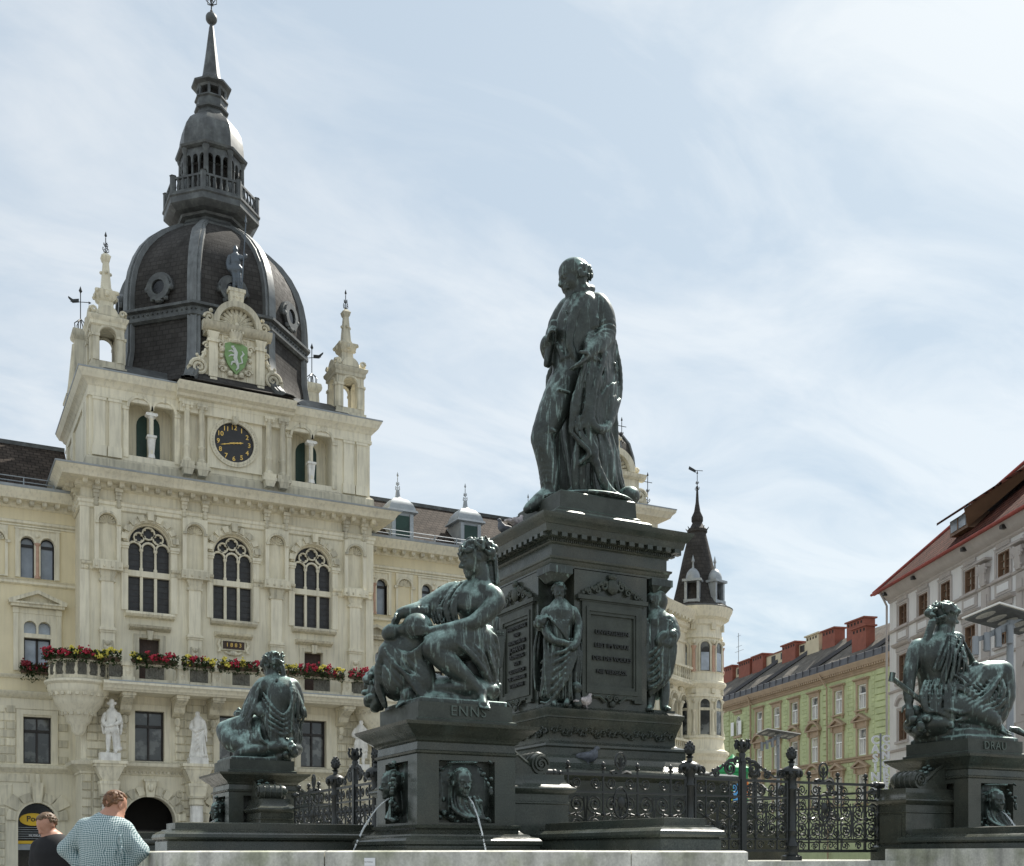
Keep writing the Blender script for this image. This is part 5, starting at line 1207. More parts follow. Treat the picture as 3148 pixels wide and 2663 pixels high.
for a, b, z0, z1 in gr_rects[300:]: t.box(a + 0.015, -0.035, z0 + 0.015, b - 0.015, -0.001, z1 - 0.015)
o = gpart('plaster_block', t, 'green_plaster'); o['kind'] = 'stuff'
ql = []; qs = []
for q0, q1 in QX:
    z = 5.0; k = 0
    while z < 15.3:
        w_ = (q1 - q0) * (1.0 if k % 2 else 0.72); ql.append(tuple(GM @ Vector(((q0 + q1) / 2, -0.001, z + 0.25)))); qs.append((w_, 0.1, 0.46)); z += 0.5; k += 1
copies('quoin', gbm, GB, ql, [(0, 0, RG)] * len(ql), qs)
t = MB(); t.add([(-40, 0.0, 16.6), (4, 0.0, 16.6), (4, 4.3, 20.2), (-40, 4.3, 20.2), (4, 9, 16.6), (-40, 9, 16.6)], [(0, 1, 2, 3), (3, 2, 4, 5)]); ro = gpart('roof', t, 'grey_tiles')
_gi = GM.inverted(); set_uv(ro, lambda c: ((_gi @ c).x, c.z * 1.55))
for x in (-10.6, -20.2, -1.6, -27.0):
    t = MB(); t.bar((x - 2.4, -0.05, 16.75), (x + 1.6, 4.1, 20.2), 0.35, 0.3); gpart('fire_wall', t, 'gutter_metal')
def chimney(x0, x1, z0, z1, y0, y1, m='chimney_red'):
    t = MB(); t.box(x0, y0, z0, x1, y1, z1); c_ = gpart('chimney', t, m)
    t = MB(); t.box(x0 - 0.14, y0 - 0.14, z1, x1 + 0.14, y1 + 0.14, z1 + 0.13); gpart('chimney_cap', t, m, c_)
    for k in range(int((x1 - x0) / 0.5)): gpart('flue_opening', MB().box(x0 + 0.2 + k * 0.5, y0 - 0.01, z1 - 0.35, x0 + 0.42 + k * 0.5, y0 + 0.02, z1 - 0.12), 'interior_dark', c_)
for x0, x1, zt in ((-12.1, -9.3, 21.25), (-16.2, -14.05, 21.3), (-23.7, -21.1, 21.35), (-30.0, -27.7, 21.35), (-33.1, -30.6, 21.3), (-36.9, -34.6, 21.3), (-0.9, 2.2, 21.6)): chimney(x0, x1, 18.6, zt - 0.13, 3.6, 4.6)
chimney(-19.1, -16.8, 18.6, 21.25, 3.6, 4.6, 'chimney_cream'); chimney(-7.6, -5.5, 16.8, 19.6, 1.4, 2.2)
t = MB(); t.box(-36, 4.0, 19.4, -19.0, 4.5, 20.95); pw = gpart('attic_wall', t, 'chimney_cream')
t = MB(); t.box(-36, 3.9, 20.95, -19.0, 4.6, 21.05); gpart('coping', t, 'chimney_red', pw)
for k in range(8):
    t = MB(); t.box(-34.2 + k * 1.9, 3.97, 20.2, -33.4 + k * 1.9, 3.998, 20.8); gpart('attic_window', t, 'dark_frame', pw)
t = MB(); t.tube([(-34.4, 4.2, 20.9), (-34.4, 4.2, 24.6)], 0.035, 5)
for z, l in ((24.3, 0.5), (23.2, 0.8), (22.7, 1.2)): t.bar((-34.4 - l * 0.7, 4.2, z), (-34.4 + l, 4.2, z), 0.03)
gpart('aerial', t, 'zinc')
t = MB(); t.tube([(-22.4, -0.62, 16.2), (-22.5, -0.3, 15.3), (-22.5, -0.2, 0.2)], 0.09, 8); t.tube([(-9.3, -0.66, 16.2), (-8.6, -0.3, 15.0), (-8.6, -0.2, 0.2)], 0.07, 8); gpart('downpipe', t, 'brown_trim')
# ------------------------------------------------------------------ pale house with red roof
mat('pale_plaster', (0.72, 0.71, 0.70), rough=0.88, var=0.06, scale=0.6, streak=0.14)
mat('grey_trim', (0.46, 0.42, 0.395), rough=0.85, var=0.08, scale=1.5, streak=0.12)
mat('brown_frame', (0.17, 0.10, 0.06), rough=0.6, var=0.15)
shingles('red_tiles', (0.125, 0.048, 0.034), 0.4, 0.38, amount=0.6, rough=0.95)
mat('red_edge', (0.30, 0.06, 0.045), rough=0.7, var=0.2)
WO = (46.95, 45.416); WA = R(-113.29); WM = Matrix.Translation((*WO, 0)) @ Matrix.Rotation(WA, 4, 'Z'); _wi = WM.inverted()
WB = thing('pale_house', 'pale plastered house with red tiled roof and brown windows at the right', 'house', (WM @ Vector((8, 0, 0))))
def wpart(name, mb, m, parent=WB, ang=35): return mb.build(name, m, parent, ang, M=WM)
WW = [1.73, 4.2, 6.68, 9.2, 12.28, 14.75, 17.2, 19.7]
hs = []
for c in WW:
    for z0, z1 in ((13.52, 14.6), (10.52, 11.97), (7.4, 9.0), (4.0, 5.7)): hs.append(quad(c - 0.52, c + 0.52, z0, z1))
t = MB(); t.wall(quad(0, 24, 0.01, 15.2), hs, 0, 0.45); t.box(0.0, 0.46, 0.01, 0.3, 12, 15.2); t.box(0.3, 0.9, 0.01, 24, 1.0, 15.1); wpart('wall', t, 'pale_plaster')
for c in WW:
    for fl, (z0, z1) in enumerate(((13.52, 14.6), (10.52, 11.97), (7.4, 9.0), (4.0, 5.7))):
        t = MB(); t.box(c - 0.5, 0.22, z0 + 0.02, c + 0.5, 0.25, z1 - 0.02); w_ = wpart('window', t, 'window_mix')
        f = MB()
        for x in (c - 0.49, c + 0.49): f.box(x - 0.06, 0.0, z0 + 0.06, x + 0.06, 0.2, z1 - 0.06)
        f.box(c - 0.55, 0.0, z0, c + 0.55, 0.2, z0 + 0.06); f.box(c - 0.55, 0.0, z1 - 0.06, c + 0.55, 0.2, z1); f.box(c - 0.04, 0.05, z0 + 0.06, c + 0.04, 0.2, z1 - 0.06)
        for zz in (z0 + (z1 - z0) * 0.36, z0 + (z1 - z0) * 0.66): f.box(c - 0.43, 0.1, zz - 0.025, c - 0.04, 0.2, zz + 0.025); f.box(c + 0.04, 0.1, zz - 0.025, c + 0.43, 0.2, zz + 0.025)
        wpart('window_frame', f, 'brown_frame', w_)
        s = MB()
        for sg in (-1, 1): s.box(c + sg * 0.66 - 0.08, -0.05, z0 - 0.02, c + sg * 0.66 + 0.08, -0.001, z1 + 0.04)
        s.box(c - 0.74, -0.05, z1 + 0.04, c + 0.74, -0.001, z1 + 0.16)
        if fl == 0: s.box(c - 0.6, -0.06, z1 + 0.24, c + 0.6, -0.001, z1 + 0.48); s.box(c - 0.72, -0.1, z1 + 0.18, c + 0.72, -0.06, z1 + 0.22)
        if fl == 1: s.box(c - 0.82, -0.05, z1 + 0.18, c + 0.82, -0.001, z1 + 0.42); s.run([(0.06, z1 + 0.44), (0.2, z1 + 0.5), (0.26, z1 + 0.6), (0, z1 + 0.66)], c - 1.02, c + 1.02, 0)
        if fl == 2: ring_arch(s, c, z1 - 0.1, 0.75, 0.93, -0.16, -0.001, 12, 0.5, math.pi - 0.5)
        s.box(c - 0.8, -0.14, z0 - 0.16, c + 0.8, -0.001, z0 - 0.04)
        if fl in (1, 2): wpart('window_surround', s, 'grey_trim', w_)
        else: wpart('window_surround', s, 'grey_trim', w_)
        if fl == 0:
            s = MB(); s.box(c - 0.74, -0.045, 12.72, c + 0.74, -0.001, 13.28); pn = wpart('panel_frame', s, 'grey_trim', w_)
            s = MB(); s.box(c - 0.5, -0.07, 12.84, c + 0.5, -0.046, 13.17); wpart('panel', s, 'pale_plaster', w_)
t = MB()
for z in (13.38, 10.1, 6.9): t.run([(0.02, z - 0.06), (0.09, z - 0.03), (0.12, z + 0.06), (0, z + 0.1)], 0, 24, 0)
wpart('string_course', t, 'grey_trim')
t = MB(); t.run([(0.02, 14.98), (0.1, 15.04), (0.12, 15.12), (0.32, 15.22), (0.44, 15.34), (0.52, 15.48), (0.6, 15.56), (0.6, 15.62), (0, 15.66)], 0, 24, 0); wpart('cornice', t, 'grey_trim')
for x in (10.78, 13.84, 18.4, 21.4):
    t = MB(); t.box(x - 0.36, -0.1, 0.3, x + 0.36, -0.001, 13.3); t.box(x - 0.2, -0.14, 10.6, x + 0.2, -0.1, 13.0); p_ = wpart('pilaster', t, 'grey_trim')
    t = MB(); t.frus(x, -0.1, 13.42, 14.2, 0.2, 0.12, 0.3, 0.2); t.box(x - 0.42, -0.3, 14.2, x + 0.42, -0.001, 14.36); t.box(x - 0.5, -0.36, 14.5, x + 0.5, -0.001, 14.6)
    for sg in (-1, 1): t.tube(spiral(x + sg * 0.28, 14.05, 0.16, 1.4, -0.25, sg, 14), 0.06, 5); t.tube(spiral(x + sg * 0.16, 13.55, 0.12, 1.3, -0.2, sg, 12), 0.045, 5)
    wpart('capital', t, 'grey_trim', p_)
    t = MB(); t.box(x - 0.3, -0.15, 13.44, x + 0.3, -0.13, 13.46); wpart('capital_ring', t, 'grey_trim', p_)
ev, sl_ = -0.66, 0.97
def hz(o): return 15.66 + (o + 0.66) * sl_
t = MB(); t.add([(-0.66, ev, 15.66), (26, ev, 15.66), (26, 9, hz(9)), (9, 9, hz(9)), (-0.66, 16, 15.66)], [(0, 1, 2, 3), (0, 3, 4)]); ro = wpart('roof', t, 'red_tiles'); set_uv(ro, lambda c: ((_wi @ c).x, c.z * 1.45))
t = MB(); t.tube([(-0.66, ev, 15.68), (9, 9, hz(9) + 0.05)], 0.1, 6); wpart('hip_tiles', t, 'red_edge', ro)
t = MB(); t.box(-0.7, ev - 0.05, 15.57, 26, ev + 0.1, 15.66); t.tube([(-0.72, ev - 0.08, 15.61), (26, ev - 0.08, 15.61)], 0.075, 8); wpart('gutter', t, 'red_edge', ro)
t = MB(); t.tube([(0.2, -0.62, 15.52), (0.15, -0.4, 15.2), (-0.1, -0.12, 14.9), (-0.1, -0.12, 0.2)], 0.06, 8); wpart('downpipe', t, 'grey_trim')
for x in (0.6, 4.2, 9.6, 13.2, 16.5):
    t = MB(); t.box(x - 0.12, -0.62, 15.3, x + 0.12, -0.3, 15.46); wpart('eaves_bracket', t, 'dark_frame')
t = MB(); zd = hz(0.1)
t.prism([(7.2, 16.6), (9.0, 16.6), (9.0, 17.35), (7.2, 17.35)], -0.02, 3.0); dm = wpart('dormer', t, 'brown_frame')
t = MB(); t.box(7.35, -0.06, 16.75, 8.85, -0.021, 17.28); wpart('dormer_window', t, 'curtain_glass', dm)
t = MB(); t.box(8.05, -0.08, 16.75, 8.15, -0.06, 17.28); wpart('dormer_bar', t, 'brown_frame', dm)
t = MB(); t.add([(6.7, -0.45, 17.3), (9.5, -0.45, 17.3), (13.0, 3.3, 19.75), (6.7, 3.6, 19.9), (6.7, -0.45, 17.42), (9.5, -0.45, 17.42), (13.0, 3.3, 19.87), (6.7, 3.6, 20.02)], [(0, 1, 2, 3), (4, 5, 6, 7), (0, 1, 5, 4), (1, 2, 6, 5), (3, 0, 4, 7)]); rd = wpart('dormer_roof', t, 'red_tiles', dm); set_uv(rd, lambda c: ((_wi @ c).x, c.z * 1.6))
t = MB(); t.add([(9.0, 0.0, 16.6), (9.4, -0.4, 17.32), (13.0, 3.3, 19.75), (11.5, 2.2, 18.75)], [(0, 1, 2, 3)]); wpart('dormer_cheek', t, 'brown_frame', dm)

# ------------------------------------------------------------------ lettered sign, lamp masts, poster pillar
mat('sign_white', (0.84, 0.85, 0.86), rough=0.4, var=0.04)
mat('mast_grey', (0.26, 0.28, 0.30), rough=0.45, var=0.1, metal=0.3)
mat('lamp_lens', (0.30, 0.30, 0.27), rough=0.3, var=0.15, scale=8)
mat('panel_white', (0.78, 0.77, 0.72), rough=0.4, var=0.05)
sg_d = 59.0
SG = thing('letter_sign', 'white vertical CASINO and CONGRESS letters on mast beside pale house', 'sign', at_depth(2708, 2600, sg_d))
FM = Matrix.Rotation(-YAW, 4, 'Z') @ Matrix.Rotation(R(90), 4, 'X')
def letters(s, u, v0, dv, size):
    for i, ch in enumerate(s):
        p = at_depth(u, v0 + dv * i, sg_d); text('letter', ch, size, Matrix.Translation(p) @ FM, 'sign_white', SG, 0.05, bevel=0.022)
letters('CASINO', 2691, 2276, 28.2, 0.60); letters('CONGRESS', 2723, 2273, 25.4, 0.54)
t = MB()
for u in (2707,):
    t.tube([at_depth(u, 2255, sg_d + 0.15), at_depth(u, 2700, sg_d + 0.15)], 0.05, 6)
for k in (0, 7): t.bar(at_depth(2688, 2262 + k * 25, sg_d + 0.12), at_depth(2728, 2262 + k * 25, sg_d + 0.12), 0.025)
t.build('sign_mast', 'mast_grey', SG)
def lamp(u, d, zt, label, yaw, tilt=R(-9)):
    base = at_depth(u, 2600, d); base.z = 0
    L = thing('street_lamp', label, 'street lamp', base, 'panel lamps on the square')
    t = MB(); t.lathe([(0.2, 0), (0.2, 0.4), (0.11, 0.5), (0.09, zt - 0.5)], base.x, base.y, 12); t.tube([base + Vector((0, 0, zt - 0.55)), base + Vector((0, 0, zt - 0.1)), base + Vector((0, 0, zt + 0.05))], 0.09, 8); t.build('mast', 'mast_grey', L)
    PM = Matrix.Translation(base + Vector((0, 0, zt))) @ Matrix.Rotation(yaw, 4, 'Z') @ Matrix.Rotation(tilt, 4, 'X') @ Matrix.Rotation(R(6), 4, 'Y')
    t = MB(); t.box(-1.05, -0.55, 0.1, 1.15, 0.65, 0.14); t.build('panel', 'panel_white', L, M=PM)
    t = MB(); t.box(-1.0, -0.5, 0.06, 1.1, 0.6, 0.099); t.build('panel_underside', 'lead_sheet', L, M=PM)
    for k in range(5):
        t = MB(); t.ball((-0.8 + k * 0.42, 0.1, 0.06), 0.16, 12, 6, (0.9, 1.9, 0.2)); t.build('reflector', 'lamp_lens', L, M=PM)
    M2 = Matrix.Translation(base + Vector((0, 0, zt))) @ Matrix.Rotation(-YAW, 4, 'Z')
    t = MB(); t.bar((-0.95, 0, -0.5), (0.1, 0, -0.1), 0.1, 0.12); t.bar((-0.5, 0, -0.3), (0.3, 0, 0.12), 0.12); t.build('spot_arm', 'mast_grey', L, M=M2)
    for k in range(4):
        t = MB(); x = -0.95 + k * 0.3; z = -0.62 + k * 0.1
        t.lathe([(0.0, z + 0.24), (0.085, z + 0.22), (0.09, z - 0.26), (0.07, z - 0.27)], x, -0.1, 12); t.build('spotlight', 'mast_grey', L, M=M2)
    return L
lamp(2392, 65, 8.15, 'grey lamp mast with white panel in front of green house', -YAW + R(20)); lamp(3105, 30, 7.45, 'large grey lamp mast with white panel before pale house', -YAW + R(28))
cols = {'k_green': (0.02, 0.32, 0.10), 'k_yellow': (0.75, 0.62, 0.03), 'k_orange': (0.75, 0.20, 0.03), 'k_blue': (0.10, 0.38, 0.72), 'k_red': (0.6, 0.03, 0.03)}
for k, c_ in cols.items(): mat(k, c_, rough=0.5, var=0.08)
kd = 42.0; kb = at_depth(2252, 2600, kd); kb.z = 0
KI = thing('poster_pillar', 'brightly coloured poster pillar behind the iron gate', 'advertising pillar', kb)
t = MB(); t.lathe([(0.62, 0), (0.62, 0.3), (0.56, 0.35), (0.56, 4.3), (0.64, 4.35), (0.64, 4.5), (0.5, 4.6), (0.3, 4.7), (0.0, 5.05)], kb.x, kb.y, 20); t.build('pillar', 'k_green', KI)
import itertools
def poster(a0, a1, z0, z1, m):
    t = MB(); t.lathe([(0.57, z0), (0.58, z0), (0.58, z1), (0.57, z1)], kb.x, kb.y, 8, a0, a1, va, False); t.build('poster', m, KI)
for a0, a1, z0, z1, m in ((-0.9, -0.2, 3.7, 4.2, 'k_orange'), (-0.15, 0.7, 3.2, 4.0, 'k_blue'), (-1.0, -0.2, 3.05, 3.65, 'k_yellow'), (0.75, 1.3, 3.4, 4.1, 'k_orange'), (-0.9, 0.0, 2.6, 3.0, 'k_yellow'), (0.05, 0.8, 2.7, 3.15, 'k_red'), (-0.8, 0.4, 1.6, 2.5, 'k_blue')): poster(a0, a1, z0, z1, m)
# ------------------------------------------------------------------ fountain monument
mat('granite', (0.047, 0.056, 0.047), rough=0.26, var=0.25, scale=2.2, col2=(0.078, 0.077, 0.058), mix2=(0.4, 0.7), s2=1.6, fine=0.45, bscale=90, spec=0.42)
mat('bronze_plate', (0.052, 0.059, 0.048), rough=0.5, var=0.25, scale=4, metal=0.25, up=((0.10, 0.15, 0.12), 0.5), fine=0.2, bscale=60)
mat('bronze', (0.038, 0.047, 0.041), rough=0.42, var=0.4, scale=5, metal=0.3, up=((0.33, 0.47, 0.425), 0.95), fine=0.2, bscale=40, spec=0.65, runs=((0.33, 0.45, 0.41), 0.75))  # upward patina paled so tops look sunlit: highlight painted into the colour
mat('rim_marble', (0.64, 0.63, 0.57), rough=0.6, var=0.25, scale=3.2, col2=(0.40, 0.41, 0.31), mix2=(0.42, 0.66), s2=3.4, fine=0.15, bscale=45, streak=0.55)
mat('letter_dark', (0.02, 0.022, 0.02), rough=0.5, var=0.1)
mat('letter_bronze', (0.10, 0.125, 0.108), rough=0.45, var=0.25, metal=0.4)
MC = (8.05, 13.5)
PE, PD, PL, PB = (4.5, 10.0), (11.6, 10.0), (4.5, 17.0), (11.6, 17.0)

# --- platform
t = MB(); t.rect([(0.55, 0.02), (0.55, 0.42), (0.3, 0.424), (0.3, 0.82), (0.06, 0.824), (0.06, 1.14), (0.1, 1.15), (0.1, 1.238), (0.0, 1.24)], PE[0] - 0.35, PE[1] - 0.35, PD[0] + 0.35, PL[1] + 0.35)
pf = t.build('fountain_platform', 'rim_marble'); tag(pf, 'stepped pale marble platform carrying the fountain monument', 'platform')

# --- corner basins: octagonal marble rim, water, dark moulded parapets
def basin(pc, sx, sy, label):
    """sx, sy: outward directions of this corner"""
    M_ = Matrix.Translation((pc[0], pc[1], 0)) @ Matrix.Diagonal((-sx, -sy, 1, 1))      # local frame of the corner facing -X, -Y
    B = thing('basin', label, 'fountain basin', (pc[0] + sx * 1.3, pc[1] + sy * 1.3, 0), 'corner basins of the fountain')
    out = [(-2.72, 1.45), (-2.72, -0.8), (-0.8, -2.72), (1.42, -2.72)]
    inn = [(-2.34, 1.45), (-2.34, -0.64), (-0.64, -2.34), (1.42, -2.34)]
    ext = lambda k: [(out[i][0] + (-k if i < 2 else -k * 0.4 if i == 2 else 0), out[i][1] + (-k if i > 1 else -k * 0.4 if i == 1 else 0)) for i in range(4)]
    segs = [(0, 1, 2), (1, 2, 2), (2, 3, 2)]
    for a, b, n in segs:
        for k in range(n):
            f0, f1 = k / n + (0.002 if k else 0), (k + 1) / n - (0.002 if k < n - 1 else 0)
            L = lambda P, f: (P[a][0] + (P[b][0] - P[a][0]) * f, P[a][1] + (P[b][1] - P[a][1]) * f)
            q = [L(out, f0), L(out, f1), L(inn, f1), L(inn, f0)]
            ex = ext(0.05); e = [L(ex, f0), L(ex, f1)]
            m_ = MB()
            prof_o = [(q[0], q[1], 0.02), (q[0], q[1], 1.1), (e[0], e[1], 1.13), (e[0], e[1], 1.325), (q[0], q[1], 1.337)]
            vs = []; fs = []
            for p0, p1, z in prof_o: vs += [(*p0, z), (*p1, z)]
            vs += [(*q[3], 1.337), (*q[2], 1.337), (*q[3], 0.02), (*q[2], 0.02)]
            kk = len(vs) // 2
            for i in range(kk - 1): fs.append((2 * i, 2 * i + 1, 2 * i + 3, 2 * i + 2))
            fs.append(tuple(2 * i for i in range(kk))); fs.append(tuple(2 * i + 1 for i in range(kk)))
            m_.add(vs, fs); m_.build('rim_stone', 'rim_marble', B, M=M_)
    t = MB(); t.add([(*p, 1.12) for p in inn] + [(1.42, 1.45, 1.12)], [(0, 1, 2, 3, 4)]); t.build('water', 'basin_water', B, M=M_)
    prof = [(0.0, 1.2), (0.0, 1.425), (-0.01, 1.44), (0.02, 1.45), (0.03, 1.47), (0.02, 1.5), (-0.03, 1.53), (-0.05, 1.535), (-0.05, 1.545), (-0.09, 1.55), (-0.09, 1.606), (-0.3, 1.62)]
    t = MB(); t.rect(prof, 0.80, -2.45, 1.40, -0.30); t.build('parapet', 'granite', B, M=M_)
    t = MB(); t.rect(prof, -2.45, 0.80, -0.30, 1.40); t.build('parapet', 'granite', B, M=M_)
    return B
mw = bpy.data.materials.new('basin_water'); mw.use_nodes = True; _p = mw.node_tree.nodes['Principled BSDF']
_p.inputs['Base Color'].default_value = (0.03, 0.05, 0.045, 1); _p.inputs['Roughness'].default_value = 0.05; MATS['basin_water'] = mw
basin(PE, -1, -1, 'pale marble basin rim in the foreground before the jug bearer')
bd_ = basin(PD, 1, -1, 'pale marble basin rim at the right below the hammer bearer')
MB().box(PD[0] - 1.56, 7.2, 0.02, PD[0] - 1.47, 9.78, 1.375).build('rim_kerb', 'rim_marble', bd_)
basin(PL, -1, 1, 'basin at the far left beyond the checked shirt')

# --- corner pedestals with side piers and volutes
def pedestal(pc, name, label, sides, sx, sy):
    P = thing('statue_pedestal', label, 'pedestal', (pc[0], pc[1], 1.2), 'corner pedestals of the fountain')
    x, y = pc; h = 0.5
    t = MB(); t.rect([(0.17, 1.2), (0.17, 1.345), (0.175, 1.36), (0.17, 1.385), (0.19, 1.40), (0.19, 1.43), (0.165, 1.46), (0.11, 1.475), (0.10, 1.49), (0.06, 1.50), (0.02, 1.535), (0.04, 1.55), (0.045, 1.575), (0.0, 1.582)], x - h, y - h, x + h, y + h); t.build('base', 'granite', P)
    a = 0.285                                   # die with a sunk panel on each outer face
    t = MB()
    for ang in range(4):
        Mr = Matrix.Translation((x, y, 0)) @ Matrix.Rotation(ang * math.pi / 2, 4, 'Z')
        t.wall(quad(-h, h, 1.58, 2.225), [quad(-a, a, 1.60, 2.17)], -h, -h + 0.12, Mr, sides=False)
        t.add([(-a, -h + 0.12, 1.6), (a, -h + 0.12, 1.6), (a, -h + 0.12, 2.17), (-a, -h + 0.12, 2.17)], [(0, 1, 2, 3)], Mr)
    t.build('die', 'granite', P)
    t = MB(); t.rect([(0.0, 2.222), (0.02, 2.232), (0.025, 2.25), (0.0, 2.262), (-0.005, 2.33), (0.02, 2.345), (0.03, 2.37), (0.05, 2.385), (0.10, 2.42), (0.145, 2.46), (0.165, 2.472), (0.175, 2.50), (0.0, 2.515)], x - h, y - h, x + h, y + h); t.build('cornice', 'granite', P)
    t = MB(); t.rect([(0.03, 2.51), (0.03, 2.545), (0.0, 2.555), (0.0, 2.70)], x - 0.48, y - 0.48, x + 0.48, y + 0.48); t.build('figure_plinth', 'bronze_plate', P)
    if name:
        text('plinth_lettering', name, 0.135, face_y(x + (0.02 if sx < 0 else -0.02), y - 0.486, 2.625), 'letter_bronze', P, 0.008, space=1.15 if len(name) < 5 else 1.0)
    for (dx, dy) in sides:
        ang = math.atan2(dy, dx); Mr = Matrix.Translation((x, y, 0)) @ Matrix.Rotation(ang, 4, 'Z')     # local +X leads away from the die
        t = MB(); t.rect([(0.05, 1.2), (0.05, 1.40), (0.0, 1.43), (0.0, 1.80), (0.012, 1.81), (0.012, 1.825), (0.0, 1.83), (0.0, 1.90), (0.05, 1.93), (0.065, 1.95), (0.06, 1.965), (0.02, 1.985), (-0.02, 2.03), (-0.03, 2.06), (-0.03, 2.10)], 0.2, -0.23, 1.24, 0.23, M=Mr); t.build('side_pier', 'granite', P)
        t = MB(); t.box(1.24, -0.17, 1.45, 1.255, 0.17, 1.78, Mr); t.build('pier_panel', 'granite', P)
        pr = [(0.49, 2.10), (1.0, 2.10), (0.98, 2.14), (0.86, 2.16), (0.76, 2.22), (0.62, 2.33), (0.49, 2.39)]
        t = MB(); t.prism([(a_, b_) for a_, b_ in pr], -0.17, 0.17, Mr)
        sp_ = [(0.52, 0, 2.395), (0.62, 0, 2.35), (0.74, 0, 2.26), (0.84, 0, 2.19)]
        for yy in (-0.15, 0.15): t.tube([(p[0], yy, p[2]) for p in sp_], 0.022, 6, M=Mr)
        t.build('volute_bracket', 'granite', P)
        t = MB(); t.tube([(0.95, -0.19, 2.20), (0.95, -0.16, 2.20), (0.95, 0.16, 2.20), (0.95, 0.19, 2.20)], [0.10, 0.112, 0.112, 0.10], 18, M=Mr)
        for yy, q in ((-0.2, -1), (0.2, 1)):
            t.tube([(0.95 + 0.085 * (1 - i / 26) * math.cos(i * 0.55), yy, 2.20 + 0.085 * (1 - i / 26) * math.sin(i * 0.55)) for i in range(24)], 0.014, 5, M=Mr)
        for k in range(4): t.tube([(0.95 + 0.115 * math.cos(q), -0.12 + 0.08 * k, 2.20 + 0.115 * math.sin(q)) for q in [0.4 * j for j in range(17)]], 0.013, 4, M=Mr)
        t.build('volute', 'granite', P, 50)
        t = MB()                                # leaf spilling over the scroll
        random.seed(7)
        for k in range(14):
            u_ = 0.55 + 0.025 * k; zz = 2.385 - 0.022 * k + 0.01
            t.ball((u_, random.uniform(-0.11, 0.11), zz), 0.045, 6, 4, (1.3, 0.8, 0.6), Mr)
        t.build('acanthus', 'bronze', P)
    PEDS.append(P); return P
PEDS = []
pedestal(PE, 'ENNS', 'dark granite pedestal lettered ENNS with a spouting mask, front centre', ((1, 0), (0, 1)), -1, -1)
pedestal(PD, 'DRAU', 'dark granite pedestal lettered DRAU at the right edge', ((-1, 0), (0, 1)), 1, -1)
pedestal(PL, '', 'dark granite pedestal under the back-turned figure at the left', ((1, 0), (0, -1)), -1, 1)
pedestal(PB, '', 'dark granite pedestal hidden behind the great monument pedestal', ((-1, 0), (0, -1)), 1, 1)

# --- great pedestal
cx, cy = MC
GP = thing('monument_pedestal', 'tall dark granite pedestal with inscriptions under the standing statue', 'pedestal', (cx, cy, 1.2))
def ring(prof, h, name, m='granite', cut=0.0):
    t = MB(); t.rect(prof, cx - h, cy - h, cx + h, cy + h, cut=cut); return t.build(name, m, GP)
ring([(1.0, 1.2), (1.0, 1.62), (0.72, 1.63), (0.72, 1.98), (0.5, 1.99), (0.5, 2.22), (0.56, 2.25), (0.6, 2.29), (0.58, 2.34), (0.5, 2.37), (0.36, 2.38), (0.3, 2.40), (0.24, 2.44), (0.2, 2.46)], 1.0, 'steps')
ring([(0.2, 2.455), (0.16, 2.52), (0.09, 2.56), (0.07, 2.57), (0.07, 2.66), (0.09, 2.68), (0.08, 2.71), (0.03, 2.73), (0.0, 2.745)], 1.0, 'base_moulding')
ring([(0.0, 2.742), (-0.03, 2.76), (-0.03, 2.86), (0.0, 2.96), (0.03, 3.04)], 1.0, 'relief_base')
ring([(0.02, 3.035), (0.035, 3.05), (0.035, 3.08), (0.06, 3.12), (0.065, 3.16), (0.03, 3.175), (-0.02, 3.2), (-0.06, 3.205)], 1.0, 'base_cornice')
t = MB(); random.seed(3)                        # carved foliage on the sloping base course
for side in range(4):
    Mr = Matrix.Translation((cx, cy, 0)) @ Matrix.Rotation(side * math.pi / 2, 4, 'Z')
    for k in range(26):
        x_ = -0.9 + k * 0.072; t.tube(spiral(x_, 2.88 + 0.03 * math.sin(k * 1.9), 0.05, 1.2, -0.99, 1 if k % 2 else -1, 9, k), 0.014, 4, M=Mr)
o = t.build('foliage_relief', 'granite', GP); o['kind'] = 'stuff'
# cross-shaped die: broad faces, open corners for the caryatids
t = MB(); fh, fw = 0.90, 0.56
t.box(cx - 0.66, cy - 0.66, 3.19, cx + 0.66, cy + 0.66, 5.0)
for side in range(4):
    Mr = Matrix.Translation((cx, cy, 0)) @ Matrix.Rotation(side * math.pi / 2, 4, 'Z'); t.box(-fw, -fh, 3.2, fw, -0.655, 4.995, Mr)
t.build('die', 'granite', GP)
ring([(0.02, 4.985), (0.02, 5.02), (0.03, 5.03), (0.04, 5.07), (0.06, 5.085), (0.065, 5.11), (0.01, 5.125), (0.01, 5.27), (0.03, 5.285), (0.05, 5.30), (0.06, 5.33), (0.10, 5.345), (0.11, 5.37), (0.17, 5.385), (0.19, 5.47), (0.21, 5.48), (0.235, 5.52), (0.27, 5.56), (0.275, 5.595), (0.02, 5.63)], 0.88, 'cornice')
cd_ = MB(); cd_.box(-0.04, -0.08, -0.055, 0.04, 0, 0.0); cdm = cd_.mesh('modillion', 'granite'); cl, cr_ = [], []
for side in range(4):
    Mr = Matrix.Translation((cx, cy, 0)) @ Matrix.Rotation(side * math.pi / 2, 4, 'Z')
    for k in range(14): cl.append(tuple(Mr @ Vector((-0.94 + k * 1.88 / 13, -0.985, 5.388)))); cr_.append((0, 0, side * math.pi / 2))
copies('modillion', cdm, GP, cl, cr_)
t = MB()
for side in range(4):
    Mr = Matrix.Translation((cx, cy, 0)) @ Matrix.Rotation(side * math.pi / 2, 4, 'Z')
    for k in range(60): t.box(-0.92 + k * 0.031, -0.952, 5.297, -0.92 + k * 0.031 + 0.016, -0.93, 5.33, Mr)
o = t.build('dentil_row', 'granite', GP); o['kind'] = 'stuff'
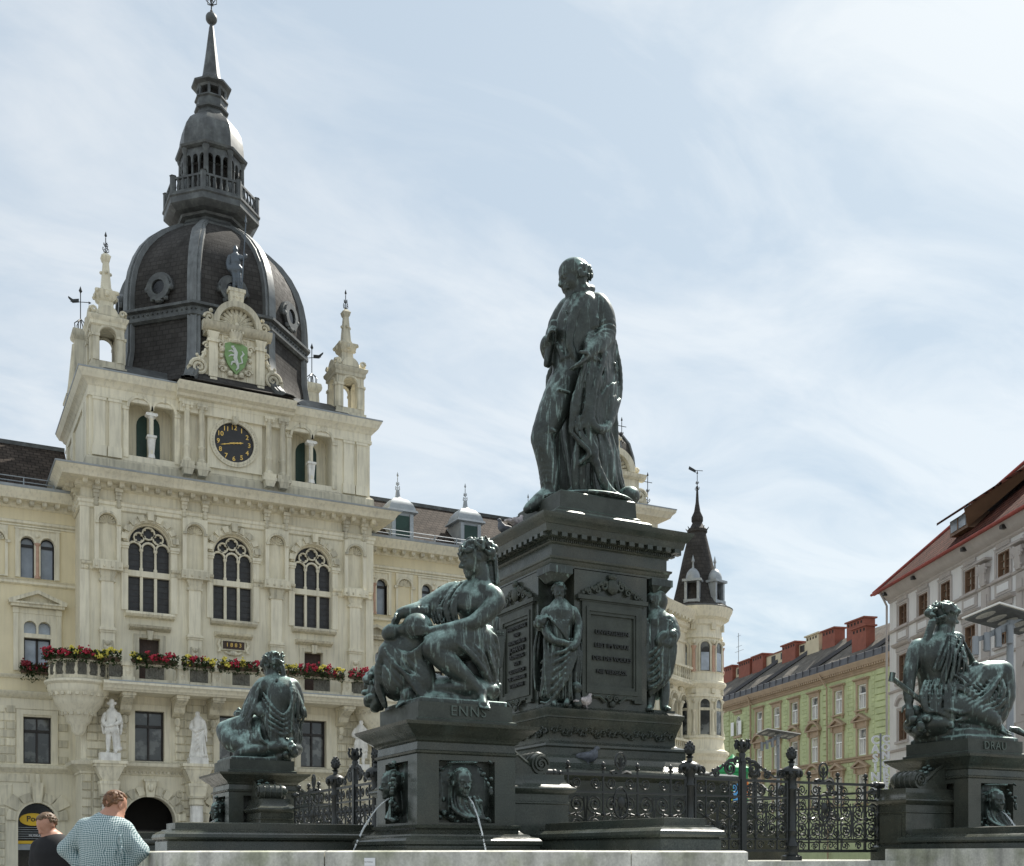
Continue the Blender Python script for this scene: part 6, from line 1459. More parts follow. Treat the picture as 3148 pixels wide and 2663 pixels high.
ring([(0.0, 5.62), (0.0, 5.66), (-0.05, 5.665)], 0.80, 'top_step')
ring([(0.0, 5.66), (0.05, 5.675), (0.075, 5.71), (0.07, 5.76), (0.04, 5.79), (-0.06, 5.80)], 0.68, 'garland_torus', 'bronze_plate')
for side, lines, sz in ((0, ('UNVERGESSEN', 'LEBT IM VOLKE', 'DER DES VOLKES', 'NIE VERGASS.'), 0.078), (3, ('IHREM FREUNDE', 'UND', 'WOHLTHÄTER', 'JOHANN', 'ERZHERZOG', 'VON', 'OESTERREICH', 'DIE DANKBARE', 'STEIERMARK'), 0.072), (1, (), 0), (2, (), 0)):
    Mr = Matrix.Translation((cx, cy, 0)) @ Matrix.Rotation(side * math.pi / 2, 4, 'Z')
    t = MB()
    t.wall(quad(-0.46, 0.46, 3.34, 4.58), [quad(-0.33, 0.33, 3.50, 4.42)], -fh - 0.035, -fh - 0.0, Mr)
    t.wall(quad(-0.40, 0.40, 3.40, 4.52), [quad(-0.36, 0.36, 3.46, 4.46)], -fh - 0.05, -fh - 0.03, Mr)
    t.box(-0.54, -fh - 0.07, 4.60, 0.54, -fh, 4.655, Mr); t.box(-0.50, -fh - 0.045, 4.58, 0.50, -fh, 4.60, Mr)
    for sg in (-1, 1): t.box(sg * 0.40 - 0.07, -fh - 0.06, 3.30, sg * 0.40 + 0.07, -fh, 3.34, Mr)
    t.build('panel_frame', 'bronze_plate', GP)
    t = MB(); t.add([(-0.335, -fh - 0.008, 3.49), (0.335, -fh - 0.008, 3.49), (0.335, -fh - 0.008, 4.43), (-0.335, -fh - 0.008, 4.43)], [(0, 1, 2, 3)], Mr); t.build('inscription_plate', 'bronze_plate', GP)
    n = len(lines)
    for i, ln in enumerate(lines):
        z = 4.42 - (0.92 * (i + 0.7) / (n + 0.55)) if n > 5 else 4.20 - i * 0.17
        s_ = sz * (1.4 if ln == 'JOHANN' else 1.0)
        text('inscription_line', ln, s_, Mr @ face_y(0, -fh - 0.02, z), 'letter_dark', GP, 0.012, bevel=0.001)
    t = MB(); y_ = -fh - 0.04                   # arms and garlands above the panel, scrolls below
    t.ball((0, y_, 4.80), 0.09, 10, 7, (1, 0.5, 1.15), Mr); t.ball((0, y_, 4.93), 0.06, 8, 5, (1.1, 0.7, 0.8), Mr)
    for sg in (-1, 1):
        t.tube(spiral(sg * 0.13, 4.80, 0.07, 1.4, y_, sg, 12), 0.02, 5, M=Mr); t.tube(spiral(sg * 0.24, 4.74, 0.055, 1.3, y_, sg, 12), 0.018, 5, M=Mr); t.tube(spiral(sg * 0.37, 4.70, 0.045, 1.3, y_, sg, 12), 0.016, 5, M=Mr)
        for k in range(12): t.ball((sg * (0.1 + 0.032 * k), y_ - 0.01, 4.86 - 0.016 * k + random.uniform(-0.02, 0.02)), 0.026, 5, 4, (1, 0.6, 1), Mr)
        t.tube(spiral(sg * 0.05, 3.34, 0.045, 1.4, y_, sg, 12), 0.016, 5, M=Mr); t.tube([(sg * 0.3, y_, 3.36), (sg * 0.2, y_, 3.36), (sg * 0.1, y_, 3.29)], 0.018, 5, M=Mr)
    t.ball((0, y_, 3.27), 0.045, 6, 5, (1, 0.6, 1), Mr)
    t.build('carved_arms', 'bronze_plate', GP)
for (qx, qy) in ((-1, -1), (1, -1), (-1, 1), (1, 1)):        # corner stands and capitals of the caryatids
    t = MB(); t.box(cx + qx * 0.80 - 0.17, cy + qy * 0.80 - 0.17, 3.20, cx + qx * 0.80 + 0.17, cy + qy * 0.80 + 0.17, 3.235); t.build('caryatid_stand', 'bronze', GP)
    t = MB(); t.frus(cx + qx * 0.78, cy + qy * 0.78, 4.80, 4.90, 0.09, 0.09, 0.16, 0.16); t.box(cx + qx * 0.78 - 0.17, cy + qy * 0.78 - 0.17, 4.90, cx + qx * 0.78 + 0.17, cy + qy * 0.78 + 0.17, 4.99); t.build('caryatid_capital', 'bronze', GP)
t = MB(); t.rect([(0.0, 5.78), (0.02, 5.80), (0.02, 5.84), (-0.02, 5.87), (-0.03, 6.08), (-0.05, 6.10)], cx - 0.62, cy - 0.62, cx + 0.62, cy + 0.62); t.build('statue_plinth', 'bronze_plate', GP)

# --- wrought-iron fence: one side built once, in local metres along +X from pier to pier
FZ = 1.24
def sp2(cx_, cz, r, turns, a0, y=0.0, sg=1, n=None):
    n = n or int(14 * turns); return [(cx_ + sg * r * (1 - 0.82 * i / n) * math.cos(a0 + turns * 2 * math.pi * i / n), y, cz + r * (1 - 0.82 * i / n) * math.sin(a0 + turns * 2 * math.pi * i / n)) for i in range(n + 1)]
def scroll_panel(x0, x1, n):
    t = MB(); w_ = (x1 - x0) / n
    for k in range(n):
        c = x0 + (k + 0.5) * w_; hw_ = w_ / 2
        for sg in (-1, 1):
            q = c + sg * hw_ * 0.5; r = min(hw_ * 0.46, 0.10)
            t.tube(sp2(q, 1.84, r, 1.9, -math.pi / 2, 0, sg), 0.011, 4); t.tube(sp2(q, 1.62, r, 1.9, math.pi / 2, 0, -sg), 0.011, 4)
            t.tube([(q - sg * r * 0.2, 0, 1.84 - r), (c + sg * hw_ * 0.12, 0, 1.73), (q - sg * r * 0.2, 0, 1.62 + r)], 0.012, 4)
            t.tube([(c, 0, 1.50), (c + sg * hw_ * 0.25, 0, 1.56), (c + sg * hw_ * 0.9, 0, 1.52), (c + sg * hw_ * 0.96, 0, 1.70), (c + sg * hw_ * 0.9, 0, 1.92)], 0.010, 4)
            t.tube(sp2(c + sg * hw_ * 0.45, 2.065, min(0.065, hw_ * 0.4), 1.7, math.pi, 0, sg), 0.010, 4)
            t.tube(sp2(c + sg * hw_ * 0.5, 1.42, min(0.05, hw_ * 0.38), 1.3, 0, 0, sg), 0.009, 4)
            t.ball((q, -0.012, 1.84), 0.022, 6, 4); t.ball((q, -0.012, 1.62), 0.022, 6, 4)
        t.tube([(c, 0, 1.36), (c, 0, 2.16)], 0.012, 5); t.ball((c, -0.01, 1.73), 0.03, 6, 5); t.ball((c, -0.01, 1.5), 0.022, 6, 4)
    return t
def rails(x0, x1):
    t = MB()
    for z, h_ in ((2.15, 0.03), (1.965, 0.022), (1.485, 0.022), (1.355, 0.028)): t.box(x0, -0.016, z - h_ / 2, x1, 0.016, z + h_ / 2)
    for x in (x0 + 0.012, x1 - 0.012): t.box(x - 0.012, -0.014, 1.36, x + 0.012, 0.014, 2.15)
    return t
def knob(t, x, z, r=0.028): t.tube([(x, 0, z), (x, 0, z + 0.05)], 0.012, 5); t.lathe([(0.0, z + 0.03), (0.024, z + 0.04), (0.03, z + 0.055), (0.012, z + 0.065), (r, z + 0.085), (r * 0.8, z + 0.11), (0, z + 0.125)], x, 0, 8)
def make_fence(label):
    Fc = thing('iron_fence', label, 'fence', (0, 0, 0), 'wrought iron fences round the monument')
    def fp(name, t, m='wrought_iron', par=None): return t.build(name, m, par or Fc, 50)
    PXS = (1.59, 3.04); GX = 2.32; XE = 4.42
    for side, (a, b, n) in enumerate(((-0.18, PXS[0] - 0.04, 4), (PXS[1] + 0.04, XE, 3))):
        fp('fence_panel', scroll_panel(a, b, n)); fp('rail', rails(a, b))
        for k in range(1, n * 2):
            x = a + (b - a) * k / (2 * n)
            if k % 2:
                t = MB(); knob(t, x, 2.165); fp('rail_knob', t)
            elif k == n or (n == 3 and k == 2):
                t = MB(); t.tube([(x, 0, 2.16), (x, 0, 2.24)], 0.016, 6)
                t.tube([(x + 0.065 * math.cos(q), 0, 2.305 + 0.085 * math.sin(q)) for q in [0.42 * j for j in range(16)]], 0.013, 5)
                for q in (0.5, 1.05, 1.57, 2.09, 2.64): t.tube([(x, 0, 2.24), (x + 0.05 * math.cos(q), 0, 2.24 + 0.11 * math.sin(q))], 0.010, 4)
                for sg in (-1, 1): t.tube([(x, 0, 2.16), (x + sg * 0.07, 0, 2.19), (x + sg * 0.12, 0, 2.17)], [0.02, 0.02, 0.03], 5)
                fp('palmette', t)
                t = MB(); t.tube([(x + 0.09 * math.cos(q), -0.01, 1.86 + 0.16 * math.sin(q)) for q in [0.35 * j for j in range(19)]], 0.013, 5); t.ball((x, -0.02, 1.86), 0.05, 8, 6, (1, 0.5, 1.3)); fp('cartouche', t)
        t = MB(); xx = a if side == 0 else b; sg = 1 if side == 0 else -1
        t.tube([(xx - sg * 0.06, 0, 2.15), (xx + sg * 0.02, 0, 2.15)], 0.04, 8); t.ball((xx + sg * 0.05, 0, 2.15), 0.042, 8, 6); t.ball((xx + sg * 0.12, 0, 2.15), 0.03, 8, 6); fp('rail_end', t)
    for x in PXS:
        t = MB(); t.lathe([(0.12, FZ), (0.12, FZ + 0.05), (0.075, FZ + 0.07), (0.07, FZ + 0.14), (0.09, FZ + 0.17), (0.055, FZ + 0.24), (0.05, FZ + 0.3), (0.07, FZ + 0.34), (0.05, FZ + 0.37), (0.046, 2.05), (0.062, 2.07), (0.048, 2.10), (0.056, 2.18), (0.075, 2.22), (0.125, 2.27), (0.12, 2.29), (0.08, 2.32), (0.03, 2.34), (0.028, 2.37), (0.05, 2.385), (0.02, 2.40)], x, 0, 14); po = fp('post', t)
        t = MB(); t.lathe([(0.02, 2.40), (0.052, 2.43), (0.056, 2.47), (0.04, 2.52), (0.012, 2.56), (0, 2.57)], x, 0, 12)
        for k in range(30):
            a_ = k * 2.4; z_ = 2.415 + 0.14 * k / 30; r_ = 0.055 * math.sin(0.35 + 2.5 * (k / 30) ** 0.8); t.ball((x + r_ * math.cos(a_), r_ * math.sin(a_), z_), 0.013, 5, 3, (1, 1, 1.4))
        fp('pine_cone', t, par=po)
        t = MB()
        for k in range(8):
            a_ = k * math.pi / 4; t.ball((x + 0.105 * math.cos(a_), 0.105 * math.sin(a_), 2.245), 0.03, 6, 4, (1, 1, 1.5))
        fp('leaf_collar', t, par=po)
    for (a, b, sg) in ((PXS[0] + 0.06, GX - 0.03, 1), (GX + 0.03, PXS[1] - 0.06, -1)):
        fp('gate_leaf', scroll_panel(a, b, 2)); fp('rail', rails(a, b))
        t = MB(); xo, xi = (a, b) if sg == 1 else (b, a)
        t.tube([(xo + sg * 0.06, 0, 2.20), (xo + sg * 0.2, 0, 2.20), (xo + sg * 0.35, 0, 2.27), (xo + sg * 0.48, 0, 2.37), (xo + sg * 0.60, 0, 2.39)], 0.015, 5)
        t.tube(sp2(xo + sg * 0.10, 2.235, 0.06, 1.7, -0.5, 0, -sg), 0.014, 5); t.tube(sp2(xo + sg * 0.5, 2.28, 0.085, 2.0, 1.2, 0, sg), 0.015, 5); t.tube(sp2(xo + sg * 0.31, 2.22, 0.05, 1.6, 1.0, 0, sg), 0.013, 5)
        for k in range(5): t.ball((xo + sg * (0.26 + 0.07 * k), 0, 2.25 + 0.03 * k), 0.02, 5, 4)
        fp('gate_crest', t)
    t = MB(); t.box(GX - 0.03, -0.03, FZ + 0.02, GX + 0.03, 0.03, 2.36); t.lathe([(0.03, FZ), (0.045, FZ + 0.03), (0.03, FZ + 0.08)], GX, 0, 8); t.lathe([(0.045, 2.36), (0.03, 2.40), (0.04, 2.44), (0.03, 2.46), (0.05, 2.48), (0.07, 2.52)], GX, 0, 12)
    for sg in (-1, 1): t.tube(sp2(GX + sg * 0.075, 2.37, 0.05, 1.5, -1.2, 0, sg), 0.012, 5)
    gp_ = fp('gate_post', t)
    t = MB()
    for k in range(8):
        a_ = k * math.pi / 4; t.tube([(GX + 0.065 * math.cos(a_), 0.065 * math.sin(a_), 2.50), (GX + 0.085 * math.cos(a_), 0.085 * math.sin(a_), 2.55), (GX + 0.07 * math.cos(a_), 0.07 * math.sin(a_), 2.585)], [0.016, 0.014, 0.009], 5); t.ball((GX + 0.075 * math.cos(a_), 0.075 * math.sin(a_), 2.595), 0.017, 6, 4)
    t.ball((GX, 0, 2.56), 0.045, 8, 5); fp('crown', t, par=gp_)
    return Fc
f0 = make_fence('black iron fence with double gate to the right of the ENNS pedestal')
def place(f, loc, rz): f.location = loc; f.rotation_euler = (0, 0, rz)
place(f0, (5.95, 10.2, 0), 0)
copy_thing(f0, (4.75, 15.55, 0), (0, 0, R(-90)), 'black iron fence with double gate between the ENNS pedestal and the left one')
copy_thing(f0, (11.4, 11.45, 0), (0, 0, R(90)), 'far iron fence seen through the front gate, behind the DRAU pedestal')
# ------------------------------------------------------------------ figure sculpting: smooth-blended distance field -> one continuous surface
def _v(p): return np.array(p, dtype=np.float64)
class Sculpt:
    """points are given as (x, y, w): crop pixels of the photograph and depth in the same unit (negative = nearer)"""
    def __init__(s, crop, d0, lo, hi, voxel):
        s.crop, s.d0, s.h = crop, d0, voxel
        s.m = crop[2] * d0 / FPX                       # metres per crop pixel
        c = [s.P(x, y, w) for x in (lo[0], hi[0]) for y in (lo[1], hi[1]) for w in (lo[2], hi[2])]
        c = np.array(c); s.o = c.min(0) - 3 * voxel; n = np.ceil((c.max(0) - c.min(0)) / voxel).astype(int) + 6
        s.F = np.full(n, 0.5, dtype=np.float32); s.n = n
        s.rng = random.Random(11)
    def P(s, x, y, w=0.0):
        d = s.d0 + w * s.m
        a, b, z = ray(s.crop[0] + x * s.crop[2], s.crop[1] + y * s.crop[2])
        return _v((a * d, b * d, CAMZ + z * d))
    def _box(s, lo, hi):
        i0 = np.maximum(np.floor((lo - s.o) / s.h).astype(int), 0); i1 = np.minimum(np.ceil((hi - s.o) / s.h).astype(int) + 1, s.n)
        if (i1 <= i0).any(): return None
        ax = [(s.o[k] + s.h * np.arange(i0[k], i1[k])).astype(np.float32) for k in range(3)]
        return (slice(i0[0], i1[0]), slice(i0[1], i1[1]), slice(i0[2], i1[2])), ax[0][:, None, None], ax[1][None, :, None], ax[2][None, None, :]
    def _put(s, sl, d, k, sub=False):
        A = s.F[sl]
        if sub:
            d = -d
            if k > 0:
                h = np.clip(0.5 - 0.5 * (A - d) / k, 0, 1); s.F[sl] = A + (d - A) * h + k * h * (1 - h)
            else: s.F[sl] = np.maximum(A, d)
        else:
            if k > 0:
                h = np.clip(0.5 + 0.5 * (d - A) / k, 0, 1); s.F[sl] = d + (A - d) * h - k * h * (1 - h)
            else: s.F[sl] = np.minimum(A, d)
    # world-space primitives
    def wcone(s, a, b, r1, r2, k=0.02, sub=False):
        a, b = _v(a), _v(b); rm = max(r1, r2) + k + 3 * s.h
        q = s._box(np.minimum(a, b) - rm, np.maximum(a, b) + rm)
        if q is None: return
        sl, X, Y, Z = q; ba = b - a; L = float(ba @ ba) + 1e-12
        px, py, pz = X - a[0], Y - a[1], Z - a[2]
        t = np.clip((px * ba[0] + py * ba[1] + pz * ba[2]) / L, 0, 1)
        d = np.sqrt((px - t * ba[0]) ** 2 + (py - t * ba[1]) ** 2 + (pz - t * ba[2]) ** 2) - (r1 + (r2 - r1) * t)
        s._put(sl, d, k, sub)
    def well(s, c, r, R3=None, k=0.02, sub=False):
        c, r = _v(c), _v(r); rm = float(r.max()) + k + 3 * s.h
        q = s._box(c - rm, c + rm)
        if q is None: return
        sl, X, Y, Z = q; X, Y, Z = X - c[0], Y - c[1], Z - c[2]
        if R3 is not None:
            A = R3; X, Y, Z = A[0][0] * X + A[0][1] * Y + A[0][2] * Z, A[1][0] * X + A[1][1] * Y + A[1][2] * Z, A[2][0] * X + A[2][1] * Y + A[2][2] * Z
        k0 = np.sqrt((X / r[0]) ** 2 + (Y / r[1]) ** 2 + (Z / r[2]) ** 2); k1 = np.sqrt((X / r[0] ** 2) ** 2 + (Y / r[1] ** 2) ** 2 + (Z / r[2] ** 2) ** 2) + 1e-6
        s._put(sl, k0 * (k0 - 1) / k1, k, sub)
    def wbox(s, c, e, R3, k=0.01, rnd=0.01, sub=False):
        c, e = _v(c), _v(e); rm = float(np.linalg.norm(e)) + k + 3 * s.h
        q = s._box(c - rm, c + rm)
        if q is None: return
        sl, X, Y, Z = q; X, Y, Z = X - c[0], Y - c[1], Z - c[2]; A = R3
        x, y, z = (np.abs(A[i][0] * X + A[i][1] * Y + A[i][2] * Z) - e[i] + rnd for i in range(3))
        d = np.sqrt(np.maximum(x, 0) ** 2 + np.maximum(y, 0) ** 2 + np.maximum(z, 0) ** 2) + np.minimum(np.maximum(x, np.maximum(y, z)), 0) - rnd
        s._put(sl, d, k, sub)
    # crop-space shorthands; radii in crop pixels
    def limb(s, pts, rad, k=14, smooth=0):
        W = [s.P(*p) for p in pts]; rad = list(rad)
        if smooth: W, rad = catmull(W, rad, smooth)
        for i in range(len(W) - 1): s.wcone(W[i], W[i + 1], rad[i] * s.m, rad[i + 1] * s.m, k * s.m)
    def blob(s, p, r, k=14, rot=None, sub=False):
        """r = (across, up, depth) in crop pixels; rot in degrees turns across towards up"""
        a = R(rot or 0); ex = VRIGHT * math.cos(a) + VUP * math.sin(a); ez = -VRIGHT * math.sin(a) + VUP * math.cos(a)
        A = [tuple(ex), tuple(VFWD), tuple(ez)]
        s.well(s.P(*p), (r[0] * s.m, r[2] * s.m, r[1] * s.m), A, k * s.m, sub)
    def folds(s, A, B, n, r, depth=8, k=7, sm=4, jit=0.5, out=(0, 0, -1), fill=True, ends=0.6):
        n = int(n * 1.25 + 0.5); k = k * 0.55; depth = depth * 1.25
        """pleated cloth between guide lines A and B: n ridges with valleys between"""
        A = np.array(A, float); B = np.array(B, float); out = np.array(out, float)
        m = 2 * n - 1
        for i in range(m):
            t = i / max(1, m - 1)
            if not fill and i % 2: continue
            ridge = (i % 2 == 0)
            jt = t + (s.rng.uniform(-jit, jit) / m if 0 < i < m - 1 else 0)
            C = A * (1 - jt) + B * jt + out * (depth * s.rng.uniform(0.6, 1.3) if ridge else -depth * 0.55)
            L = len(C)
            if ridge:
                ph = s.rng.uniform(0, 6.28)
                for q in range(1, L - 1): C[q] += np.array([math.sin(ph + q * 1.7), math.cos(ph + q * 1.3), 0]) * r * 0.35
            rr = r * (s.rng.uniform(0.5, 0.95) if ridge else 0.72)
            rad = [rr * (ends if q in (0, L - 1) else 1.0) for q in range(L)]
            s.limb([tuple(c) for c in C], rad, k, sm)
    def clump(s, c, spread, n, r, k=3, seed=0, shape=None):
        g = random.Random(seed)
        for i in range(n):
            a, b_ = g.uniform(0, 6.283), math.acos(g.uniform(-1, 1))
            dx, dy, dw = math.sin(b_) * math.cos(a), math.cos(b_), math.sin(b_) * math.sin(a)
            p = (c[0] + dx * spread[0], c[1] + dy * spread[1], c[2] + dw * spread[2])
            rr = r * g.uniform(0.6, 1.3)
            s.blob(p, (rr * g.uniform(0.7, 1.5), rr * g.uniform(0.7, 1.3), rr), k, g.uniform(0, 180))
    def frame(s, yaw, pitch=0.0, roll=0.0):
        """unit vectors forward, up, side in world space; yaw 0 = towards the viewer, +90 = image right, -90 = image left; pitch down positive"""
        y, p = R(yaw), R(pitch)
        f = _v(-VFWD) * math.cos(y) + _v(VRIGHT) * math.sin(y)
        sd = np.cross(_v(VUP), f); f2 = f * math.cos(p) - _v(VUP) * math.sin(p); u = np.cross(f2, sd)
        if roll: c_, s_ = math.cos(R(roll)), math.sin(R(roll)); u, sd = u * c_ + sd * s_, sd * c_ - u * s_
        return f2, u, sd
    def head(s, chin, H, yaw, pitch=0, roll=0, hair=None, seed=1, beard=False, bald=False, leaf=None):
        """chin: crop point under the chin; H: head height in metres"""
        f, u, sd = s.frame(yaw, pitch, roll); c0 = s.P(*chin)
        def q(a, b, c=0.0): return c0 + u * (a * H) + f * ((b - 0.30) * H) + sd * (c * H)
        A = [tuple(sd), tuple(f), tuple(u)]
        E = lambda a, b, c, r, k=0.06, sub=False: s.well(q(a, b, c), [x * H for x in r], A, k * H, sub)
        E(0.64, -0.02, 0, (0.33, 0.43, 0.36)); E(0.34, 0.10, 0, (0.25, 0.30, 0.30), 0.1); E(0.07, 0.30, 0, (0.11, 0.09, 0.08), 0.1)
        E(0.55, 0.33, 0, (0.24, 0.09, 0.05), 0.06)
        for c in (-1, 1): E(0.36, 0.24, c * 0.15, (0.11, 0.11, 0.12), 0.08); E(0.475, 0.44, c * 0.145, (0.085, 0.10, 0.055), 0.04, True); E(0.475, 0.325, c * 0.145, (0.075, 0.07, 0.05), 0.02); E(0.46, -0.02, c * 0.335, (0.04, 0.08, 0.11), 0.02)
        s.wcone(q(0.53, 0.375), q(0.36, 0.475), 0.035 * H, 0.055 * H, 0.04 * H)
        for c in (-1, 1): E(0.34, 0.415, c * 0.05, (0.045, 0.05, 0.035), 0.03)
        s.wcone(q(0.235, 0.375, -0.07), q(0.235, 0.375, 0.07), 0.032 * H, 0.032 * H, 0.02 * H); s.wcone(q(0.17, 0.365, -0.06), q(0.17, 0.365, 0.06), 0.036 * H, 0.036 * H, 0.02 * H)
        E(0.202, 0.42, 0, (0.09, 0.05, 0.009), 0.01, True)
        s.wcone(q(0.30, -0.08), q(-0.35, -0.16), 0.185 * H, 0.20 * H, 0.08 * H)
        g = random.Random(seed)
        if hair == 'curls':
            for i in range(150):
                a = g.uniform(0, 6.283); e = g.uniform(-0.25, 1.45)
                dx, dy, dz = math.cos(a) * math.cos(e), math.sin(a) * math.cos(e), math.sin(e)
                if dy > 0.45 and dz < 0.42: continue
                if dy > 0.2 and dz < 0.05: continue
                p = q(0.62 + 0.40 * dz, -0.03 + 0.47 * dy, 0.375 * dx); r_ = g.uniform(0.045, 0.085) * H
                p2 = p + (sd * g.uniform(-1, 1) + u * g.uniform(-1, 1)) * 0.07 * H
                s.wcone(p, p2, r_, r_ * 0.7, 0.012 * H)
        if hair == 'cap':
            for i in range(70):
                a = g.uniform(0, 6.283); e = g.uniform(-0.3, 1.5)
                dx, dy, dz = math.cos(a) * math.cos(e), math.sin(a) * math.cos(e), math.sin(e)
                if dy > 0.3 and dz < 0.55: continue
                if dy > 0.0 and dz < 0.0: continue
                s.wcone(q(0.63 + 0.37 * dz, -0.03 + 0.44 * dy, 0.345 * dx), q(0.55 + 0.36 * dz, -0.06 + 0.45 * dy, 0.35 * dx), 0.05 * H, 0.04 * H, 0.02 * H)
        if hair == 'side':
            for i in range(60):
                a = g.uniform(2.2, 7.2) ; e = g.uniform(-0.45, 0.45)
                dx, dy, dz = math.cos(a) * math.cos(e), math.sin(a) * math.cos(e), math.sin(e)
                if dy > 0.15: continue
                s.wcone(q(0.55 + 0.33 * dz, -0.05 + 0.44 * dy, 0.345 * dx), q(0.47 + 0.33 * dz, -0.04 + 0.43 * dy, 0.35 * dx), 0.045 * H, 0.035 * H, 0.02 * H)
            s.wcone(q(0.27, 0.40, -0.02), q(0.20, 0.34, -0.15), 0.05 * H, 0.03 * H, 0.02 * H); s.wcone(q(0.27, 0.40, 0.02), q(0.20, 0.34, 0.15), 0.05 * H, 0.03 * H, 0.02 * H)
        if leaf:
            for i in range(leaf):
                a = 6.283 * i / leaf + g.uniform(-0.1, 0.1); dx, dy = math.cos(a), math.sin(a)
                p = q(0.80 + g.uniform(-0.10, 0.12) - 0.12 * dy, -0.03 + 0.44 * dy, 0.385 * dx)
                dirv = (sd * g.uniform(-1, 1) + u * g.uniform(0.1, 1.2) + f * g.uniform(-0.6, 0.6)); dirv /= np.linalg.norm(dirv)
                s.wcone(p, p + dirv * 0.13 * H, 0.06 * H, 0.025 * H, 0.01 * H)
        if beard:
            for i in range(40): s.wcone(q(0.22 - g.uniform(0, 0.1), 0.30 + g.uniform(-0.1, 0.08), g.uniform(-0.2, 0.2)), q(-0.15 - g.uniform(0, 0.25), 0.30 + g.uniform(-0.1, 0.08), g.uniform(-0.13, 0.13)), 0.045 * H, 0.03 * H, 0.015 * H)
        return q
    def hand(s, wrist, tip, palm, L, curl=(20, 25, 30, 35), thumb=1, spread=0.22):
        """wrist, tip: crop points giving the finger direction; palm: world vector the palm faces; L: hand length in metres"""
        w = s.P(*wrist); d = s.P(*tip) - w; d /= np.linalg.norm(d); n = _v(palm); n = n - d * (n @ d); n /= np.linalg.norm(n); sd = np.cross(d, n)
        r = L * 0.062
        s.wcone(w, w + d * L * 0.2, L * 0.14, L * 0.14, L * 0.05)
        for i, (off, ln) in enumerate(((-0.165, 0.42), (-0.055, 0.48), (0.055, 0.45), (0.165, 0.36))):
            k0 = w + d * L * 0.12 + sd * L * off * 0.6; k1 = w + d * L * 0.50 + sd * L * off
            s.wcone(k0, k1, r * 1.35, r * 1.25, L * 0.05)
            a = R(curl[i] * 0.5); p = k1; fan = off * spread * 2
            for j, fr in enumerate((0.45, 0.32, 0.23)):
                dd = (d * math.cos(a) + n * math.sin(a) + sd * fan); dd /= np.linalg.norm(dd)
                p2 = p + dd * L * ln * fr; s.wcone(p, p2, r * (1.05 - 0.12 * j), r * (0.95 - 0.14 * j), L * 0.012); p = p2; a += R(curl[i])
        b = w + d * L * 0.14 - sd * thumb * L * 0.12; dirs = (d * 0.55 - sd * thumb * 0.75 + n * 0.35); dirs /= np.linalg.norm(dirs)
        b2 = b + dirs * L * 0.24; d2 = d * 0.85 - sd * thumb * 0.25 + n * 0.45; d2 /= np.linalg.norm(d2)
        s.wcone(b, b2, r * 1.5, r * 1.2, L * 0.05); s.wcone(b2, b2 + d2 * L * 0.17, r * 1.15, r, L * 0.015); s.wcone(b2 + d2 * L * 0.17, b2 + d2 * L * 0.29, r, r * 0.8, L * 0.01)
    def foot(s, ankle, toe, L, up=None):
        a = s.P(*ankle); t_ = s.P(*toe); d = t_ - a; L0 = np.linalg.norm(d); d /= L0; u = _v(VUP) if up is None else _v(up); u = u - d * (u @ d); u /= np.linalg.norm(u) + 1e-9; sd = np.cross(d, u)
        heel = a - d * L * 0.22 - u * L * 0.12; ball = a + d * L * 0.55 - u * L * 0.16
        s.wcone(a, heel, L * 0.15, L * 0.14, L * 0.08); s.wcone(a, ball, L * 0.16, L * 0.10, L * 0.1); s.wcone(heel, ball, L * 0.12, L * 0.12, L * 0.1)
        for i, o in enumerate((-0.15, -0.075, 0, 0.07, 0.135)):
            b = ball + sd * L * o; ln = 0.25 - 0.025 * i
            s.wcone(b - d * L * 0.12, b + d * L * ln - u * L * 0.02, L * 0.065, L * (0.062 if i == 0 else 0.045), L * 0.02)
    def blank(s):
        c = object.__new__(Sculpt); c.__dict__.update(s.__dict__); c.F = np.full(s.n, 0.5, dtype=np.float32); return c
    def merge(s, c, k=0.012):
        s._put((slice(None),) * 3, c.F, k)
    def pleat(s, c, r, ang, lam, amp, warp=0.35, seed=0.0, wrap=0.5):
        """gathers cloth: ridges running at angle ang (degrees, image right to up) inside an ellipsoid of radii r (crop pixels)"""
        C = s.P(*c); rm = max(r) * s.m; q = s._box(C - rm, C + rm)
        if q is None: return
        sl, X, Y, Z = q; X, Y, Z = X - C[0], Y - C[1], Z - C[2]
        a = X * VRIGHT.x + Y * VRIGHT.y; w = X * VFWD.x + Y * VFWD.y; lam, amp = lam * s.m, amp * s.m * 1.35; A = R(ang)
        tt = a * math.cos(A) + Z * math.sin(A); n = -a * math.sin(A) + Z * math.cos(A)
        ph = n / lam + warp * np.sin(tt / (2.3 * lam) + seed) + 0.5 * warp * np.sin(tt / (1.05 * lam) + n / (3 * lam) + seed * 2.1) + wrap * w / lam
        t_ = np.abs(2 * (ph - np.floor(ph)) - 1); p = 1 - (1 - t_) ** 2.2
        big = 0.65 + 0.35 * np.sin(ph * 1.9 + seed)
        m = np.clip(1.25 * (1 - np.sqrt((a / (r[0] * s.m)) ** 2 + (Z / (r[1] * s.m)) ** 2 + (w / (r[2] * s.m)) ** 2)), 0, 1); m = m * m * (3 - 2 * m)
        s.F[sl] += (-(p - 0.62) * amp * big * m).astype(np.float32)
    def mesh(s, name, m):
        me = surface_nets(s.F, s.o, s.h, name); me.materials.append(MATS[m]); return me
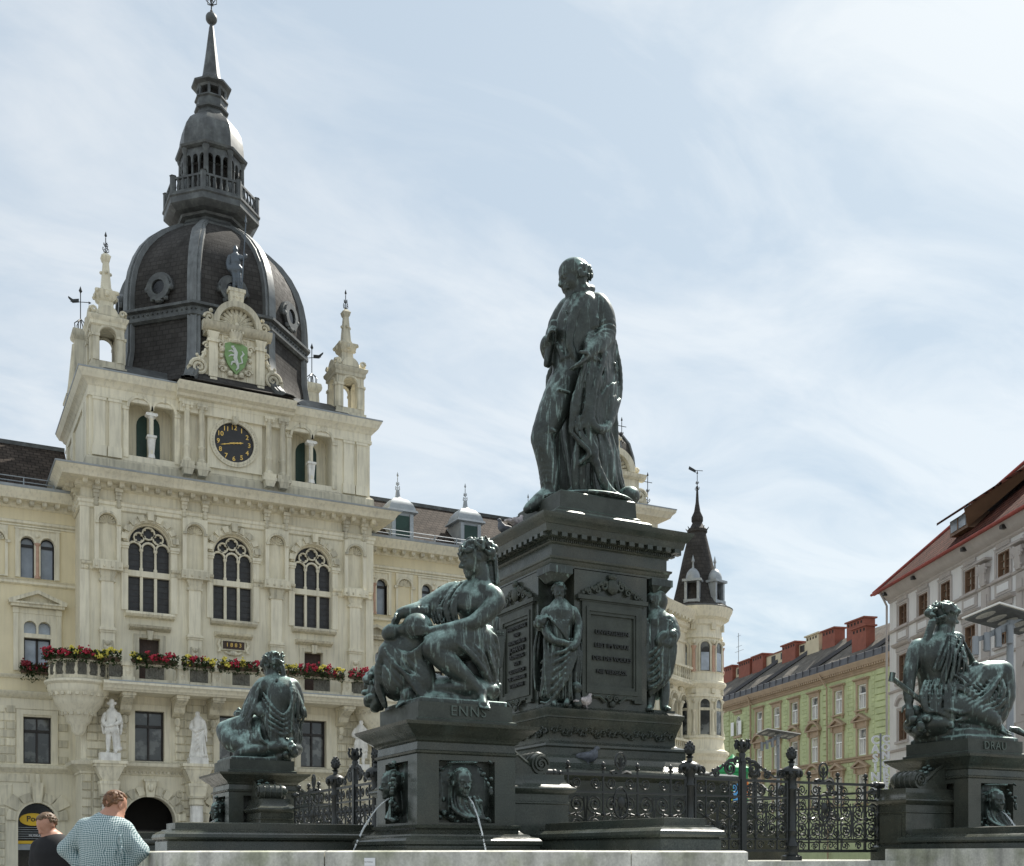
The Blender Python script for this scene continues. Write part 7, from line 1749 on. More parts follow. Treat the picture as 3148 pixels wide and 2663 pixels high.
def catmull(W, rad, n):
    W = [np.array(p, float) for p in W]; out, ro = [], []; k = len(W)
    for i in range(k - 1):
        p0, p1, p2, p3 = W[max(i - 1, 0)], W[i], W[i + 1], W[min(i + 2, k - 1)]
        for j in range(n):
            t = j / n; out.append(0.5 * (2 * p1 + (p2 - p0) * t + (2 * p0 - 5 * p1 + 4 * p2 - p3) * t * t + (3 * p1 - p0 - 3 * p2 + p3) * t ** 3)); ro.append(rad[i] + (rad[i + 1] - rad[i]) * t)
    out.append(W[-1]); ro.append(rad[-1]); return out, ro
def surface_nets(F, o, h, name):
    S = F < 0; nx, ny, nz = F.shape
    c = np.zeros((nx - 1, ny - 1, nz - 1), dtype=np.int8); offs = [(i, j, k) for i in (0, 1) for j in (0, 1) for k in (0, 1)]
    for i, j, k in offs: c += S[i:nx - 1 + i, j:ny - 1 + j, k:nz - 1 + k]
    I = np.argwhere((c > 0) & (c < 8)); n = len(I)
    acc = np.zeros((n, 3)); cnt = np.zeros(n)
    for a in offs:
        for ax in range(3):
            if a[ax]: continue
            b = list(a); b[ax] = 1
            fa = F[I[:, 0] + a[0], I[:, 1] + a[1], I[:, 2] + a[2]].astype(np.float64); fb = F[I[:, 0] + b[0], I[:, 1] + b[1], I[:, 2] + b[2]].astype(np.float64)
            m = (fa < 0) != (fb < 0); t = np.where(m, fa / np.where(m, fa - fb, 1), 0)
            p = np.tile(np.array(a, float), (n, 1)); p[:, ax] += t
            acc[m] += p[m]; cnt[m] += 1
    V = (I + acc / cnt[:, None]) * h + o
    vid = np.full((nx - 1, ny - 1, nz - 1), -1, dtype=np.int64); vid[I[:, 0], I[:, 1], I[:, 2]] = np.arange(n)
    faces = []
    for ax in range(3):
        b, d = [(1, 2), (2, 0), (0, 1)][ax]
        sl0 = [slice(None)] * 3; sl1 = [slice(None)] * 3; sl0[ax] = slice(0, -1); sl1[ax] = slice(1, None)
        ch = S[tuple(sl0)] != S[tuple(sl1)]
        E = np.argwhere(ch); E = E[(E[:, b] > 0) & (E[:, d] > 0) & (E[:, b] < F.shape[b] - 1) & (E[:, d] < F.shape[d] - 1)]
        sg = S[E[:, 0], E[:, 1], E[:, 2]]
        def at(db, dd):
            q = E.copy(); q[:, b] -= db; q[:, d] -= dd; return vid[q[:, 0], q[:, 1], q[:, 2]]
        Q = np.stack([at(1, 1), at(0, 1), at(0, 0), at(1, 0)], 1)
        Q[~sg] = Q[~sg][:, ::-1]; faces.append(Q[(Q >= 0).all(1)])
    Q = np.concatenate(faces)
    # one pass of gentle smoothing
    for _ in range(1):
        ac = np.zeros_like(V); ct = np.zeros(n)
        for i in range(4):
            a, b = Q[:, i], Q[:, (i + 1) % 4]
            for kk in range(3): ac[:, kk] += np.bincount(a, V[b, kk], n) + np.bincount(b, V[a, kk], n)
            ct += np.bincount(a, minlength=n) + np.bincount(b, minlength=n)
        V = V * 0.65 + 0.35 * ac / np.maximum(ct, 1)[:, None]
    me = bpy.data.meshes.new(name); me.vertices.add(n); me.vertices.foreach_set('co', V.astype(np.float32).ravel())
    f = len(Q); me.loops.add(f * 4); me.loops.foreach_set('vertex_index', Q.astype(np.int32).ravel()); me.polygons.add(f)
    me.polygons.foreach_set('loop_start', np.arange(0, f * 4, 4, dtype=np.int32))
    me.update(calc_edges=True); me.validate(); me.shade_smooth()
    return me
# ------------------------------------------------------------------ jug bearer on the ENNS pedestal
def fig_enns():
    S = Sculpt((1050, 1600, 0.3968), 10.9, (150, 90, -330), (1300, 1530, 330), 0.0098)
    L = S.limb
    # rock seat and ground
    S.wbox((PE[0], PE[1], 2.715), (0.45, 0.45, 0.035), ((1, 0, 0), (0, 1, 0), (0, 0, 1)), 0.03, 0.02)
    S.blob((900, 1330, 60), (330, 120, 300), 40); S.blob((1010, 1180, 120), (210, 240, 200), 40); S.blob((760, 1400, -60), (240, 70, 200), 30); S.blob((640, 1330, 60), (200, 160, 190), 40)
    S.clump((850, 1360, -150), (190, 40, 60), 16, 38, 12, 5); S.clump((1180, 1310, 30), (40, 60, 70), 18, 26, 6, 9)
    # torso
    L([(1010, 950, 70), (1050, 830, 60), (1040, 720, 45), (1030, 610, 30), (1070, 500, 25)], (155, 108, 116, 114, 68), 34, 3)
    S.blob((1010, 640, -20), (150, 120, 115), 40, -15); S.blob((985, 665, -90), (62, 60, 50), 25); S.blob((905, 655, -70), (60, 60, 50), 25)
    S.blob((1120, 540, -10), (110, 60, 80), 40, -20); S.blob((1100, 700, 70), (95, 160, 90), 40)
    L([(1075, 510, 10), (1090, 430, 10), (1080, 380, 10)], (62, 52, 60), 22, 2)
    S.head((985, 450, -35), 0.335, -72, 12, 0, 'curls', 3, leaf=34)
    S.clump((1060, 235, 5), (125, 85, 110), 46, 24, 3, 4)
    for k, (x0, x1) in enumerate(((1165, 1195), (1140, 1165), (1185, 1205))):
        for j in range(8): S.blob((x0 + (x1 - x0) * j / 7, 270 + 30 * j, 60 - 10 * k), (22, 24, 22), 5)
    # her left arm across the lap to the jug
    L([(1170, 580, -60), (1190, 640, -80), (1110, 730, -140), (1010, 800, -190)], (72, 72, 64, 52), 20, 3)
    L([(1010, 800, -190), (900, 830, -200), (780, 848, -205), (690, 856, -205)], (52, 52, 40, 30), 14, 3)
    S.hand((690, 856, -205), (560, 855, -235), VFWD * 1.0 + VUP * 0.2, 0.215, (14, 18, 22, 28), 1)
    # right arm under the mantle
    L([(860, 570, 80), (760, 630, 40), (650, 690, -10)], (90, 85, 72), 25, 3); L([(650, 690, -10), (550, 700, -60), (455, 722, -110)], (62, 50, 38), 16, 3)
    S.hand((450, 722, -110), (385, 850, -150), -VFWD * 0.3 + VRIGHT * 0.8, 0.225, (10, 16, 20, 26), -1)
    # jug
    S.blob((588, 838, -120), (122, 116, 118), 6, 0); L([(520, 845, -128), (440, 852, -138)], (62, 42), 12); L([(440, 852, -138), (385, 872, -146)], (42, 66), 6); L([(378, 874, -148), (370, 876, -150)], (70, 60), 4)
    # bare leg
    L([(1060, 930, -30), (880, 950, -150), (715, 1000, -225)], (130, 118, 88), 40, 3); S.blob((690, 985, -245), (68, 66, 60), 20)
    L([(715, 1010, -225), (830, 1110, -225), (950, 1210, -195), (1070, 1325, -160)], (80, 82, 62, 38), 16, 4); S.blob((850, 1110, -180), (90, 62, 60), 25, -40)
    S.foot((1085, 1335, -165), (1118, 1440, -330), 0.28)
    # covered leg, bare foot below
    L([(960, 940, 80), (700, 960, -20), (385, 1030, -90)], (130, 115, 95), 40, 3); L([(385, 1030, -90), (450, 1180, -110), (560, 1320, -120)], (95, 90, 55), 25, 3)
    L([(640, 1310, -100), (560, 1330, -140), (500, 1360, -165)], (62, 52, 46), 16, 2); S.foot((520, 1345, -150), (400, 1420, -205), 0.235)
    C = S.blank(); L = C.limb
    # cloth: lap swags between the knees
    for i in range(7):
        sag = 1000 + i * 30
        L([(640 - 4 * i, 955 + 14 * i, -225 + 4 * i), (560, sag + 30, -215 + 8 * i), (470, sag + 45, -190 + 8 * i), (390 - 6 * i, 985 + 18 * i, -165 + 6 * i)], (15, 22, 24, 16), 9, 4)
    C.blob((480, 1130, -60), (165, 150, 140), 40); C.blob((440, 1270, -40), (130, 130, 110), 40); C.blob((600, 1200, -90), (110, 170, 110), 40)
    C.blob((640, 1230, -150), (90, 160, 90), 40); C.blob((430, 1190, -150), (120, 160, 70), 40)
    for i in range(7): L([(335 + 10 * i, 1000 + 20 * i, -185 - 5 * i), (400 + 18 * i, 1110 + 16 * i, -215 - 4 * i), (520 + 12 * i, 1200 + 24 * i, -225), (660, 1240 + 24 * i, -215)], (9, 15, 15, 9), 6, 4)
    C.folds([(330, 990, -140), (300, 1130, -110), (290, 1300, -80), (340, 1440, -60)], [(420, 960, 60), (320, 1120, 60), (300, 1300, 60), (330, 1430, 40)], 4, 34, 8, 14, 4)
    # cloth over the near thigh, falling behind the bare leg
    C.folds([(690, 905, -235), (850, 935, -255), (1010, 1060, -210), (1120, 1230, -90), (1150, 1345, 0)], [(1080, 850, -60), (1170, 900, -50), (1215, 990, -10), (1200, 1130, 10), (1190, 1290, 20)], 9, 26, 14, 9, 4)
    L([(660, 920, -230), (760, 890, -235), (900, 890, -220), (1040, 860, -150), (1150, 850, -20)], (26, 24, 24, 28, 30), 10, 4)
    # mantle over the far shoulder and arm
    C.folds([(985, 465, 0), (905, 560, -95), (880, 690, -120), (905, 800, -100)], [(840, 495, 60), (735, 600, 20), (690, 700, -20), (720, 800, -50)], 6, 22, 12, 8, 4)
    C.folds([(880, 480, 50), (760, 560, 20), (690, 640, -30), (665, 740, -70)], [(830, 500, 100), (700, 580, 60), (600, 650, -20), (565, 745, -70)], 4, 20, 8, 9, 4)
    for x in (575, 605, 640, 675): L([(x, 650, -10), (x - 14, 690, -100), (x + 4, 745, -70)], (18, 20, 18), 8, 3)
    L([(905, 800, -100), (850, 850, -130), (760, 870, -150)], (26, 26, 22), 10, 3)
    C.pleat((480, 1150, -150), (250, 260, 200), -48, 44, 16, 0.35, 1.0)
    C.pleat((360, 1280, -60), (140, 220, 220), 102, 40, 14, 0.3, 2.0)
    C.pleat((1080, 1050, -70), (220, 300, 200), -62, 44, 17, 0.4, 0.3)
    C.pleat((850, 640, -30), (230, 230, 200), 60, 38, 14, 0.4, 3.0)
    C.pleat((620, 700, -40), (110, 110, 140), 75, 32, 11, 0.3, 1.5)
    S.merge(C)
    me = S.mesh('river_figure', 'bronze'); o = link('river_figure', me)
    tag(o, 'green bronze seated woman pouring from a jug on the ENNS pedestal', 'statue')
    # reeds and shells heaped behind her at the left, rivetted board at the right
    S2 = Sculpt((1050, 1600, 0.3968), 10.95, (160, 1110, -120), (420, 1500, 220), 0.012)
    S2.blob((270, 1330, 60), (70, 150, 90), 20); S2.clump((255, 1320, 40), (70, 155, 100), 90, 26, 5, 21); S2.clump((285, 1190, 60), (55, 50, 60), 30, 24, 4, 22)
    link('reed_bundle', S2.mesh('reed_bundle', 'bronze'), o)
    a, b = S.P(1225, 900, 40), S.P(1235, 1180, 60)
    t = MB(); e = Vector(VRIGHT); f = Vector(VFWD)
    q = lambda x, y, w: Vector(S.P(x, y, w))
    fr = [q(1165, 860, 20), q(1275, 840, 80), q(1270, 905, 80), q(1245, 1130, 90), q(1170, 1170, 20)]
    t.add(fr + [p + f * 0.05 for p in fr], [(0, 1, 2, 3, 4), (9, 8, 7, 6, 5)] + [(i, (i + 1) % 5, 5 + (i + 1) % 5, 5 + i) for i in range(5)])
    for k in range(9): t.ball(q(1185 + 22 * (k % 4), 872 + 14 * (k // 4), 22 + 10 * (k % 4)), 0.008, 6, 4)
    t.build('rivetted_board', 'bronze', o)
fig_enns()

# ------------------------------------------------------------------ back-turned figure at the left
def fig_left():
    S = Sculpt((650, 1950, 0.3684), 17.15, (40, 140, -330), (810, 1090, 300), 0.014)
    L = S.limb
    S.wbox((PL[0], PL[1], 2.715), (0.45, 0.45, 0.035), ((1, 0, 0), (0, 1, 0), (0, 0, 1)), 0.03, 0.02)
    S.blob((560, 960, 0), (200, 90, 200), 40); S.blob((500, 850, 40), (190, 150, 180), 40); S.clump((620, 960, -120), (90, 70, 60), 40, 26, 6, 3); S.clump((420, 1010, -60), (150, 20, 60), 14, 28, 8, 4)
    L([(520, 800, -10), (560, 640, -20), (570, 520, -20), (540, 420, -10)], (130, 112, 122, 80), 40, 3)
    S.blob((590, 500, -50), (115, 120, 80), 40); S.blob((470, 420, -40), (80, 60, 70), 30); S.blob((640, 420, -10), (75, 60, 70), 30); S.blob((545, 500, -110), (14, 120, 16), 10, sub=True)
    L([(525, 400, -10), (505, 340, -10)], (56, 52), 25)
    S.head((455, 345, 10), 0.335, -112, -4, 0, 'curls', 8, leaf=30); S.clump((505, 235, 0), (90, 70, 85), 46, 18, 3, 6)
    for j in range(5): S.blob((590 + 4 * j, 270 + 22 * j, -30), (22, 20, 22), 6)
    L([(440, 420, -40), (390, 480, -60), (370, 580, -90), (420, 660, -140)], (62, 56, 50, 44), 18, 3)
    L([(680, 430, 20), (720, 560, 60), (700, 680, 60)], (56, 52, 44), 18, 3)
    # legs folded to the left under cloth
    L([(490, 830, 20), (300, 780, -10), (110, 800, -30)], (118, 100, 62), 40, 3); L([(110, 800, -30), (170, 900, -120), (330, 960, -160)], (66, 74, 50), 25, 3)
    L([(420, 960, -150), (330, 975, -180), (250, 990, -190), (200, 1020, -185)], (56, 44, 34, 18), 18, 3)
    S.folds([(120, 770, -60), (90, 830, -90), (160, 900, -150), (300, 930, -190)], [(420, 720, -40), (400, 800, -150), (420, 880, -190), (480, 930, -170)], 8, 17, 9, 7, 4)
    S.folds([(110, 830, -70), (140, 900, -110), (210, 960, -150), (300, 985, -190)], [(330, 760, -110), (300, 850, -150), (330, 920, -180), (380, 960, -190)], 6, 15, 8, 7, 4)
    C = S.blank(); L = C.limb
    # mantle round the arms and across the small of the back
    C.folds([(405, 405, -90), (380, 560, -130), (330, 700, -140), (330, 840, -140)], [(335, 455, -20), (270, 600, -40), (245, 720, -50), (260, 830, -60)], 6, 18, 10, 8, 4)
    for i in range(5): L([(432 - 8 * i, 490 + 44 * i, -128), (500 - 4 * i, 600 + 46 * i, -158), (600, 680 + 40 * i, -150), (668, 590 + 52 * i, -118), (688, 430 + 60 * i, -60)], (9, 15, 17, 15, 10), 7, 4)
    C.folds([(430, 560, -112), (450, 680, -135), (480, 800, -150), (500, 900, -150)], [(670, 640, -95), (665, 720, -110), (640, 800, -130), (600, 880, -140)], 5, 24, 5, 12, 4)
    C.folds([(665, 395, -60), (680, 480, -90), (660, 620, -110), (640, 740, -110)], [(690, 400, -10), (735, 520, -10), (775, 640, 0), (790, 690, 10)], 5, 15, 9, 8, 4)
    C.folds([(640, 720, -110), (670, 770, -100), (690, 820, -90), (700, 930, -80)], [(780, 690, 10), (745, 780, 10), (750, 850, 10), (740, 940, 0)], 4, 16, 8, 8, 4)
    C.pleat((320, 640, -80), (150, 280, 200), 68, 34, 13, 0.4, 1.0)
    C.pleat((560, 760, -110), (200, 160, 180), -38, 36, 11, 0.4, 2.0)
    C.pleat((720, 620, -20), (110, 260, 180), 100, 30, 12, 0.4, 0.5)
    C.pleat((240, 860, -120), (220, 130, 160), -35, 32, 12, 0.4, 2.4)
    S.merge(C)
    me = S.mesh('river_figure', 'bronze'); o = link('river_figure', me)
    tag(o, 'bronze seated figure seen from behind with bare back, far left pedestal', 'statue')
    S2 = Sculpt((650, 1950, 0.3684), 17.15, (170, 610, -60), (300, 740, 120), 0.0165)
    S2.blob((235, 680, 30), (38, 44, 44), 8); S2.clump((232, 670, 30), (36, 44, 44), 40, 13, 3, 2); link('fruit_cluster', S2.mesh('fruit_cluster', 'bronze'), o)
fig_left()

# ------------------------------------------------------------------ hammer bearer on the DRAU pedestal
def fig_drau():
    S = Sculpt((2600, 1800, 0.4893), 14.2, (350, 100, -300), (1140, 1040, 300), 0.0125)
    L = S.limb
    S.wbox((PD[0], PD[1], 2.715), (0.45, 0.45, 0.035), ((1, 0, 0), (0, 1, 0), (0, 0, 1)), 0.03, 0.02); S.wbox((PD[0], PD[1], 2.76), (0.40, 0.40, 0.08), ((1, 0, 0), (0, 1, 0), (0, 0, 1)), 0.04, 0.04)
    S.blob((560, 880, 20), (190, 95, 180), 35); S.blob((800, 900, 0), (190, 50, 170), 25); S.blob((640, 790, 40), (150, 110, 150), 35); S.blob((430, 800, -20), (50, 48, 70), 20)
    S.clump((500, 870, -60), (110, 70, 90), 60, 20, 6, 31); S.clump((720, 870, -140), (100, 14, 20), 14, 16, 6, 5)
    L([(600, 720, 30), (560, 560, 10), (550, 460, 0), (580, 370, 0)], (120, 92, 102, 66), 35, 3)
    S.blob((545, 430, -30), (100, 95, 70), 35); S.blob((480, 385, 0), (58, 46, 58), 25); S.blob((690, 340, 10), (56, 46, 56), 25)
    L([(605, 350, 0), (612, 280, 0)], (46, 46), 20)
    S.head((665, 292, 0), 0.335, 82, 8, 0, 'curls', 15, leaf=30); S.clump((600, 175, 0), (80, 55, 75), 46, 18, 3, 41); S.clump((690, 150, -20), (22, 20, 20), 8, 14, 3, 2)
    for j in range(9): S.blob((545 - 6 * j, 230 + 18 * j, -50), (26, 18, 24), 6)
    # arm propped on the rock
    L([(455, 390, -10), (425, 460, -30), (405, 545, -50)], (54, 46, 38), 16, 3); L([(405, 545, -50), (395, 640, -70), (398, 735, -90)], (38, 34, 25), 14, 3)
    S.hand((398, 735, -90), (405, 800, -120), -VUP * 0.2 + VFWD, 0.23, (20, 24, 28, 30), 1)
    C = S.blank(); L = C.limb
    # skirted legs stretched to the right
    L([(640, 720, 0), (830, 600, -30), (985, 545, -60)], (120, 100, 62), 35, 3); L([(985, 550, -60), (1000, 700, -70), (950, 850, -90)], (62, 56, 40), 25, 3)
    L([(660, 760, -80), (820, 800, -140), (930, 860, -150)], (95, 70, 44), 30, 3); S.foot((950, 870, -120), (1060, 930, -190), 0.27)
    C.folds([(500, 600, -90), (480, 690, -120), (500, 780, -130), (560, 790, -140)], [(720, 580, -100), (690, 690, -140), (680, 790, -150), (680, 850, -150)], 8, 15, 9, 7, 4)
    C.folds([(700, 640, -130), (800, 700, -160), (860, 780, -170), (700, 850, -160)], [(985, 520, -110), (1020, 620, -120), (1010, 720, -130), (960, 850, -130)], 9, 17, 9, 8, 4)
    for i in range(7): L([(985 - 10 * i, 545 + 8 * i, -130), (930 - 14 * i, 640 + 16 * i, -180), (860 - 20 * i, 740 + 10 * i, -190), (760 - 22 * i, 800 - 4 * i, -160)], (9, 14, 14, 9), 7, 4)
    # mantle from the shoulder down the back
    C.folds([(640, 300, -50), (600, 420, -110), (560, 520, -120), (550, 540, -100)], [(715, 300, -10), (770, 400, -20), (800, 470, -10), (790, 500, 10)], 6, 14, 9, 7, 4)
    C.folds([(650, 310, -70), (640, 450, -130), (610, 560, -130), (590, 640, -120)], [(720, 330, -50), (750, 450, -80), (760, 560, -80), (720, 620, -90)], 5, 15, 11, 7, 4)
    C.folds([(680, 560, -110), (730, 600, -130), (760, 640, -140), (750, 690, -130)], [(800, 540, -40), (850, 560, -60), (850, 600, -90), (820, 640, -110)], 4, 14, 8, 7, 3)
    S.clump((850, 500, -60), (45, 14, 20), 22, 14, 3, 51)
    C.pleat((590, 700, -90), (150, 170, 180), 95, 30, 12, 0.4, 1.0)
    C.pleat((860, 720, -110), (240, 220, 180), 50, 34, 14, 0.45, 0.5)
    C.pleat((690, 460, -60), (140, 220, 160), 72, 30, 12, 0.4, 2.0)
    S.merge(C)
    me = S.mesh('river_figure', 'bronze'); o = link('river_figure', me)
    tag(o, 'bronze draped figure with a hammer seen from behind on DRAU pedestal', 'statue')
    q = lambda x, y, w: Vector(S.P(x, y, w))
    t = MB(); t.tube([q(300, 590, -110), q(480, 730, -110)], 0.032, 10); t.build('hammer_shaft', 'bronze', o)
    t = MB(); t.tube([q(296, 548, -110), q(284, 604, -110)], [0.035, 0.035], 10); t.build('hammer_head', 'bronze', o)
    t = MB(); t.tube([q(1030, 900, -170), q(1080, 912, -190), q(1130, 938, -200)], [0.03, 0.045, 0.03], 10)
    for k in range(3): t.tube([q(1115, 930, -200 + 10 * k), q(1150, 960 + 6 * k, -205 + 12 * k)], [0.016, 0.01], 6)
    t.build('urn_spout', 'bronze', o)
fig_drau()

# ------------------------------------------------------------------ standing statue on the great pedestal
def fig_main():
    S = Sculpt((1500, 750, 0.4819), 15.7, (200, 80, -300), (960, 1730, 300), 0.0155)
    L = S.limb
    # plinth earth
    S.blob((600, 1660, 0), (330, 40, 260), 20); S.blob((900, 1610, 40), (70, 60, 80), 20)
    # legs
    L([(500, 870, -40), (420, 1060, -90), (345, 1240, -120)], (100, 90, 66), 30, 3); L([(345, 1240, -120), (370, 1330, -115), (390, 1450, -100), (395, 1570, -90)], (66, 66, 60, 50), 20, 3)
    L([(385, 1600, -90), (330, 1640, -120), (250, 1695, -150)], (50, 46, 26), 16, 3)
    L([(590, 880, 40), (560, 1080, 60), (540, 1250, 70), (560, 1420, 70), (575, 1570, 60)], (100, 86, 62, 58, 46), 25, 3); L([(575, 1585, 60), (540, 1600, 0), (520, 1615, -50)], (48, 40, 26), 16, 2)
    for y, w in ((1180, 70), (1290, 62), (930, 70)): L([(330 + (1290 - y) * 0.35, y, -180), (395 + (1290 - y) * 0.35, y + 18, -170)], (9, 9), 8)
    # trunk, waistcoat, frock coat
    L([(540, 880, 0), (530, 740, 0), (560, 600, 0), (590, 470, 0), (600, 390, 0)], (110, 104, 118, 122, 82), 40, 3)
    S.blob((520, 560, -60), (80, 150, 70), 30, 8); S.blob((640, 420, 0), (110, 66, 90), 30, -15)
    L([(600, 380, 0), (590, 310, 0)], (66, 60), 20); L([(540, 370, -20), (600, 300, -60), (660, 290, 0)], (26, 28, 26), 10, 3)
    S.head((520, 345, -40), 0.52, -72, 16, 0, 'side', 5)
    S.pleat((360, 1250, -110), (110, 160, 140), 15, 34, 9, 0.5, 1.0); S.pleat((460, 960, -70), (120, 160, 160), 40, 44, 9, 0.5, 2.0); S.pleat((380, 1500, -100), (90, 110, 110), 8, 30, 8, 0.5, 0.0)
    C = S.blank(); L = C.limb
    # lapels and front edge of the coat
    L([(620, 330, -90), (560, 420, -130), (530, 540, -135), (520, 640, -130), (560, 740, -110)], (20, 30, 28, 24, 22), 10, 4); L([(520, 380, -60), (470, 470, -70), (440, 560, -60), (440, 700, -40)], (16, 20, 20, 18), 10, 4)
    for i in range(5): C.blob((500 - 9 * i, 430 + 60 * i, -135 + 8 * i), (8, 8, 8), 3)
    L([(440, 640, -80), (470, 700, -110), (470, 740, -110)], (14, 16, 10), 8, 3); L([(470, 740, -110), (540, 700, -125)], (12, 12), 8)
    # near arm with open hand
    L([(690, 400, 10), (730, 480, 10), (745, 590, 0)], (82, 76, 64), 25, 3); L([(745, 590, 0), (700, 650, -80), (640, 705, -150)], (64, 56, 40), 18, 3)
    S.hand((640, 715, -165), (555, 800, -235), VUP * 0.8 - VRIGHT * 0.6, 0.40, (6, 10, 14, 20), 1)
    # far arm holding a scroll
    L([(520, 410, 60), (450, 520, 90), (400, 700, 40)], (70, 62, 52), 22, 3); L([(400, 700, 40), (380, 660, -20), (385, 620, -60)], (50, 44, 38), 16, 3)
    S.hand((388, 640, -50), (392, 570, -110), VRIGHT * 0.9 - VFWD * 0.2, 0.34, (50, 55, 58, 60), -1)
    L([(420, 510, -70), (395, 640, -60), (372, 770, -50)], (26, 26, 18), 6); L([(430, 560, -40), (420, 680, -20), (385, 780, -30)], (18, 26, 14), 8, 3)
    # cloak: behind, over the near forearm, trailing to the plinth
    C.folds([(440, 720, 80), (400, 850, 120), (385, 950, 130), (372, 1040, 120)], [(520, 700, 110), (470, 860, 150), (450, 960, 150), (430, 1060, 150)], 4, 24, 10, 10, 4)
    C.folds([(650, 560, -90), (620, 640, -130), (640, 700, -150), (690, 740, -140)], [(790, 540, 10), (800, 620, 20), (790, 680, 20), (770, 740, 0)], 5, 22, 12, 9, 4)
    C.folds([(640, 680, -150), (590, 830, -170), (545, 1020, -170), (520, 1200, -160)], [(760, 700, -60), (700, 850, -110), (660, 1020, -130), (650, 1160, -130)], 6, 24, 15, 9, 4)
    C.folds([(690, 720, -110), (690, 900, -120), (660, 1080, -120), (700, 1180, -110)], [(810, 620, 60), (835, 800, 80), (845, 970, 80), (790, 1150, 60)], 8, 26, 17, 10, 4)
    L([(655, 1040, -140), (660, 1130, -145), (705, 1185, -130), (770, 1160, -60), (830, 1000, 40)], (18, 22, 24, 22, 18), 9, 4)
    C.folds([(530, 1200, -160), (590, 1260, -150), (640, 1330, -130), (570, 1410, -120)], [(660, 1160, -120), (680, 1250, -100), (690, 1330, -80), (640, 1390, -80)], 4, 24, 12, 9, 4)
    C.folds([(580, 1240, -110), (560, 1380, -100), (545, 1500, -80), (560, 1600, -60)], [(770, 1160, 60), (800, 1330, 90), (835, 1480, 110), (880, 1620, 120)], 9, 27, 16, 10, 4)
    C.folds([(640, 900, 60), (600, 1100, 110), (560, 1350, 130), (520, 1600, 120)], [(800, 900, 110), (800, 1150, 150), (830, 1400, 170), (880, 1610, 170)], 6, 40, 10, 16, 4)
    L([(640, 1200, -130), (690, 1400, -110), (760, 1560, -70), (870, 1640, 20)], (20, 26, 28, 22), 10, 4)
    C.blob((640, 780, 20), (130, 150, 100), 40); C.blob((700, 1000, 20), (110, 220, 100), 40); C.blob((680, 1400, 60), (120, 220, 80), 40)
    C.blob((480, 1370, 110), (95, 260, 45), 30); C.blob((470, 1120, 110), (60, 160, 45), 30)
    # wrinkles of the sleeve and coat
    for i in range(5): L([(800 - 4 * i, 540 + 22 * i, 0), (735, 560 + 24 * i, -80), (665, 600 + 26 * i, -110)], (10, 14, 10), 7, 4)
    for i in range(4): L([(640 + 18 * i, 360 + 20 * i, -70), (650 + 16 * i, 450 + 10 * i, -95), (640 + 18 * i, 540, -100)], (6, 11, 7), 7, 3)
    C.pleat((760, 880, 0), (190, 380, 240), 82, 46, 20, 0.45, 1.0)
    C.pleat((600, 960, -130), (140, 300, 180), 76, 42, 16, 0.4, 2.0)
    C.pleat((700, 1420, 30), (230, 280, 240), 105, 50, 20, 0.4, 0.4)
    C.pleat((740, 560, 0), (140, 150, 160), 20, 34, 12, 0.4, 3.0)
    C.pleat((440, 880, 110), (110, 240, 120), 80, 34, 12, 0.3, 1.2)
    S.merge(C)
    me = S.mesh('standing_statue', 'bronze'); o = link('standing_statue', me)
    tag(o, 'tall dark bronze man in frock coat and cloak standing on the great pedestal', 'statue')
fig_main()

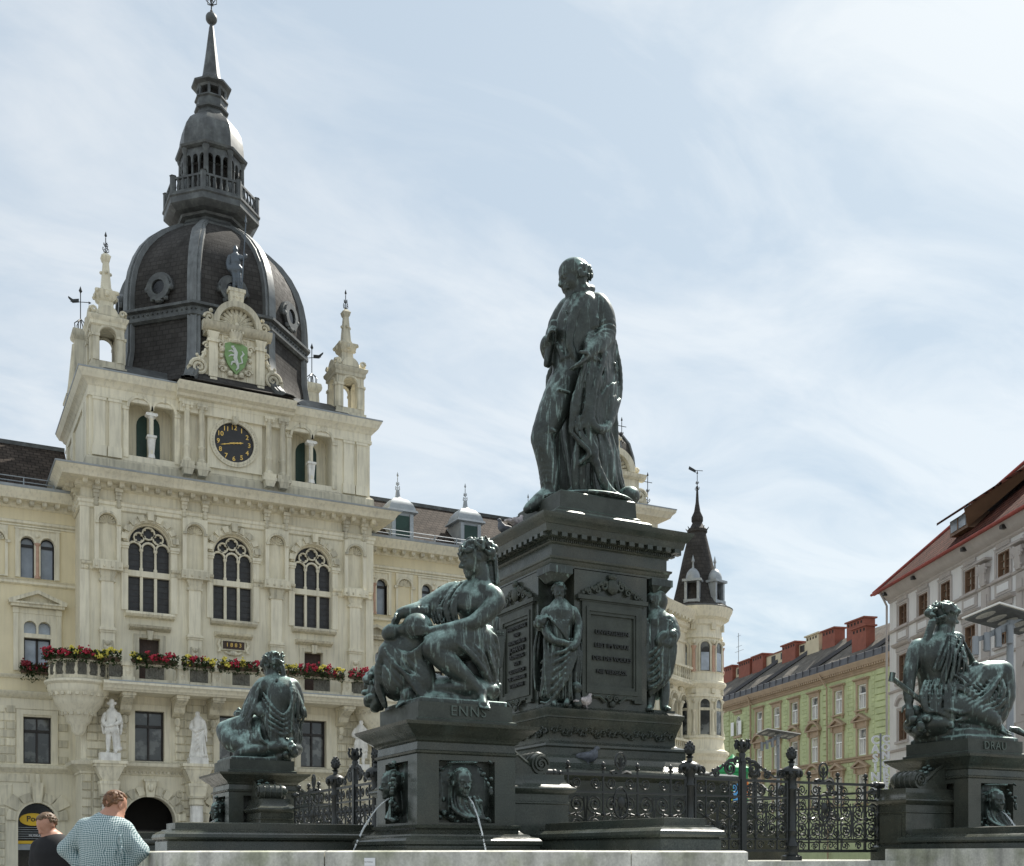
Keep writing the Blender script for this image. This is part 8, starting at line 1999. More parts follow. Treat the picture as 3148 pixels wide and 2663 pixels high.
# ------------------------------------------------------------------ caryatids at the corners of the great pedestal
def caryatid(crop, d0, x, yt, yb, yaw, kind, label):
    H = yb - yt; s_ = H / 700.0
    S = Sculpt(crop, d0, (x - 190 * s_, yt - 20 * s_, -150 * s_), (x + 190 * s_, yb + 14 * s_, 150 * s_), 0.0115)
    g = 1 if yaw <= 0 else -1
    def p(a, b, w=0): return (x + a * s_, yt + b * s_, w * s_)
    def L(pts, rad, k=12, sm=3): S.limb([p(*q) for q in pts], [r * s_ for r in rad], k * s_, sm)
    def Fo(A, B, n, r, dep, k=6): S.folds([p(*q) for q in A], [p(*q) for q in B], n, r * s_, dep * s_, k * s_, 4)
    S.head(p(g * -4, 120, -30), H * S.m * 0.155, yaw, 4, 0, None if kind == 'hood' else 'curls', 3, beard=(kind == 'hood'))
    L([(0, 145, 10), (0, 120, 5)], (30, 26))
    L([(0, 330, 0), (0, 250, 0), (0, 190, 0), (0, 160, 5)], (62, 58, 72, 42), 25)
    L([(-70, 180, 5), (70, 180, 5)], (34, 34), 16, 0)
    if kind != 'hood':
        for q in (-1, 1): S.blob(p(q * 30, 222, -46), (30 * s_, 28 * s_, 26 * s_), 12 * s_)
        L([(-78, 185, 0), (-92, 250, -20), (-70, 310, -70)], (30, 26, 20)); L([(-70, 310, -70), (-30, 345, -85), (30, 355, -85)], (22, 20, 17)); S.hand(p(20, 355, -85), p(70, 365, -80), VFWD, 0.16 * H * S.m * 0.75, (15, 20, 25, 30), 1)
        L([(78, 185, 0), (104, 255, 0), (100, 320, -40)], (30, 25, 20)); L([(100, 320, -40), (92, 360, -70), (70, 385, -90)], (20, 18, 15))
        S.clump(p(-105, 240, -40), (34 * s_, 34 * s_, 34 * s_), 46, 14 * s_, 3 * s_, 6)
        Fo([(-85, 190, -30), (-40, 230, -75), (10, 290, -75), (40, 340, -60)], [(60, 180, -40), (50, 230, -70), (40, 290, -70), (50, 340, -60)], 5, 8, 4)
        Fo([(-90, 330, -50), (-80, 430, -60), (-95, 560, -60), (-110, 660, -55)], [(95, 330, -40), (70, 450, -60), (60, 560, -60), (70, 680, -60)], 9, 14, 9, 6)
        for i in range(6): L([(95, 345 + 16 * i, -50), (30, 400 + 34 * i, -86), (-60, 430 + 52 * i, -70), (-110, 470 + 44 * i, -40)], (7, 11, 10, 6), 6, 4)
        Fo([(85, 350, -20), (95, 430, -20), (90, 520, -20), (85, 600, -20)], [(120, 350, 20), (125, 430, 20), (120, 520, 20), (115, 600, 20)], 3, 12, 6)
        Fo([(-120, 260, 0), (-140, 380, 0), (-150, 520, 10), (-140, 620, 10)], [(-90, 300, 40), (-110, 400, 50), (-110, 530, 50), (-100, 640, 50)], 3, 16, 6, 8)
        S.blob(p(0, 520, 10), (85 * s_, 180 * s_, 55 * s_), 30 * s_); S.blob(p(-20, 650, 0), (100 * s_, 50 * s_, 60 * s_), 20 * s_)
        S.blob(p(95, 610, -30), (32 * s_, 34 * s_, 30 * s_), 6 * s_); L([(95, 640, -30), (95, 700, -25)], (18, 30), 6)
        for q in (-30, 40): L([(q, 690, -50), (q - 6, 704, -95)], (20, 15), 6, 0)
    else:
        L([(0, 60, 10), (-14, 110, 20), (-30, 190, 20)], (62, 56, 60), 14); L([(6, 40, -5), (14, 28, -20)], (46, 30), 10, 0)
        L([(70, 185, -20), (95, 260, -50), (60, 320, -90)], (44, 40, 30)); L([(60, 320, -90), (10, 300, -100), (40, 260, -105)], (26, 24, 22)); S.hand(p(60, 290, -90), p(88, 260, -110), VFWD, 0.11 * H * S.m, (30, 30, 35, 40), 1)
        S.clump(p(92, 268, -80), (16 * s_, 34 * s_, 24 * s_), 26, 12 * s_, 3 * s_, 4)
        Fo([(-75, 170, -40), (-70, 330, -60), (-60, 500, -60), (-40, 620, -60)], [(80, 180, -60), (105, 330, -80), (90, 480, -80), (40, 560, -80)], 10, 15, 10, 6)
        for i in range(6): L([(90 - 4 * i, 190 + 30 * i, -95), (30, 300 + 44 * i, -105), (-40, 380 + 40 * i, -80), (-80, 330 + 50 * i, -40)], (7, 12, 11, 7), 6, 4)
        Fo([(-90, 200, 0), (-110, 330, 0), (-120, 400, 0), (-90, 430, 0)], [(-60, 230, 60), (-80, 340, 60), (-80, 420, 60), (-70, 440, 60)], 4, 20, 8, 8)
        S.blob(p(0, 420, 10), (80 * s_, 230 * s_, 60 * s_), 30 * s_)
        L([(-40, 560, -20), (-40, 640, -30), (-45, 690, -40)], (36, 28, 22)); L([(40, 540, -20), (45, 620, -30), (40, 690, -40)], (34, 27, 22)); Fo([(-70, 560, -30), (-75, 620, -20), (-80, 690, -10)], [(-10, 600, -40), (-20, 640, -30), (-20, 690, -20)], 4, 10, 5)
        L([(-40, 694, -40), (-50, 702, -90)], (20, 14), 6, 0); L([(40, 694, -40), (70, 702, -80)], (20, 14), 6, 0)
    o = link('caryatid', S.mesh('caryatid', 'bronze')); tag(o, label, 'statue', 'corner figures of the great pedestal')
CM = (1450, 1500, 0.5387)
caryatid(CM, 14.62, 505, 530, 1232, 0, 'woman', 'bronze woman carrying flowers at the near corner of great pedestal')
caryatid(CM, 15.35, 1058, 585, 1262, 75, 'hood', 'hooded bearded bronze figure at the right corner of great pedestal')
caryatid(CM, 16.0, 172, 625, 1235, -75, 'woman', 'bronze figure at the far left corner of great pedestal behind the jug bearer')
# ------------------------------------------------------------------ masks in the pedestal panels, water jets
def make_mask():
    S = Sculpt((1000, 2150, 0.4317), 10.42, (780, 420, -90), (1190, 900, 130), 0.0085)
    S.well((PE[0], PE[1] - 0.40, 1.885), (0.30, 0.03, 0.30), None, 0.02)
    S.head((1000, 700, -20), 0.27, 27.6, 2, 0, 'cap', 3)
    S.folds([(900, 700, 40), (920, 780, 20), (990, 830, 0), (1040, 840, 0)], [(1090, 690, 40), (1110, 760, 40), (1130, 830, 40), (1150, 860, 40)], 5, 16, 8, 8)
    g = random.Random(5)
    for i in range(90):
        x, y = g.uniform(795, 1185), g.uniform(440, 880)
        if 890 < x < 1100 and 460 < y < 720: continue
        S.blob((x, y, 45 + g.uniform(-10, 30)), (g.uniform(10, 24), g.uniform(10, 20), 20), 4, g.uniform(0, 180))
    for i in range(16): S.blob((870 + i * 14, 452 + 0.02 * (i - 8) ** 2, 20), (6, 13, 14), 3)
    me = S.mesh('mask_relief', 'bronze'); me.transform(Matrix.Translation((-PE[0], -PE[1], 0))); return me
mask = make_mask()
for i, pc in enumerate((PE, PD, PL, PB)):
    angs = {0: (0, -90), 1: (0, 90), 2: (-90, 180), 3: (90, 180)}[i]
    for a in angs:
        o = link('mask_relief', mask, PEDS[i], loc=(pc[0], pc[1], 0)); o.rotation_euler = (0, 0, R(a))
mj = bpy.data.materials.new('water_jet'); mj.use_nodes = True; _p = mj.node_tree.nodes['Principled BSDF']
_p.inputs['Base Color'].default_value = (0.92, 0.95, 0.96, 1); _p.inputs['Roughness'].default_value = 0.12; _p.inputs['Transmission Weight'].default_value = 0.45; _p.inputs['IOR'].default_value = 1.33; MATS['water_jet'] = mj
def jet(pc, dx, dy, label, reach=0.41, seed=0):
    g = random.Random(seed); pts, rad = [], []
    for i in range(26):
        tt = i / 25 * 1.05; k = 0.43 + 0.14 + reach * tt
        pts.append(Vector((pc[0] + dx * k - 0.02 * abs(dy), pc[1] + dy * k, 1.835 - 0.625 * (0.3 * tt + 0.7 * tt * tt))) + Vector((g.uniform(-1, 1), g.uniform(-1, 1), 0)) * 0.002); rad.append(0.0065 + g.uniform(-0.002, 0.0025) + 0.002 * tt)
    t = MB(); t.tube(pts[:18], rad[:18], 6)
    for i in range(18, 25): t.tube([pts[i], pts[i].lerp(pts[i + 1], g.uniform(0.5, 0.95))], [rad[i], rad[i] * 0.6], 6)
    for i in range(40): q = pts[g.randrange(8, 26)]; t.ball(q + Vector((g.uniform(-0.012, 0.012), g.uniform(-0.012, 0.012), g.uniform(-0.02, 0.02))), g.uniform(0.002, 0.004), 5, 4)
    o = t.build('water_jet', 'water_jet'); tag(o, label, 'water jet', 'water jets from the pedestal masks')
jet(PE, 0, -1, 'white water jet falling from the front mask of ENNS pedestal', seed=1); jet(PE, -1, 0, 'thin water jet arching left from the side of ENNS pedestal', seed=2)
jet(PD, 0, -1, 'water jet falling from the mask of the DRAU pedestal', seed=3); jet(PL, -1, 0, 'short water jet at the far left pedestal', seed=4)
# small notice on the rim
nt_ = Vector((PE[0], PE[1], 0)) + Vector((-1.72, -1.875, 0)); nd = Vector((-1, -1, 0)).normalized()
NM = Matrix.Translation(at_depth(1139, 2652, 0) * 0 + Vector((0, 0, 0)))
_a = Vector((PE[0] - 2.77, PE[1] - 0.82, 0)); _b = Vector((PE[0] - 0.82, PE[1] - 2.77, 0))
rr_ = ray(1139, 2650); _n = Vector((1, 1)); _k = (_a.x + _a.y) / (rr_[0] + rr_[1]); _q = Vector((rr_[0] * _k, rr_[1] * _k, CAMZ + rr_[2] * _k))
NM = Matrix.Translation(_q + nd * 0.012) @ Matrix.Rotation(R(-45), 4, 'Z')
t = MB(); t.box(-0.043, -0.004, -0.03, 0.043, 0.004, 0.03, NM); no = t.build('rim_notice', 'sign_white'); tag(no, 'small white notice plate on the marble basin rim', 'notice')
text('notice_lettering', 'Kein Trinkwasser', 0.0095, NM @ Matrix.Translation((-0.006, -0.005, 0.0)) @ Matrix.Rotation(R(90), 4, 'X'), 'letter_dark', no, 0.0004)

# ------------------------------------------------------------------ white marble statues on the arcade columns
Z4 = (0, 1950, 0.5755)
def white_statue(x, yt, yb, px, kind, label):
    d0 = (Vector((px, TY - 0.82, 0))).dot(VFWD); H = yb - yt; k_ = H / 300.0
    S = Sculpt(Z4, d0, (x - 75 * k_, yt - 6, -60 * k_), (x + 75 * k_, yb + 4, 60 * k_), 0.020)
    def p(a, b, w=0): return (x + a * k_, yt + b * k_, w * k_)
    def L(pts, rad, k=6, sm=3): S.limb([p(*q) for q in pts], [r * k_ for r in rad], k * k_, sm)
    def Fo(A, B, n, r, dep, k=4): S.folds([p(*q) for q in A], [p(*q) for q in B], n, r * k_, dep * k_, k * k_, 3)
    S.head(p(0, 48, -8), 40 * k_ * S.m, {'hat': 20, 'woman': 35, 'worker': -10}[kind], 4, 0, 'cap', 2)
    L([(0, 130, 0), (0, 95, 0), (0, 66, 0)], (27, 25, 30), 10); L([(-30, 72, 0), (30, 72, 0)], (14, 14), 8, 0)
    if kind == 'hat':
        L([(-20, 10, 0), (20, 10, 0)], (9, 9), 3, 0); L([(0, 8, 0), (0, -3, 0)], (16, 14), 4, 0)
        L([(-34, 78, 0), (-50, 110, -6), (-30, 140, -24)], (13, 12, 9)); L([(-30, 140, -24), (0, 136, -30)], (9, 8), 4, 0); L([(34, 78, 0), (46, 112, -8), (22, 130, -28)], (13, 12, 9))
        Fo([(-36, 72, 14), (-52, 110, 16), (-50, 160, 18), (-40, 185, 18)], [(36, 72, 16), (54, 110, 18), (52, 160, 20), (44, 190, 18)], 7, 8, 3); L([(-42, 70, -10), (-54, 120, 4), (-46, 180, 6)], (7, 8, 7)); L([(42, 70, -10), (56, 120, 4), (50, 185, 6)], (7, 8, 7))
        Fo([(-28, 128, -18), (-38, 160, -20), (-38, 182, -16)], [(28, 128, -18), (38, 160, -20), (38, 182, -16)], 7, 6, 3); S.blob(p(0, 155, 0), (36 * k_, 28 * k_, 24 * k_), 8)
        for q in (-1, 1): L([(q * 16, 175, 0), (q * 20, 230, -2), (q * 20, 280, 0)], (17, 13, 9)); L([(q * 20, 284, -2), (q * 26, 290, -22)], (9, 7), 4, 0)
        S.blob(p(40, 270, 6), (20 * k_, 16 * k_, 14 * k_), 5); L([(34, 190, 12), (38, 270, 12)], (12, 14))
    elif kind == 'woman':
        L([(-34, 78, 0), (-42, 110, -8), (-14, 128, -28)], (12, 11, 8)); L([(-14, 128, -28), (20, 112, -32)], (8, 7), 4, 0); L([(34, 78, 0), (44, 120, 0), (46, 160, -6)], (12, 11, 8)); L([(44, 90, -10), (52, 190, -12)], (5, 5), 3, 0)
        Fo([(-32, 125, -14), (-30, 180, -20), (-44, 240, -18), (-52, 290, -14)], [(32, 125, -12), (36, 180, -18), (48, 240, -16), (58, 290, -12)], 9, 8, 5); S.blob(p(0, 210, 4), (38 * k_, 85 * k_, 26 * k_), 10); S.blob(p(2, 275, 2), (52 * k_, 20 * k_, 28 * k_), 8)
        for i in range(4): L([(34, 126 + 12 * i, -18), (0, 150 + 26 * i, -30), (-34, 170 + 32 * i, -18)], (4, 6, 4), 3, 3)
    else:
        L([(-34, 78, 0), (-46, 105, -6), (-24, 122, -26)], (13, 12, 9)); L([(-24, 122, -26), (16, 116, -30)], (8, 8), 4, 0); L([(34, 78, 0), (42, 125, 0), (62, 165, -4)], (13, 11, 8)); L([(62, 165, -4), (82, 178, -6)], (7, 5), 4, 0)
        Fo([(-26, 125, -16), (-34, 165, -18), (-32, 205, -14)], [(26, 125, -16), (34, 165, -18), (36, 215, -14)], 7, 7, 4); S.blob(p(0, 160, 0), (32 * k_, 45 * k_, 24 * k_), 8)
        for q in (-1, 1): L([(q * 15, 190, 0), (q * 18, 235, -2), (q * 16, 282, 0)], (16, 12, 9)); L([(q * 16, 286, -2), (q * 20, 292, -20)], (9, 7), 4, 0)
        S.blob(p(-34, 230, 8), (20 * k_, 60 * k_, 18 * k_), 8); L([(30, 120, -10), (38, 180, 0), (36, 250, 4)], (7, 9, 6))
    o = link('marble_statue', S.mesh('marble_statue', 'white_marble')); tag(o, label, 'statue', 'white statues on the town hall front')
    lo = min((o.matrix_basis @ v.co).z for v in o.data.vertices)
    t = MB(); t.box(px - 0.42, TY - 1.12, 5.43, px + 0.42, TY - 0.5, max(5.6, lo + 0.03)); t.build('statue_base', 'white_marble', o)
white_statue(597, 360, 640, 7.47, 'hat', 'white marble man in hat and cloak, leftmost on the town hall')
white_statue(1058, 405, 668, 11.27, 'woman', 'white marble draped woman on the town hall beside the back-turned bronze')
white_statue(1503, 428, 690, 15.08, 'hat', 'white marble statue on the town hall behind the back-turned bronze figure')
white_statue(1926, 452, 700, 18.98, 'worker', 'white marble man with apron left of the ENNS pedestal')
# ------------------------------------------------------------------ knight on the gable
def knight():
    d0 = Vector((13.2, TY + 0.1, 0)).dot(VFWD)
    S = Sculpt((150, 0, 0.5669), d0, (955, 1330, -60), (1085, 1575, 60), 0.026)
    L = lambda pts, rad, k=6, sm=3: S.limb(pts, rad, k, sm)
    S.head((1012, 1382, -6), 0.33, 10, 0); L([(1012, 1355, 0), (1012, 1342, 0)], (15, 10), 4, 0)
    L([(1012, 1470, 0), (1012, 1430, 0), (1012, 1400, 0)], (23, 24, 28), 8); S.blob((1012, 1415, -12), (26, 24, 18), 6); L([(984, 1396, 0), (1040, 1396, 0)], (13, 13), 6, 0)
    L([(982, 1398, 0), (972, 1430, 0), (976, 1462, -8)], (13, 11, 9)); L([(1040, 1398, 0), (1058, 1402, -8), (1068, 1385, -20)], (13, 10, 8))
    L([(995, 1462, 0), (1030, 1462, 0)], (22, 22), 8, 0); L([(1000, 1470, 0), (1008, 1510, -4), (1004, 1560, 0)], (16, 12, 9)); L([(1024, 1470, 0), (1032, 1510, -2), (1030, 1560, 4)], (16, 12, 9)); L([(1004, 1562, 0), (996, 1568, -16)], (9, 7), 4, 0); L([(1030, 1562, 4), (1040, 1568, -8)], (9, 7), 4, 0)
    o = link('knight_statue', S.mesh('knight_statue', 'armour')); tag(o, 'grey armoured knight with a lance on top of the clock gable', 'statue')
    q = lambda x, y, w: Vector(S.P(x, y, w)); t = MB(); t.tube([q(1046, 1568, -20), q(1068, 1215, -20)], 0.03, 6); t.lathe([(0, 0), (0.06, 0.1), (0, 0.45)], 0, 0, 6, M=Matrix.Translation(q(1068, 1215, -20))); t.build('lance', 'armour', o)
knight()

# ------------------------------------------------------------------ flower boxes
mat('leaf_green', (0.045, 0.085, 0.02), rough=0.6, var=0.4, scale=8)
mat('bloom_red', (0.40, 0.014, 0.04), rough=0.5, var=0.3, scale=12); mat('bloom_yellow', (0.72, 0.62, 0.10), rough=0.5, var=0.25, scale=12); mat('bloom_dark', (0.20, 0.008, 0.02), rough=0.5, var=0.35, scale=12)
mat('planter', (0.12, 0.075, 0.05), rough=0.8, var=0.2)
def flower_box(a, b, y, z, kind, label, trail=0.35, seed=0, depth=0.24, name='flower_box', at=None):
    g = random.Random(seed); n = max(6, int((b - a) * 16))
    F_ = thing(name, label, 'flower box', ((a + b) / 2, y, z), 'flower boxes on the town hall')
    tr = lambda x, yy, zz: Vector((x, yy, zz)) if at is None else at(x, yy, zz)
    t = MB(); vs = [tr(a, y - depth / 2, z), tr(b, y - depth / 2, z), tr(b, y + depth / 2, z), tr(a, y + depth / 2, z), tr(a - 0.03, y - depth / 2 - 0.03, z + 0.17), tr(b + 0.03, y - depth / 2 - 0.03, z + 0.17), tr(b + 0.03, y + depth / 2, z + 0.17), tr(a - 0.03, y + depth / 2, z + 0.17)]
    t.add(vs, [(0, 3, 2, 1), (4, 5, 6, 7), (0, 1, 5, 4), (1, 2, 6, 5), (2, 3, 7, 6), (3, 0, 4, 7)]); t.build('trough', 'planter', F_)
    def leafset(mb, cnt, zr, size, front):
        for i in range(cnt):
            p = tr(g.uniform(a - 0.05, b + 0.05), y + g.uniform(-depth * 0.9, depth * 0.5) - front * g.random(), z + g.uniform(*zr)); s_ = size * g.uniform(0.6, 1.3)
            e = Vector((g.uniform(-1, 1), g.uniform(-1, 1), g.uniform(-1, 1))).normalized() * s_; f = e.orthogonal().normalized() * s_ * 0.7
            mb.add([p - e, p + f, p + e, p - f], [(0, 1, 2, 3)])
    t = MB(); leafset(t, n * 20, (0.05, 0.42), 0.06, 0.06); leafset(t, n * 4, (-trail * 0.5, 0.12), 0.055, 0.1)
    for q in range(max(2, int((b - a) * 3))):
        x0, ln = g.uniform(a, b), g.uniform(0.15, 1.0) * trail * 1.3
        for i in range(int(ln * 60)):
            p = tr(x0 + g.gauss(0, 0.04), y - depth * 0.6 - 0.03, z + 0.12 - ln * g.random()); e = Vector((g.uniform(-1, 1), g.uniform(-1, 1), g.uniform(-1, 1))).normalized() * 0.05; f = e.orthogonal().normalized() * 0.035; t.add([p - e, p + f, p + e, p - f], [(0, 1, 2, 3)]); o = t.build('foliage', 'leaf_green', F_); o['kind'] = 'stuff'
    t = MB()
    for i in range(max(4, int((b - a) * 13))):
        cx_, cy_, cz_, nn = g.uniform(a, b), y + g.uniform(-depth, depth * 0.2), z + g.uniform(0.15, 0.5), g.randint(6, 14)
        for k in range(nn): t.ball(tr(cx_ + g.gauss(0, 0.06), cy_ + g.gauss(0, 0.05), cz_ + g.gauss(0, 0.05)), g.uniform(0.025, 0.06), 5, 4)
    o = t.build('blossoms', {'r': 'bloom_red', 'y': 'bloom_yellow', 'd': 'bloom_dark'}[kind], F_); o['kind'] = 'stuff'
def onY(u, v, Y): a, b, z = ray(u, v); return a * Y / b
fy = BY - 0.06
FB = [(555, 640, 'y'), (705, 748, 'y'), (752, 848, 'r'), (850, 945, 'r'), (975, 1015, 'y'), (1018, 1082, 'r'), (1086, 1140, 'y'), (1165, 1215, 'y'), (1222, 1260, 'r'), (1265, 1318, 'y'), (1322, 1375, 'r'), (1400, 1500, 'r'), (1530, 1590, 'y'), (1600, 1690, 'r'), (1692, 1728, 'y'), (1732, 1788, 'r'), (1791, 1835, 'y'), (1865, 1970, 'r'), (1985, 2050, 'y')]
wh = {'r': 'red', 'y': 'pale yellow'}
for i, (a, b, k) in enumerate(FB):
    same = [j for j, q in enumerate(FB) if q[2] == k]; rank = same.index(i) + 1
    ords = ['first', 'second', 'third', 'fourth', 'fifth', 'sixth', 'seventh', 'eighth', 'ninth', 'tenth', 'eleventh']
    flower_box(onY(a * 0.5755, 0, fy), onY(b * 0.5755, 0, fy), fy, 9.66, k, '%s blossom flower box, %s %s one from left along the straight balcony rail' % (wh[k], ords[rank - 1], 'red' if k == 'r' else 'yellow'), seed=i + 1)
bcx, bcy = 6.25, TY - 0.42
for i, (d0_, d1_, k, lb) in enumerate(((185, 222, 'r', 'red flower box at the left end of the round balcony bay'), (224, 250, 'r', 'red flower box at the front of the round balcony bay'), (252, 262, 'y', 'small yellow flower box between red ones on the round bay'), (264, 290, 'r', 'red flower box right of the yellow one on round bay'), (292, 318, 'y', 'yellow flower box at the right of the round balcony bay'))):
    flower_box(0, R(d1_ - d0_) * 1.3, 0, 9.66, k, lb, 0.5 if i < 2 else 0.3, 40 + i, at=lambda x, yy, zz, d0_=d0_: Vector((bcx + (1.27 - yy * 1.0) * math.cos(R(d0_) + x / 1.3), bcy + (1.27 - yy) * math.sin(R(d0_) + x / 1.3), zz)))
flower_box(4.1, 5.5, WY - 0.3, 9.42, 'd', 'dark red flower box under the left wing window', 0.7, 60)

# ------------------------------------------------------------------ shop front under the left wing arch
mat('sign_yellow', (0.78, 0.50, 0.02), rough=0.45, var=0.05); mat('sign_black', (0.012, 0.012, 0.012), rough=0.4, var=0.0)
C3 = lambda x, y: (x * 0.2398, 2380 + y * 0.2398)
SHY = WY + 0.36
def sh(x, y): u, v = C3(x, y); a, b, z = ray(u, v); return a * SHY / b, CAMZ + z * SHY / b
t = MB(); t.prism(arch(4.8 - 0.82, 4.8 + 0.82, 0.03, 2.85, 14), SHY, SHY + 0.05); SHF = t.build('shop_front', 'dark_glass', TH)
ex, ez = sh(425, 583); exr = sh(600, 583)[0] - ex; ezr = ez - sh(425, 663)[1]
ES = thing('shop_sign', 'yellow oval shop sign lettered Pock in the left archway', 'sign', (ex, SHY - 0.06, ez))
t = MB(); t.prism([(ex + exr * math.cos(a), ez + ezr * math.sin(a)) for a in [2 * math.pi * i / 28 for i in range(28)]], SHY - 0.08, SHY - 0.02); t.build('sign_board', 'sign_yellow', ES)
text('sign_lettering', 'Pock', ezr * 1.25, face_y(ex + 0.06, SHY - 0.09, ez + 0.02), 'sign_black', ES, 0.01, bevel=0.006)
bx_, bz_ = sh(630, 530); t = MB(); t.prism([(bx_ + 0.13 * math.cos(a), bz_ + 0.13 * math.sin(a)) for a in [2 * math.pi * i / 20 for i in range(20)]], SHY - 0.1, SHY - 0.085); t.build('round_badge', 'sign_white', ES); text('badge_letter', 'K', 0.2, face_y(bx_, SHY - 0.11, bz_), 'sign_black', ES, 0.004)
x_, z_ = sh(400, 790); text('shop_lettering', 'MUSIKALIEN', 0.14, face_y(x_ + 0.28, SHY - 0.03, z_), 'sign_white', SHF, 0.005)
z1_ = sh(300, 855)[1]; z2_ = sh(300, 893)[1]
t = MB(); t.box(3.99, SHY - 0.05, z2_, 5.61, SHY - 0.02, z1_); t.build('shop_band', 'sign_yellow', SHF)
t = MB(); t.box(3.99, SHY - 0.06, z2_ - 0.28, 5.61, SHY - 0.02, z2_ - 0.02)
for k in range(6): t.box(4.0, SHY - 0.035, 2.05 + k * 0.1, 5.6, SHY - 0.02, 2.07 + k * 0.1)
t.build('shop_shutter', 'zinc', SHF)

# ------------------------------------------------------------------ pigeons
mat('pigeon_grey', (0.10, 0.11, 0.13), rough=0.6, var=0.4, scale=30); mat('pigeon_pale', (0.42, 0.38, 0.38), rough=0.6, var=0.4, scale=30)
def pigeon(p, yaw, m, label, sc=1.0):
    f = Vector((math.cos(yaw), math.sin(yaw), 0)); sd = Vector((-f.y, f.x, 0)); up = Vector((0, 0, 1)); p = Vector(p)
    S = Sculpt((0, 0, 1), 10, (0, 0, 0), (1, 1, 1), 0.008); S.o = _v(p - Vector((0.24, 0.24, 0.02))); S.n = np.array((60, 60, 40)); S.F = np.full(S.n, 0.5, dtype=np.float32)
    q = lambda a, b, c=0: _v(p + f * a * sc + up * b * sc + sd * c * sc)
    A = [tuple(f), tuple(sd), (0, 0, 1)]
    S.well(q(0, 0.10), (0.13 * sc, 0.07 * sc, 0.075 * sc), A, 0.01); S.well(q(0.08, 0.13), (0.07 * sc, 0.06 * sc, 0.07 * sc), A, 0.02); S.wcone(q(0.10, 0.16), q(0.125, 0.215), 0.04 * sc, 0.03 * sc, 0.02); S.well(q(0.135, 0.225), (0.038 * sc, 0.03 * sc, 0.032 * sc), A, 0.008); S.wcone(q(0.16, 0.222), q(0.19, 0.215), 0.012 * sc, 0.004, 0.004)
    S.wbox(q(-0.17, 0.085), (0.09 * sc, 0.04 * sc, 0.014), A, 0.02, 0.008)
    for c in (-1, 1): S.well(q(-0.04, 0.115, c * 0.055), (0.13 * sc, 0.022 * sc, 0.05 * sc), A, 0.008); S.wcone(q(0.0, 0.04, c * 0.03), q(0.01, 0.0, c * 0.03), 0.012, 0.01, 0.01); S.wcone(q(0.01, 0.004, c * 0.03), q(0.05, 0.002, c * 0.035), 0.008, 0.005, 0.004)
    o = link('pigeon', S.mesh('pigeon', m)); tag(o, label, 'pigeon', 'pigeons on the monument')
m_ = lambda x, y: (1450 + x * 0.5387, 1500 + y * 0.5387)
def on_face(x, y, Y): u, v = m_(x, y); a, b, z = ray(u, v); k = Y / b; return a * k, Y, CAMZ + z * k
X_, _, _ = on_face(655, 1265, MC[1] - 1.0); pigeon((X_, MC[1] - 0.96, 3.20), R(20), 'pigeon_pale', 'pale grey pigeon at the foot of the flower-bearing caryatid', 0.8)
X_, _, _ = on_face(670, 1470, MC[1] - 1.2); pigeon((X_, MC[1] - 1.16, 2.455), R(-30), 'pigeon_grey', 'dark pigeon on the lower ledge of the great pedestal', 0.9)
pigeon((MC[0] - 1.05, MC[1] + 0.1, 5.6), R(200), 'pigeon_grey', 'dark pigeon on the top cornice left of the standing statue', 0.8); pigeon((MC[0] - 1.06, MC[1] - 0.25, 5.6), R(20), 'pigeon_pale', 'pale pigeon on the top cornice beside the dark one', 0.8)
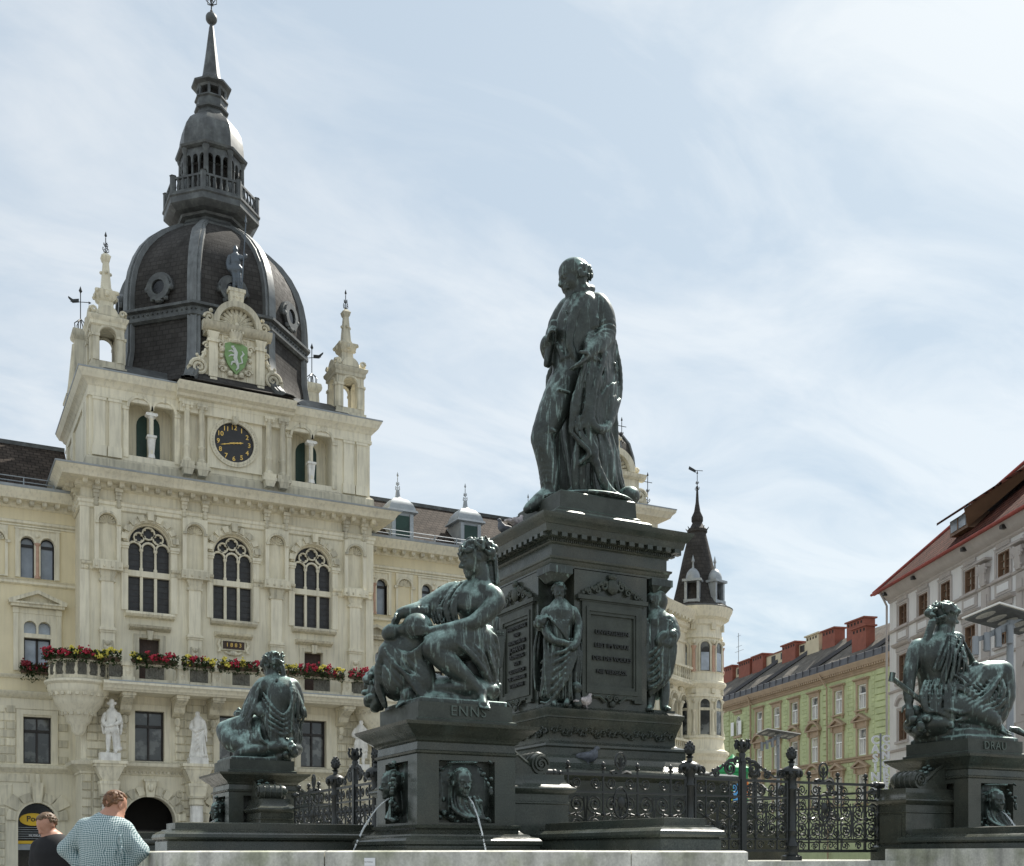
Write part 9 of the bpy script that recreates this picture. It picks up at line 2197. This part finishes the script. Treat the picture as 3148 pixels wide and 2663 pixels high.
# ------------------------------------------------------------------ two men by the basin
mat('skin', (0.48, 0.25, 0.17), rough=0.5, var=0.08, scale=10)
mat('hair_auburn', (0.15, 0.072, 0.032), rough=0.6, var=0.4, scale=40); mat('hair_brown', (0.13, 0.08, 0.045), rough=0.6, var=0.35, scale=40)
mat('black_cotton', (0.012, 0.012, 0.014), rough=0.85, var=0.2, scale=8); mat('dark_trousers', (0.03, 0.035, 0.05), rough=0.85, var=0.2); mat('shoe', (0.02, 0.018, 0.016), rough=0.5)
def checked():
    m = mat('checked_shirt', (0.7, 0.75, 0.75), rough=0.8, var=0.05); nt = m.node_tree; N, L = nt.nodes, nt.links; b = N['Principled BSDF']
    ge = N.new('ShaderNodeTexCoord'); nz = N.new('ShaderNodeTexNoise'); nz.inputs['Scale'].default_value = 9.0; L.new(ge.outputs['Object'], nz.inputs['Vector'])
    wv = N.new('ShaderNodeVectorMath'); wv.operation = 'MULTIPLY_ADD'; L.new(nz.outputs['Color'], wv.inputs[0]); wv.inputs[1].default_value = (0.045, 0.045, 0.045); L.new(ge.outputs['Object'], wv.inputs[2])
    def stripe(vec):
        d = N.new('ShaderNodeVectorMath'); d.operation = 'DOT_PRODUCT'; L.new(wv.outputs[0], d.inputs[0]); d.inputs[1].default_value = vec
        a = N.new('ShaderNodeMath'); a.operation = 'MULTIPLY'; L.new(d.outputs['Value'], a.inputs[0]); a.inputs[1].default_value = 2 * math.pi / 0.0155
        s_ = N.new('ShaderNodeMath'); s_.operation = 'SINE'; L.new(a.outputs[0], s_.inputs[0])
        r = N.new('ShaderNodeMapRange'); L.new(s_.outputs[0], r.inputs[0]); r.inputs[1].default_value = -0.35; r.inputs[2].default_value = 0.35; return r.outputs[0]
    s1, s2 = stripe(tuple(VRIGHT)), stripe((0, 0, 1)); ad = N.new('ShaderNodeMath'); ad.operation = 'ADD'; L.new(s1, ad.inputs[0]); L.new(s2, ad.inputs[1])
    ml = N.new('ShaderNodeMath'); ml.operation = 'MULTIPLY'; L.new(ad.outputs[0], ml.inputs[0]); ml.inputs[1].default_value = 0.5
    mx = N.new('ShaderNodeMix'); mx.data_type = 'RGBA'; L.new(ml.outputs[0], mx.inputs['Factor']); mx.inputs[6].default_value = (0.62, 0.70, 0.70, 1); mx.inputs[7].default_value = (0.02, 0.11, 0.13, 1); L.new(mx.outputs[2], b.inputs['Base Color'])
checked()
def person(d0, label, J, yaw, pitch, hair, shirt, long_sleeves, seed):
    """J: joints in crop pixels (crop C3); builds body, hair, top, trousers and shoes as separate skins over one pose"""
    crop = (0, 2380, 0.2398); vx = 0.011
    lo = (min(p[0] for p in J.values()) - 260, J['crown'][1] - 60, -420); hi = (max(p[0] for p in J.values()) + 260, J['ground'][1] + 20, 420)
    def new(y0=None, y1=None): return Sculpt(crop, d0, (lo[0], y0 if y0 is not None else lo[1], lo[2]), (hi[0], y1 if y1 is not None else hi[1], hi[2]), vx)
    m1 = 0.2398 * d0 / FPX; u = lambda cm: cm * 0.01 / m1             # centimetres to crop pixels
    j = lambda k: J[k]
    mid = lambda a, b, t=0.5: tuple(a[i] + (b[i] - a[i]) * t for i in range(3))
    B = new(); L = B.limb
    ch = J['chin']; B.head(ch, 0.235, yaw, pitch, 0)
    L([j('neck'), mid(j('neck'), ch, 0.6)], (u(6.2), u(6)), u(2))
    for sd in 'lr':
        L([j(sd + 'sh'), j(sd + 'el')], (u(5.2), u(4.4)), u(3)); L([j(sd + 'el'), mid(j(sd + 'el'), j(sd + 'wr'), 0.4), j(sd + 'wr')], (u(4.4), u(4.4), u(2.9)), u(3), 3)
        B.hand(j(sd + 'wr'), J[sd + 'tip'], _v(VFWD) * 0.4 + _v(VRIGHT) * (1 if sd == 'l' else -1), 0.185, (25, 30, 34, 38), 1 if sd == 'l' else -1)
    L([j('neck'), j('chest'), j('waist'), j('hip')], (u(8), u(14), u(12.5), u(14)), u(6), 3); L([j('lsh'), j('rsh')], (u(6), u(6)), u(4))
    for sd in 'lr': L([j(sd + 'hip'), j(sd + 'kn'), j(sd + 'an')], (u(8.5), u(6), u(4)), u(4), 3)
    body = link('person', B.mesh('person', 'skin')); tag(body, label, 'person')
    g = random.Random(seed)
    Hh = new(lo[1], ch[1] + 40); f, up, sdv = Hh.frame(yaw, pitch, 0); c0 = Hh.P(*ch); H = 0.235
    def q(a, b, c): return c0 + up * (a * H) + f * ((b - 0.30) * H) + sdv * (c * H)
    for i in range(650):
        a = g.uniform(0, 6.283); e = g.uniform(-0.95, 1.5); dx, dy, dz = math.cos(a) * math.cos(e), math.sin(a) * math.cos(e), math.sin(e)
        if dy > 0.15 and dz < 0.62: continue
        if dy > -0.25 and dz < 0.0: continue
        if dy > -0.55 and dz < -0.5: continue
        p0 = q(0.65 + 0.365 * dz, -0.02 + 0.44 * dy, 0.345 * dx); v = sdv * g.uniform(-1, 1) + up * g.uniform(-1, 0.4) - f * 0.3
        Hh.wcone(p0, p0 + v * 0.10 * H, 0.045 * H, 0.018 * H, 0.003)
    if not long_sleeves:
        for i in range(120):
            a, c = g.uniform(-0.02, 0.22), g.uniform(-0.24, 0.24); p0 = q(a, 0.34 - 1.9 * c * c, c); Hh.wcone(p0, p0 - up * 0.03 * H, 0.022 * H, 0.012 * H, 0.004)
        for c in (-1, 1): Hh.wcone(q(0.555, 0.41, c * 0.07), q(0.56, 0.375, c * 0.2), 0.022 * H, 0.018 * H, 0.004)
    link('hair', Hh.mesh('hair', hair), body)
    T = new(); L = T.limb; ex = 1.12
    L([mid(j('neck'), j('chest'), 0.36 if not long_sleeves else 0.28), j('chest'), mid(j('chest'), j('waist'), 0.6), j('waist')], (u(10), u(16.5), u(15.5), u(15.2)), u(6), 3); T.wcone(T.P(*j('waist')), T.P(*j('hip')), 0.152, 0.155, 0.03)
    T.blob(mid(j('chest'), j('waist'), 0.1), (u(20.5), u(18), u(13.0)), u(7)); T.blob(mid(j('chest'), j('waist'), 0.75), (u(17.5), u(20), u(13)), u(6))
    L([j('lsh'), mid(j('neck'), j('chest'), 0.42), j('rsh')], (u(6.6), u(7), u(6.6)), u(4))
    for sd in 'lr':
        if long_sleeves:
            L([j(sd + 'sh'), j(sd + 'el')], (u(8), u(6.8)), u(4)); L([j(sd + 'el'), mid(j(sd + 'el'), j(sd + 'wr'), 0.82)], (u(6.8), u(5.2)), u(3))
            for k in range(5): a_ = mid(j(sd + 'sh'), j(sd + 'el'), 0.35 + 0.16 * k); L([(a_[0] - u(5), a_[1] + u(1), a_[2] - u(4.6)), (a_[0], a_[1] - u(1.5), a_[2] - u(6.6)), (a_[0] + u(5), a_[1] + u(2.2), a_[2] - u(4.2))], (u(0.6), u(1.1), u(0.6)), u(1.2), 3)
        else: L([j(sd + 'sh'), mid(j(sd + 'sh'), j(sd + 'el'), 0.62)], (u(7.2), u(7.8)), u(3))
    nk = T.P(*j('neck')); 
    if long_sleeves:
        L([mid(j('neck'), ch, -0.1), mid(j('neck'), ch, 0.34)], (u(8.4), u(7.9)), u(1.0))
        for k in range(6): x0 = j('chest')[0] + u(-13 + 5 * k); L([(x0, j('chest')[1] - u(6 - k % 3), -u(12.5)), (x0 + u(1.2), j('chest')[1] + u(10), -u(14)), (x0 - u(1), j('waist')[1] - u(4), -u(12.8))], (u(0.5), u(1.1), u(0.7)), u(1.6), 3)
        for k in range(5): y0 = j('waist')[1] - u(3 - 4.5 * k); L([(j('waist')[0] - u(15), y0, -u(8)), (j('waist')[0], y0 + u(3), -u(14)), (j('waist')[0] + u(15), y0 - u(1), -u(8))], (u(0.7), u(1.2), u(0.7)), u(1.6), 3)
    link('shirt', T.mesh('shirt', shirt), body)
    W = new(J['waist'][1] - u(6), None); L = W.limb
    L([mid(j('waist'), j('hip'), 0.35), j('hip')], (u(15), u(16)), u(4)); L([j('lhip'), j('rhip')], (u(11), u(11)), u(5))
    for sd in 'lr': L([j(sd + 'hip'), j(sd + 'kn'), mid(j(sd + 'kn'), j(sd + 'an'), 0.95)], (u(10.5), u(8.2), u(7)), u(4), 3)
    link('trousers', W.mesh('trousers', 'dark_trousers'), body)
    Sh = new(J['lan'][1] - u(6), None)
    for sd in 'lr': a_ = j(sd + 'an'); t_ = J[sd + 'toe']; Sh.limb([(a_[0], a_[1] + u(2), a_[2]), t_], (u(5), u(3.8)), u(3)); Sh.limb([(a_[0], a_[1], a_[2]), (a_[0], a_[1] + u(4), a_[2])], (u(5), u(4.5)), u(3))
    link('shoes', Sh.mesh('shoes', 'shoe'), body)
G1 = 3040
person(9.5, 'man in teal checked shirt seen from behind, hands on his hips', dict(crown=(1450, 300, 0), chin=(1500, 610, 70), neck=(1420, 580, 10), chest=(1350, 800, 0), waist=(1330, 1150, 0), hip=(1330, 1340, 10), lsh=(1100, 690, 0), rsh=(1590, 720, 0), lel=(850, 960, 30), rel=(1800, 985, 20), lwr=(1030, 1190, 40), rwr=(1650, 1195, 60), ltip=(1130, 1260, 60), rtip=(1560, 1240, 90),
       lhip=(1240, 1400, 10), rhip=(1420, 1400, 10), lkn=(1230, 2200, 0), rkn=(1440, 2200, 10), lan=(1220, 2930, 20), ran=(1450, 2930, 20), ltoe=(1190, 3000, 260), rtoe=(1490, 3000, 270), ground=(1300, G1, 0)), 148, 22, 'hair_auburn', 'checked_shirt', True, 4)
G2 = (2630 + 1.3 * FPX / 11.2 - 2380) / 0.2398
person(11.2, 'man in black T-shirt with lowered head at the far left', dict(crown=(620, 540, 0), chin=(585, 835, -50), neck=(695, 850, 20), chest=(690, 1010, 10), waist=(690, 1320, 10), hip=(690, 1500, 10), lsh=(500, 940, -10), rsh=(840, 930, 30), lel=(455, 1260, -40), rel=(860, 1250, 0), lwr=(520, 1480, -150), rwr=(760, 1480, -120), ltip=(560, 1590, -190), rtip=(720, 1590, -160),
       lhip=(610, 1540, 10), rhip=(770, 1540, 10), lkn=(600, 2080, -10), rkn=(780, 2080, 0), lan=(600, 2660, 10), ran=(790, 2660, 10), ltoe=(500, 2730, -120), rtoe=(720, 2730, -140), ground=(690, G2, 0)), -28, 24, 'hair_brown', 'black_cotton', False, 9)
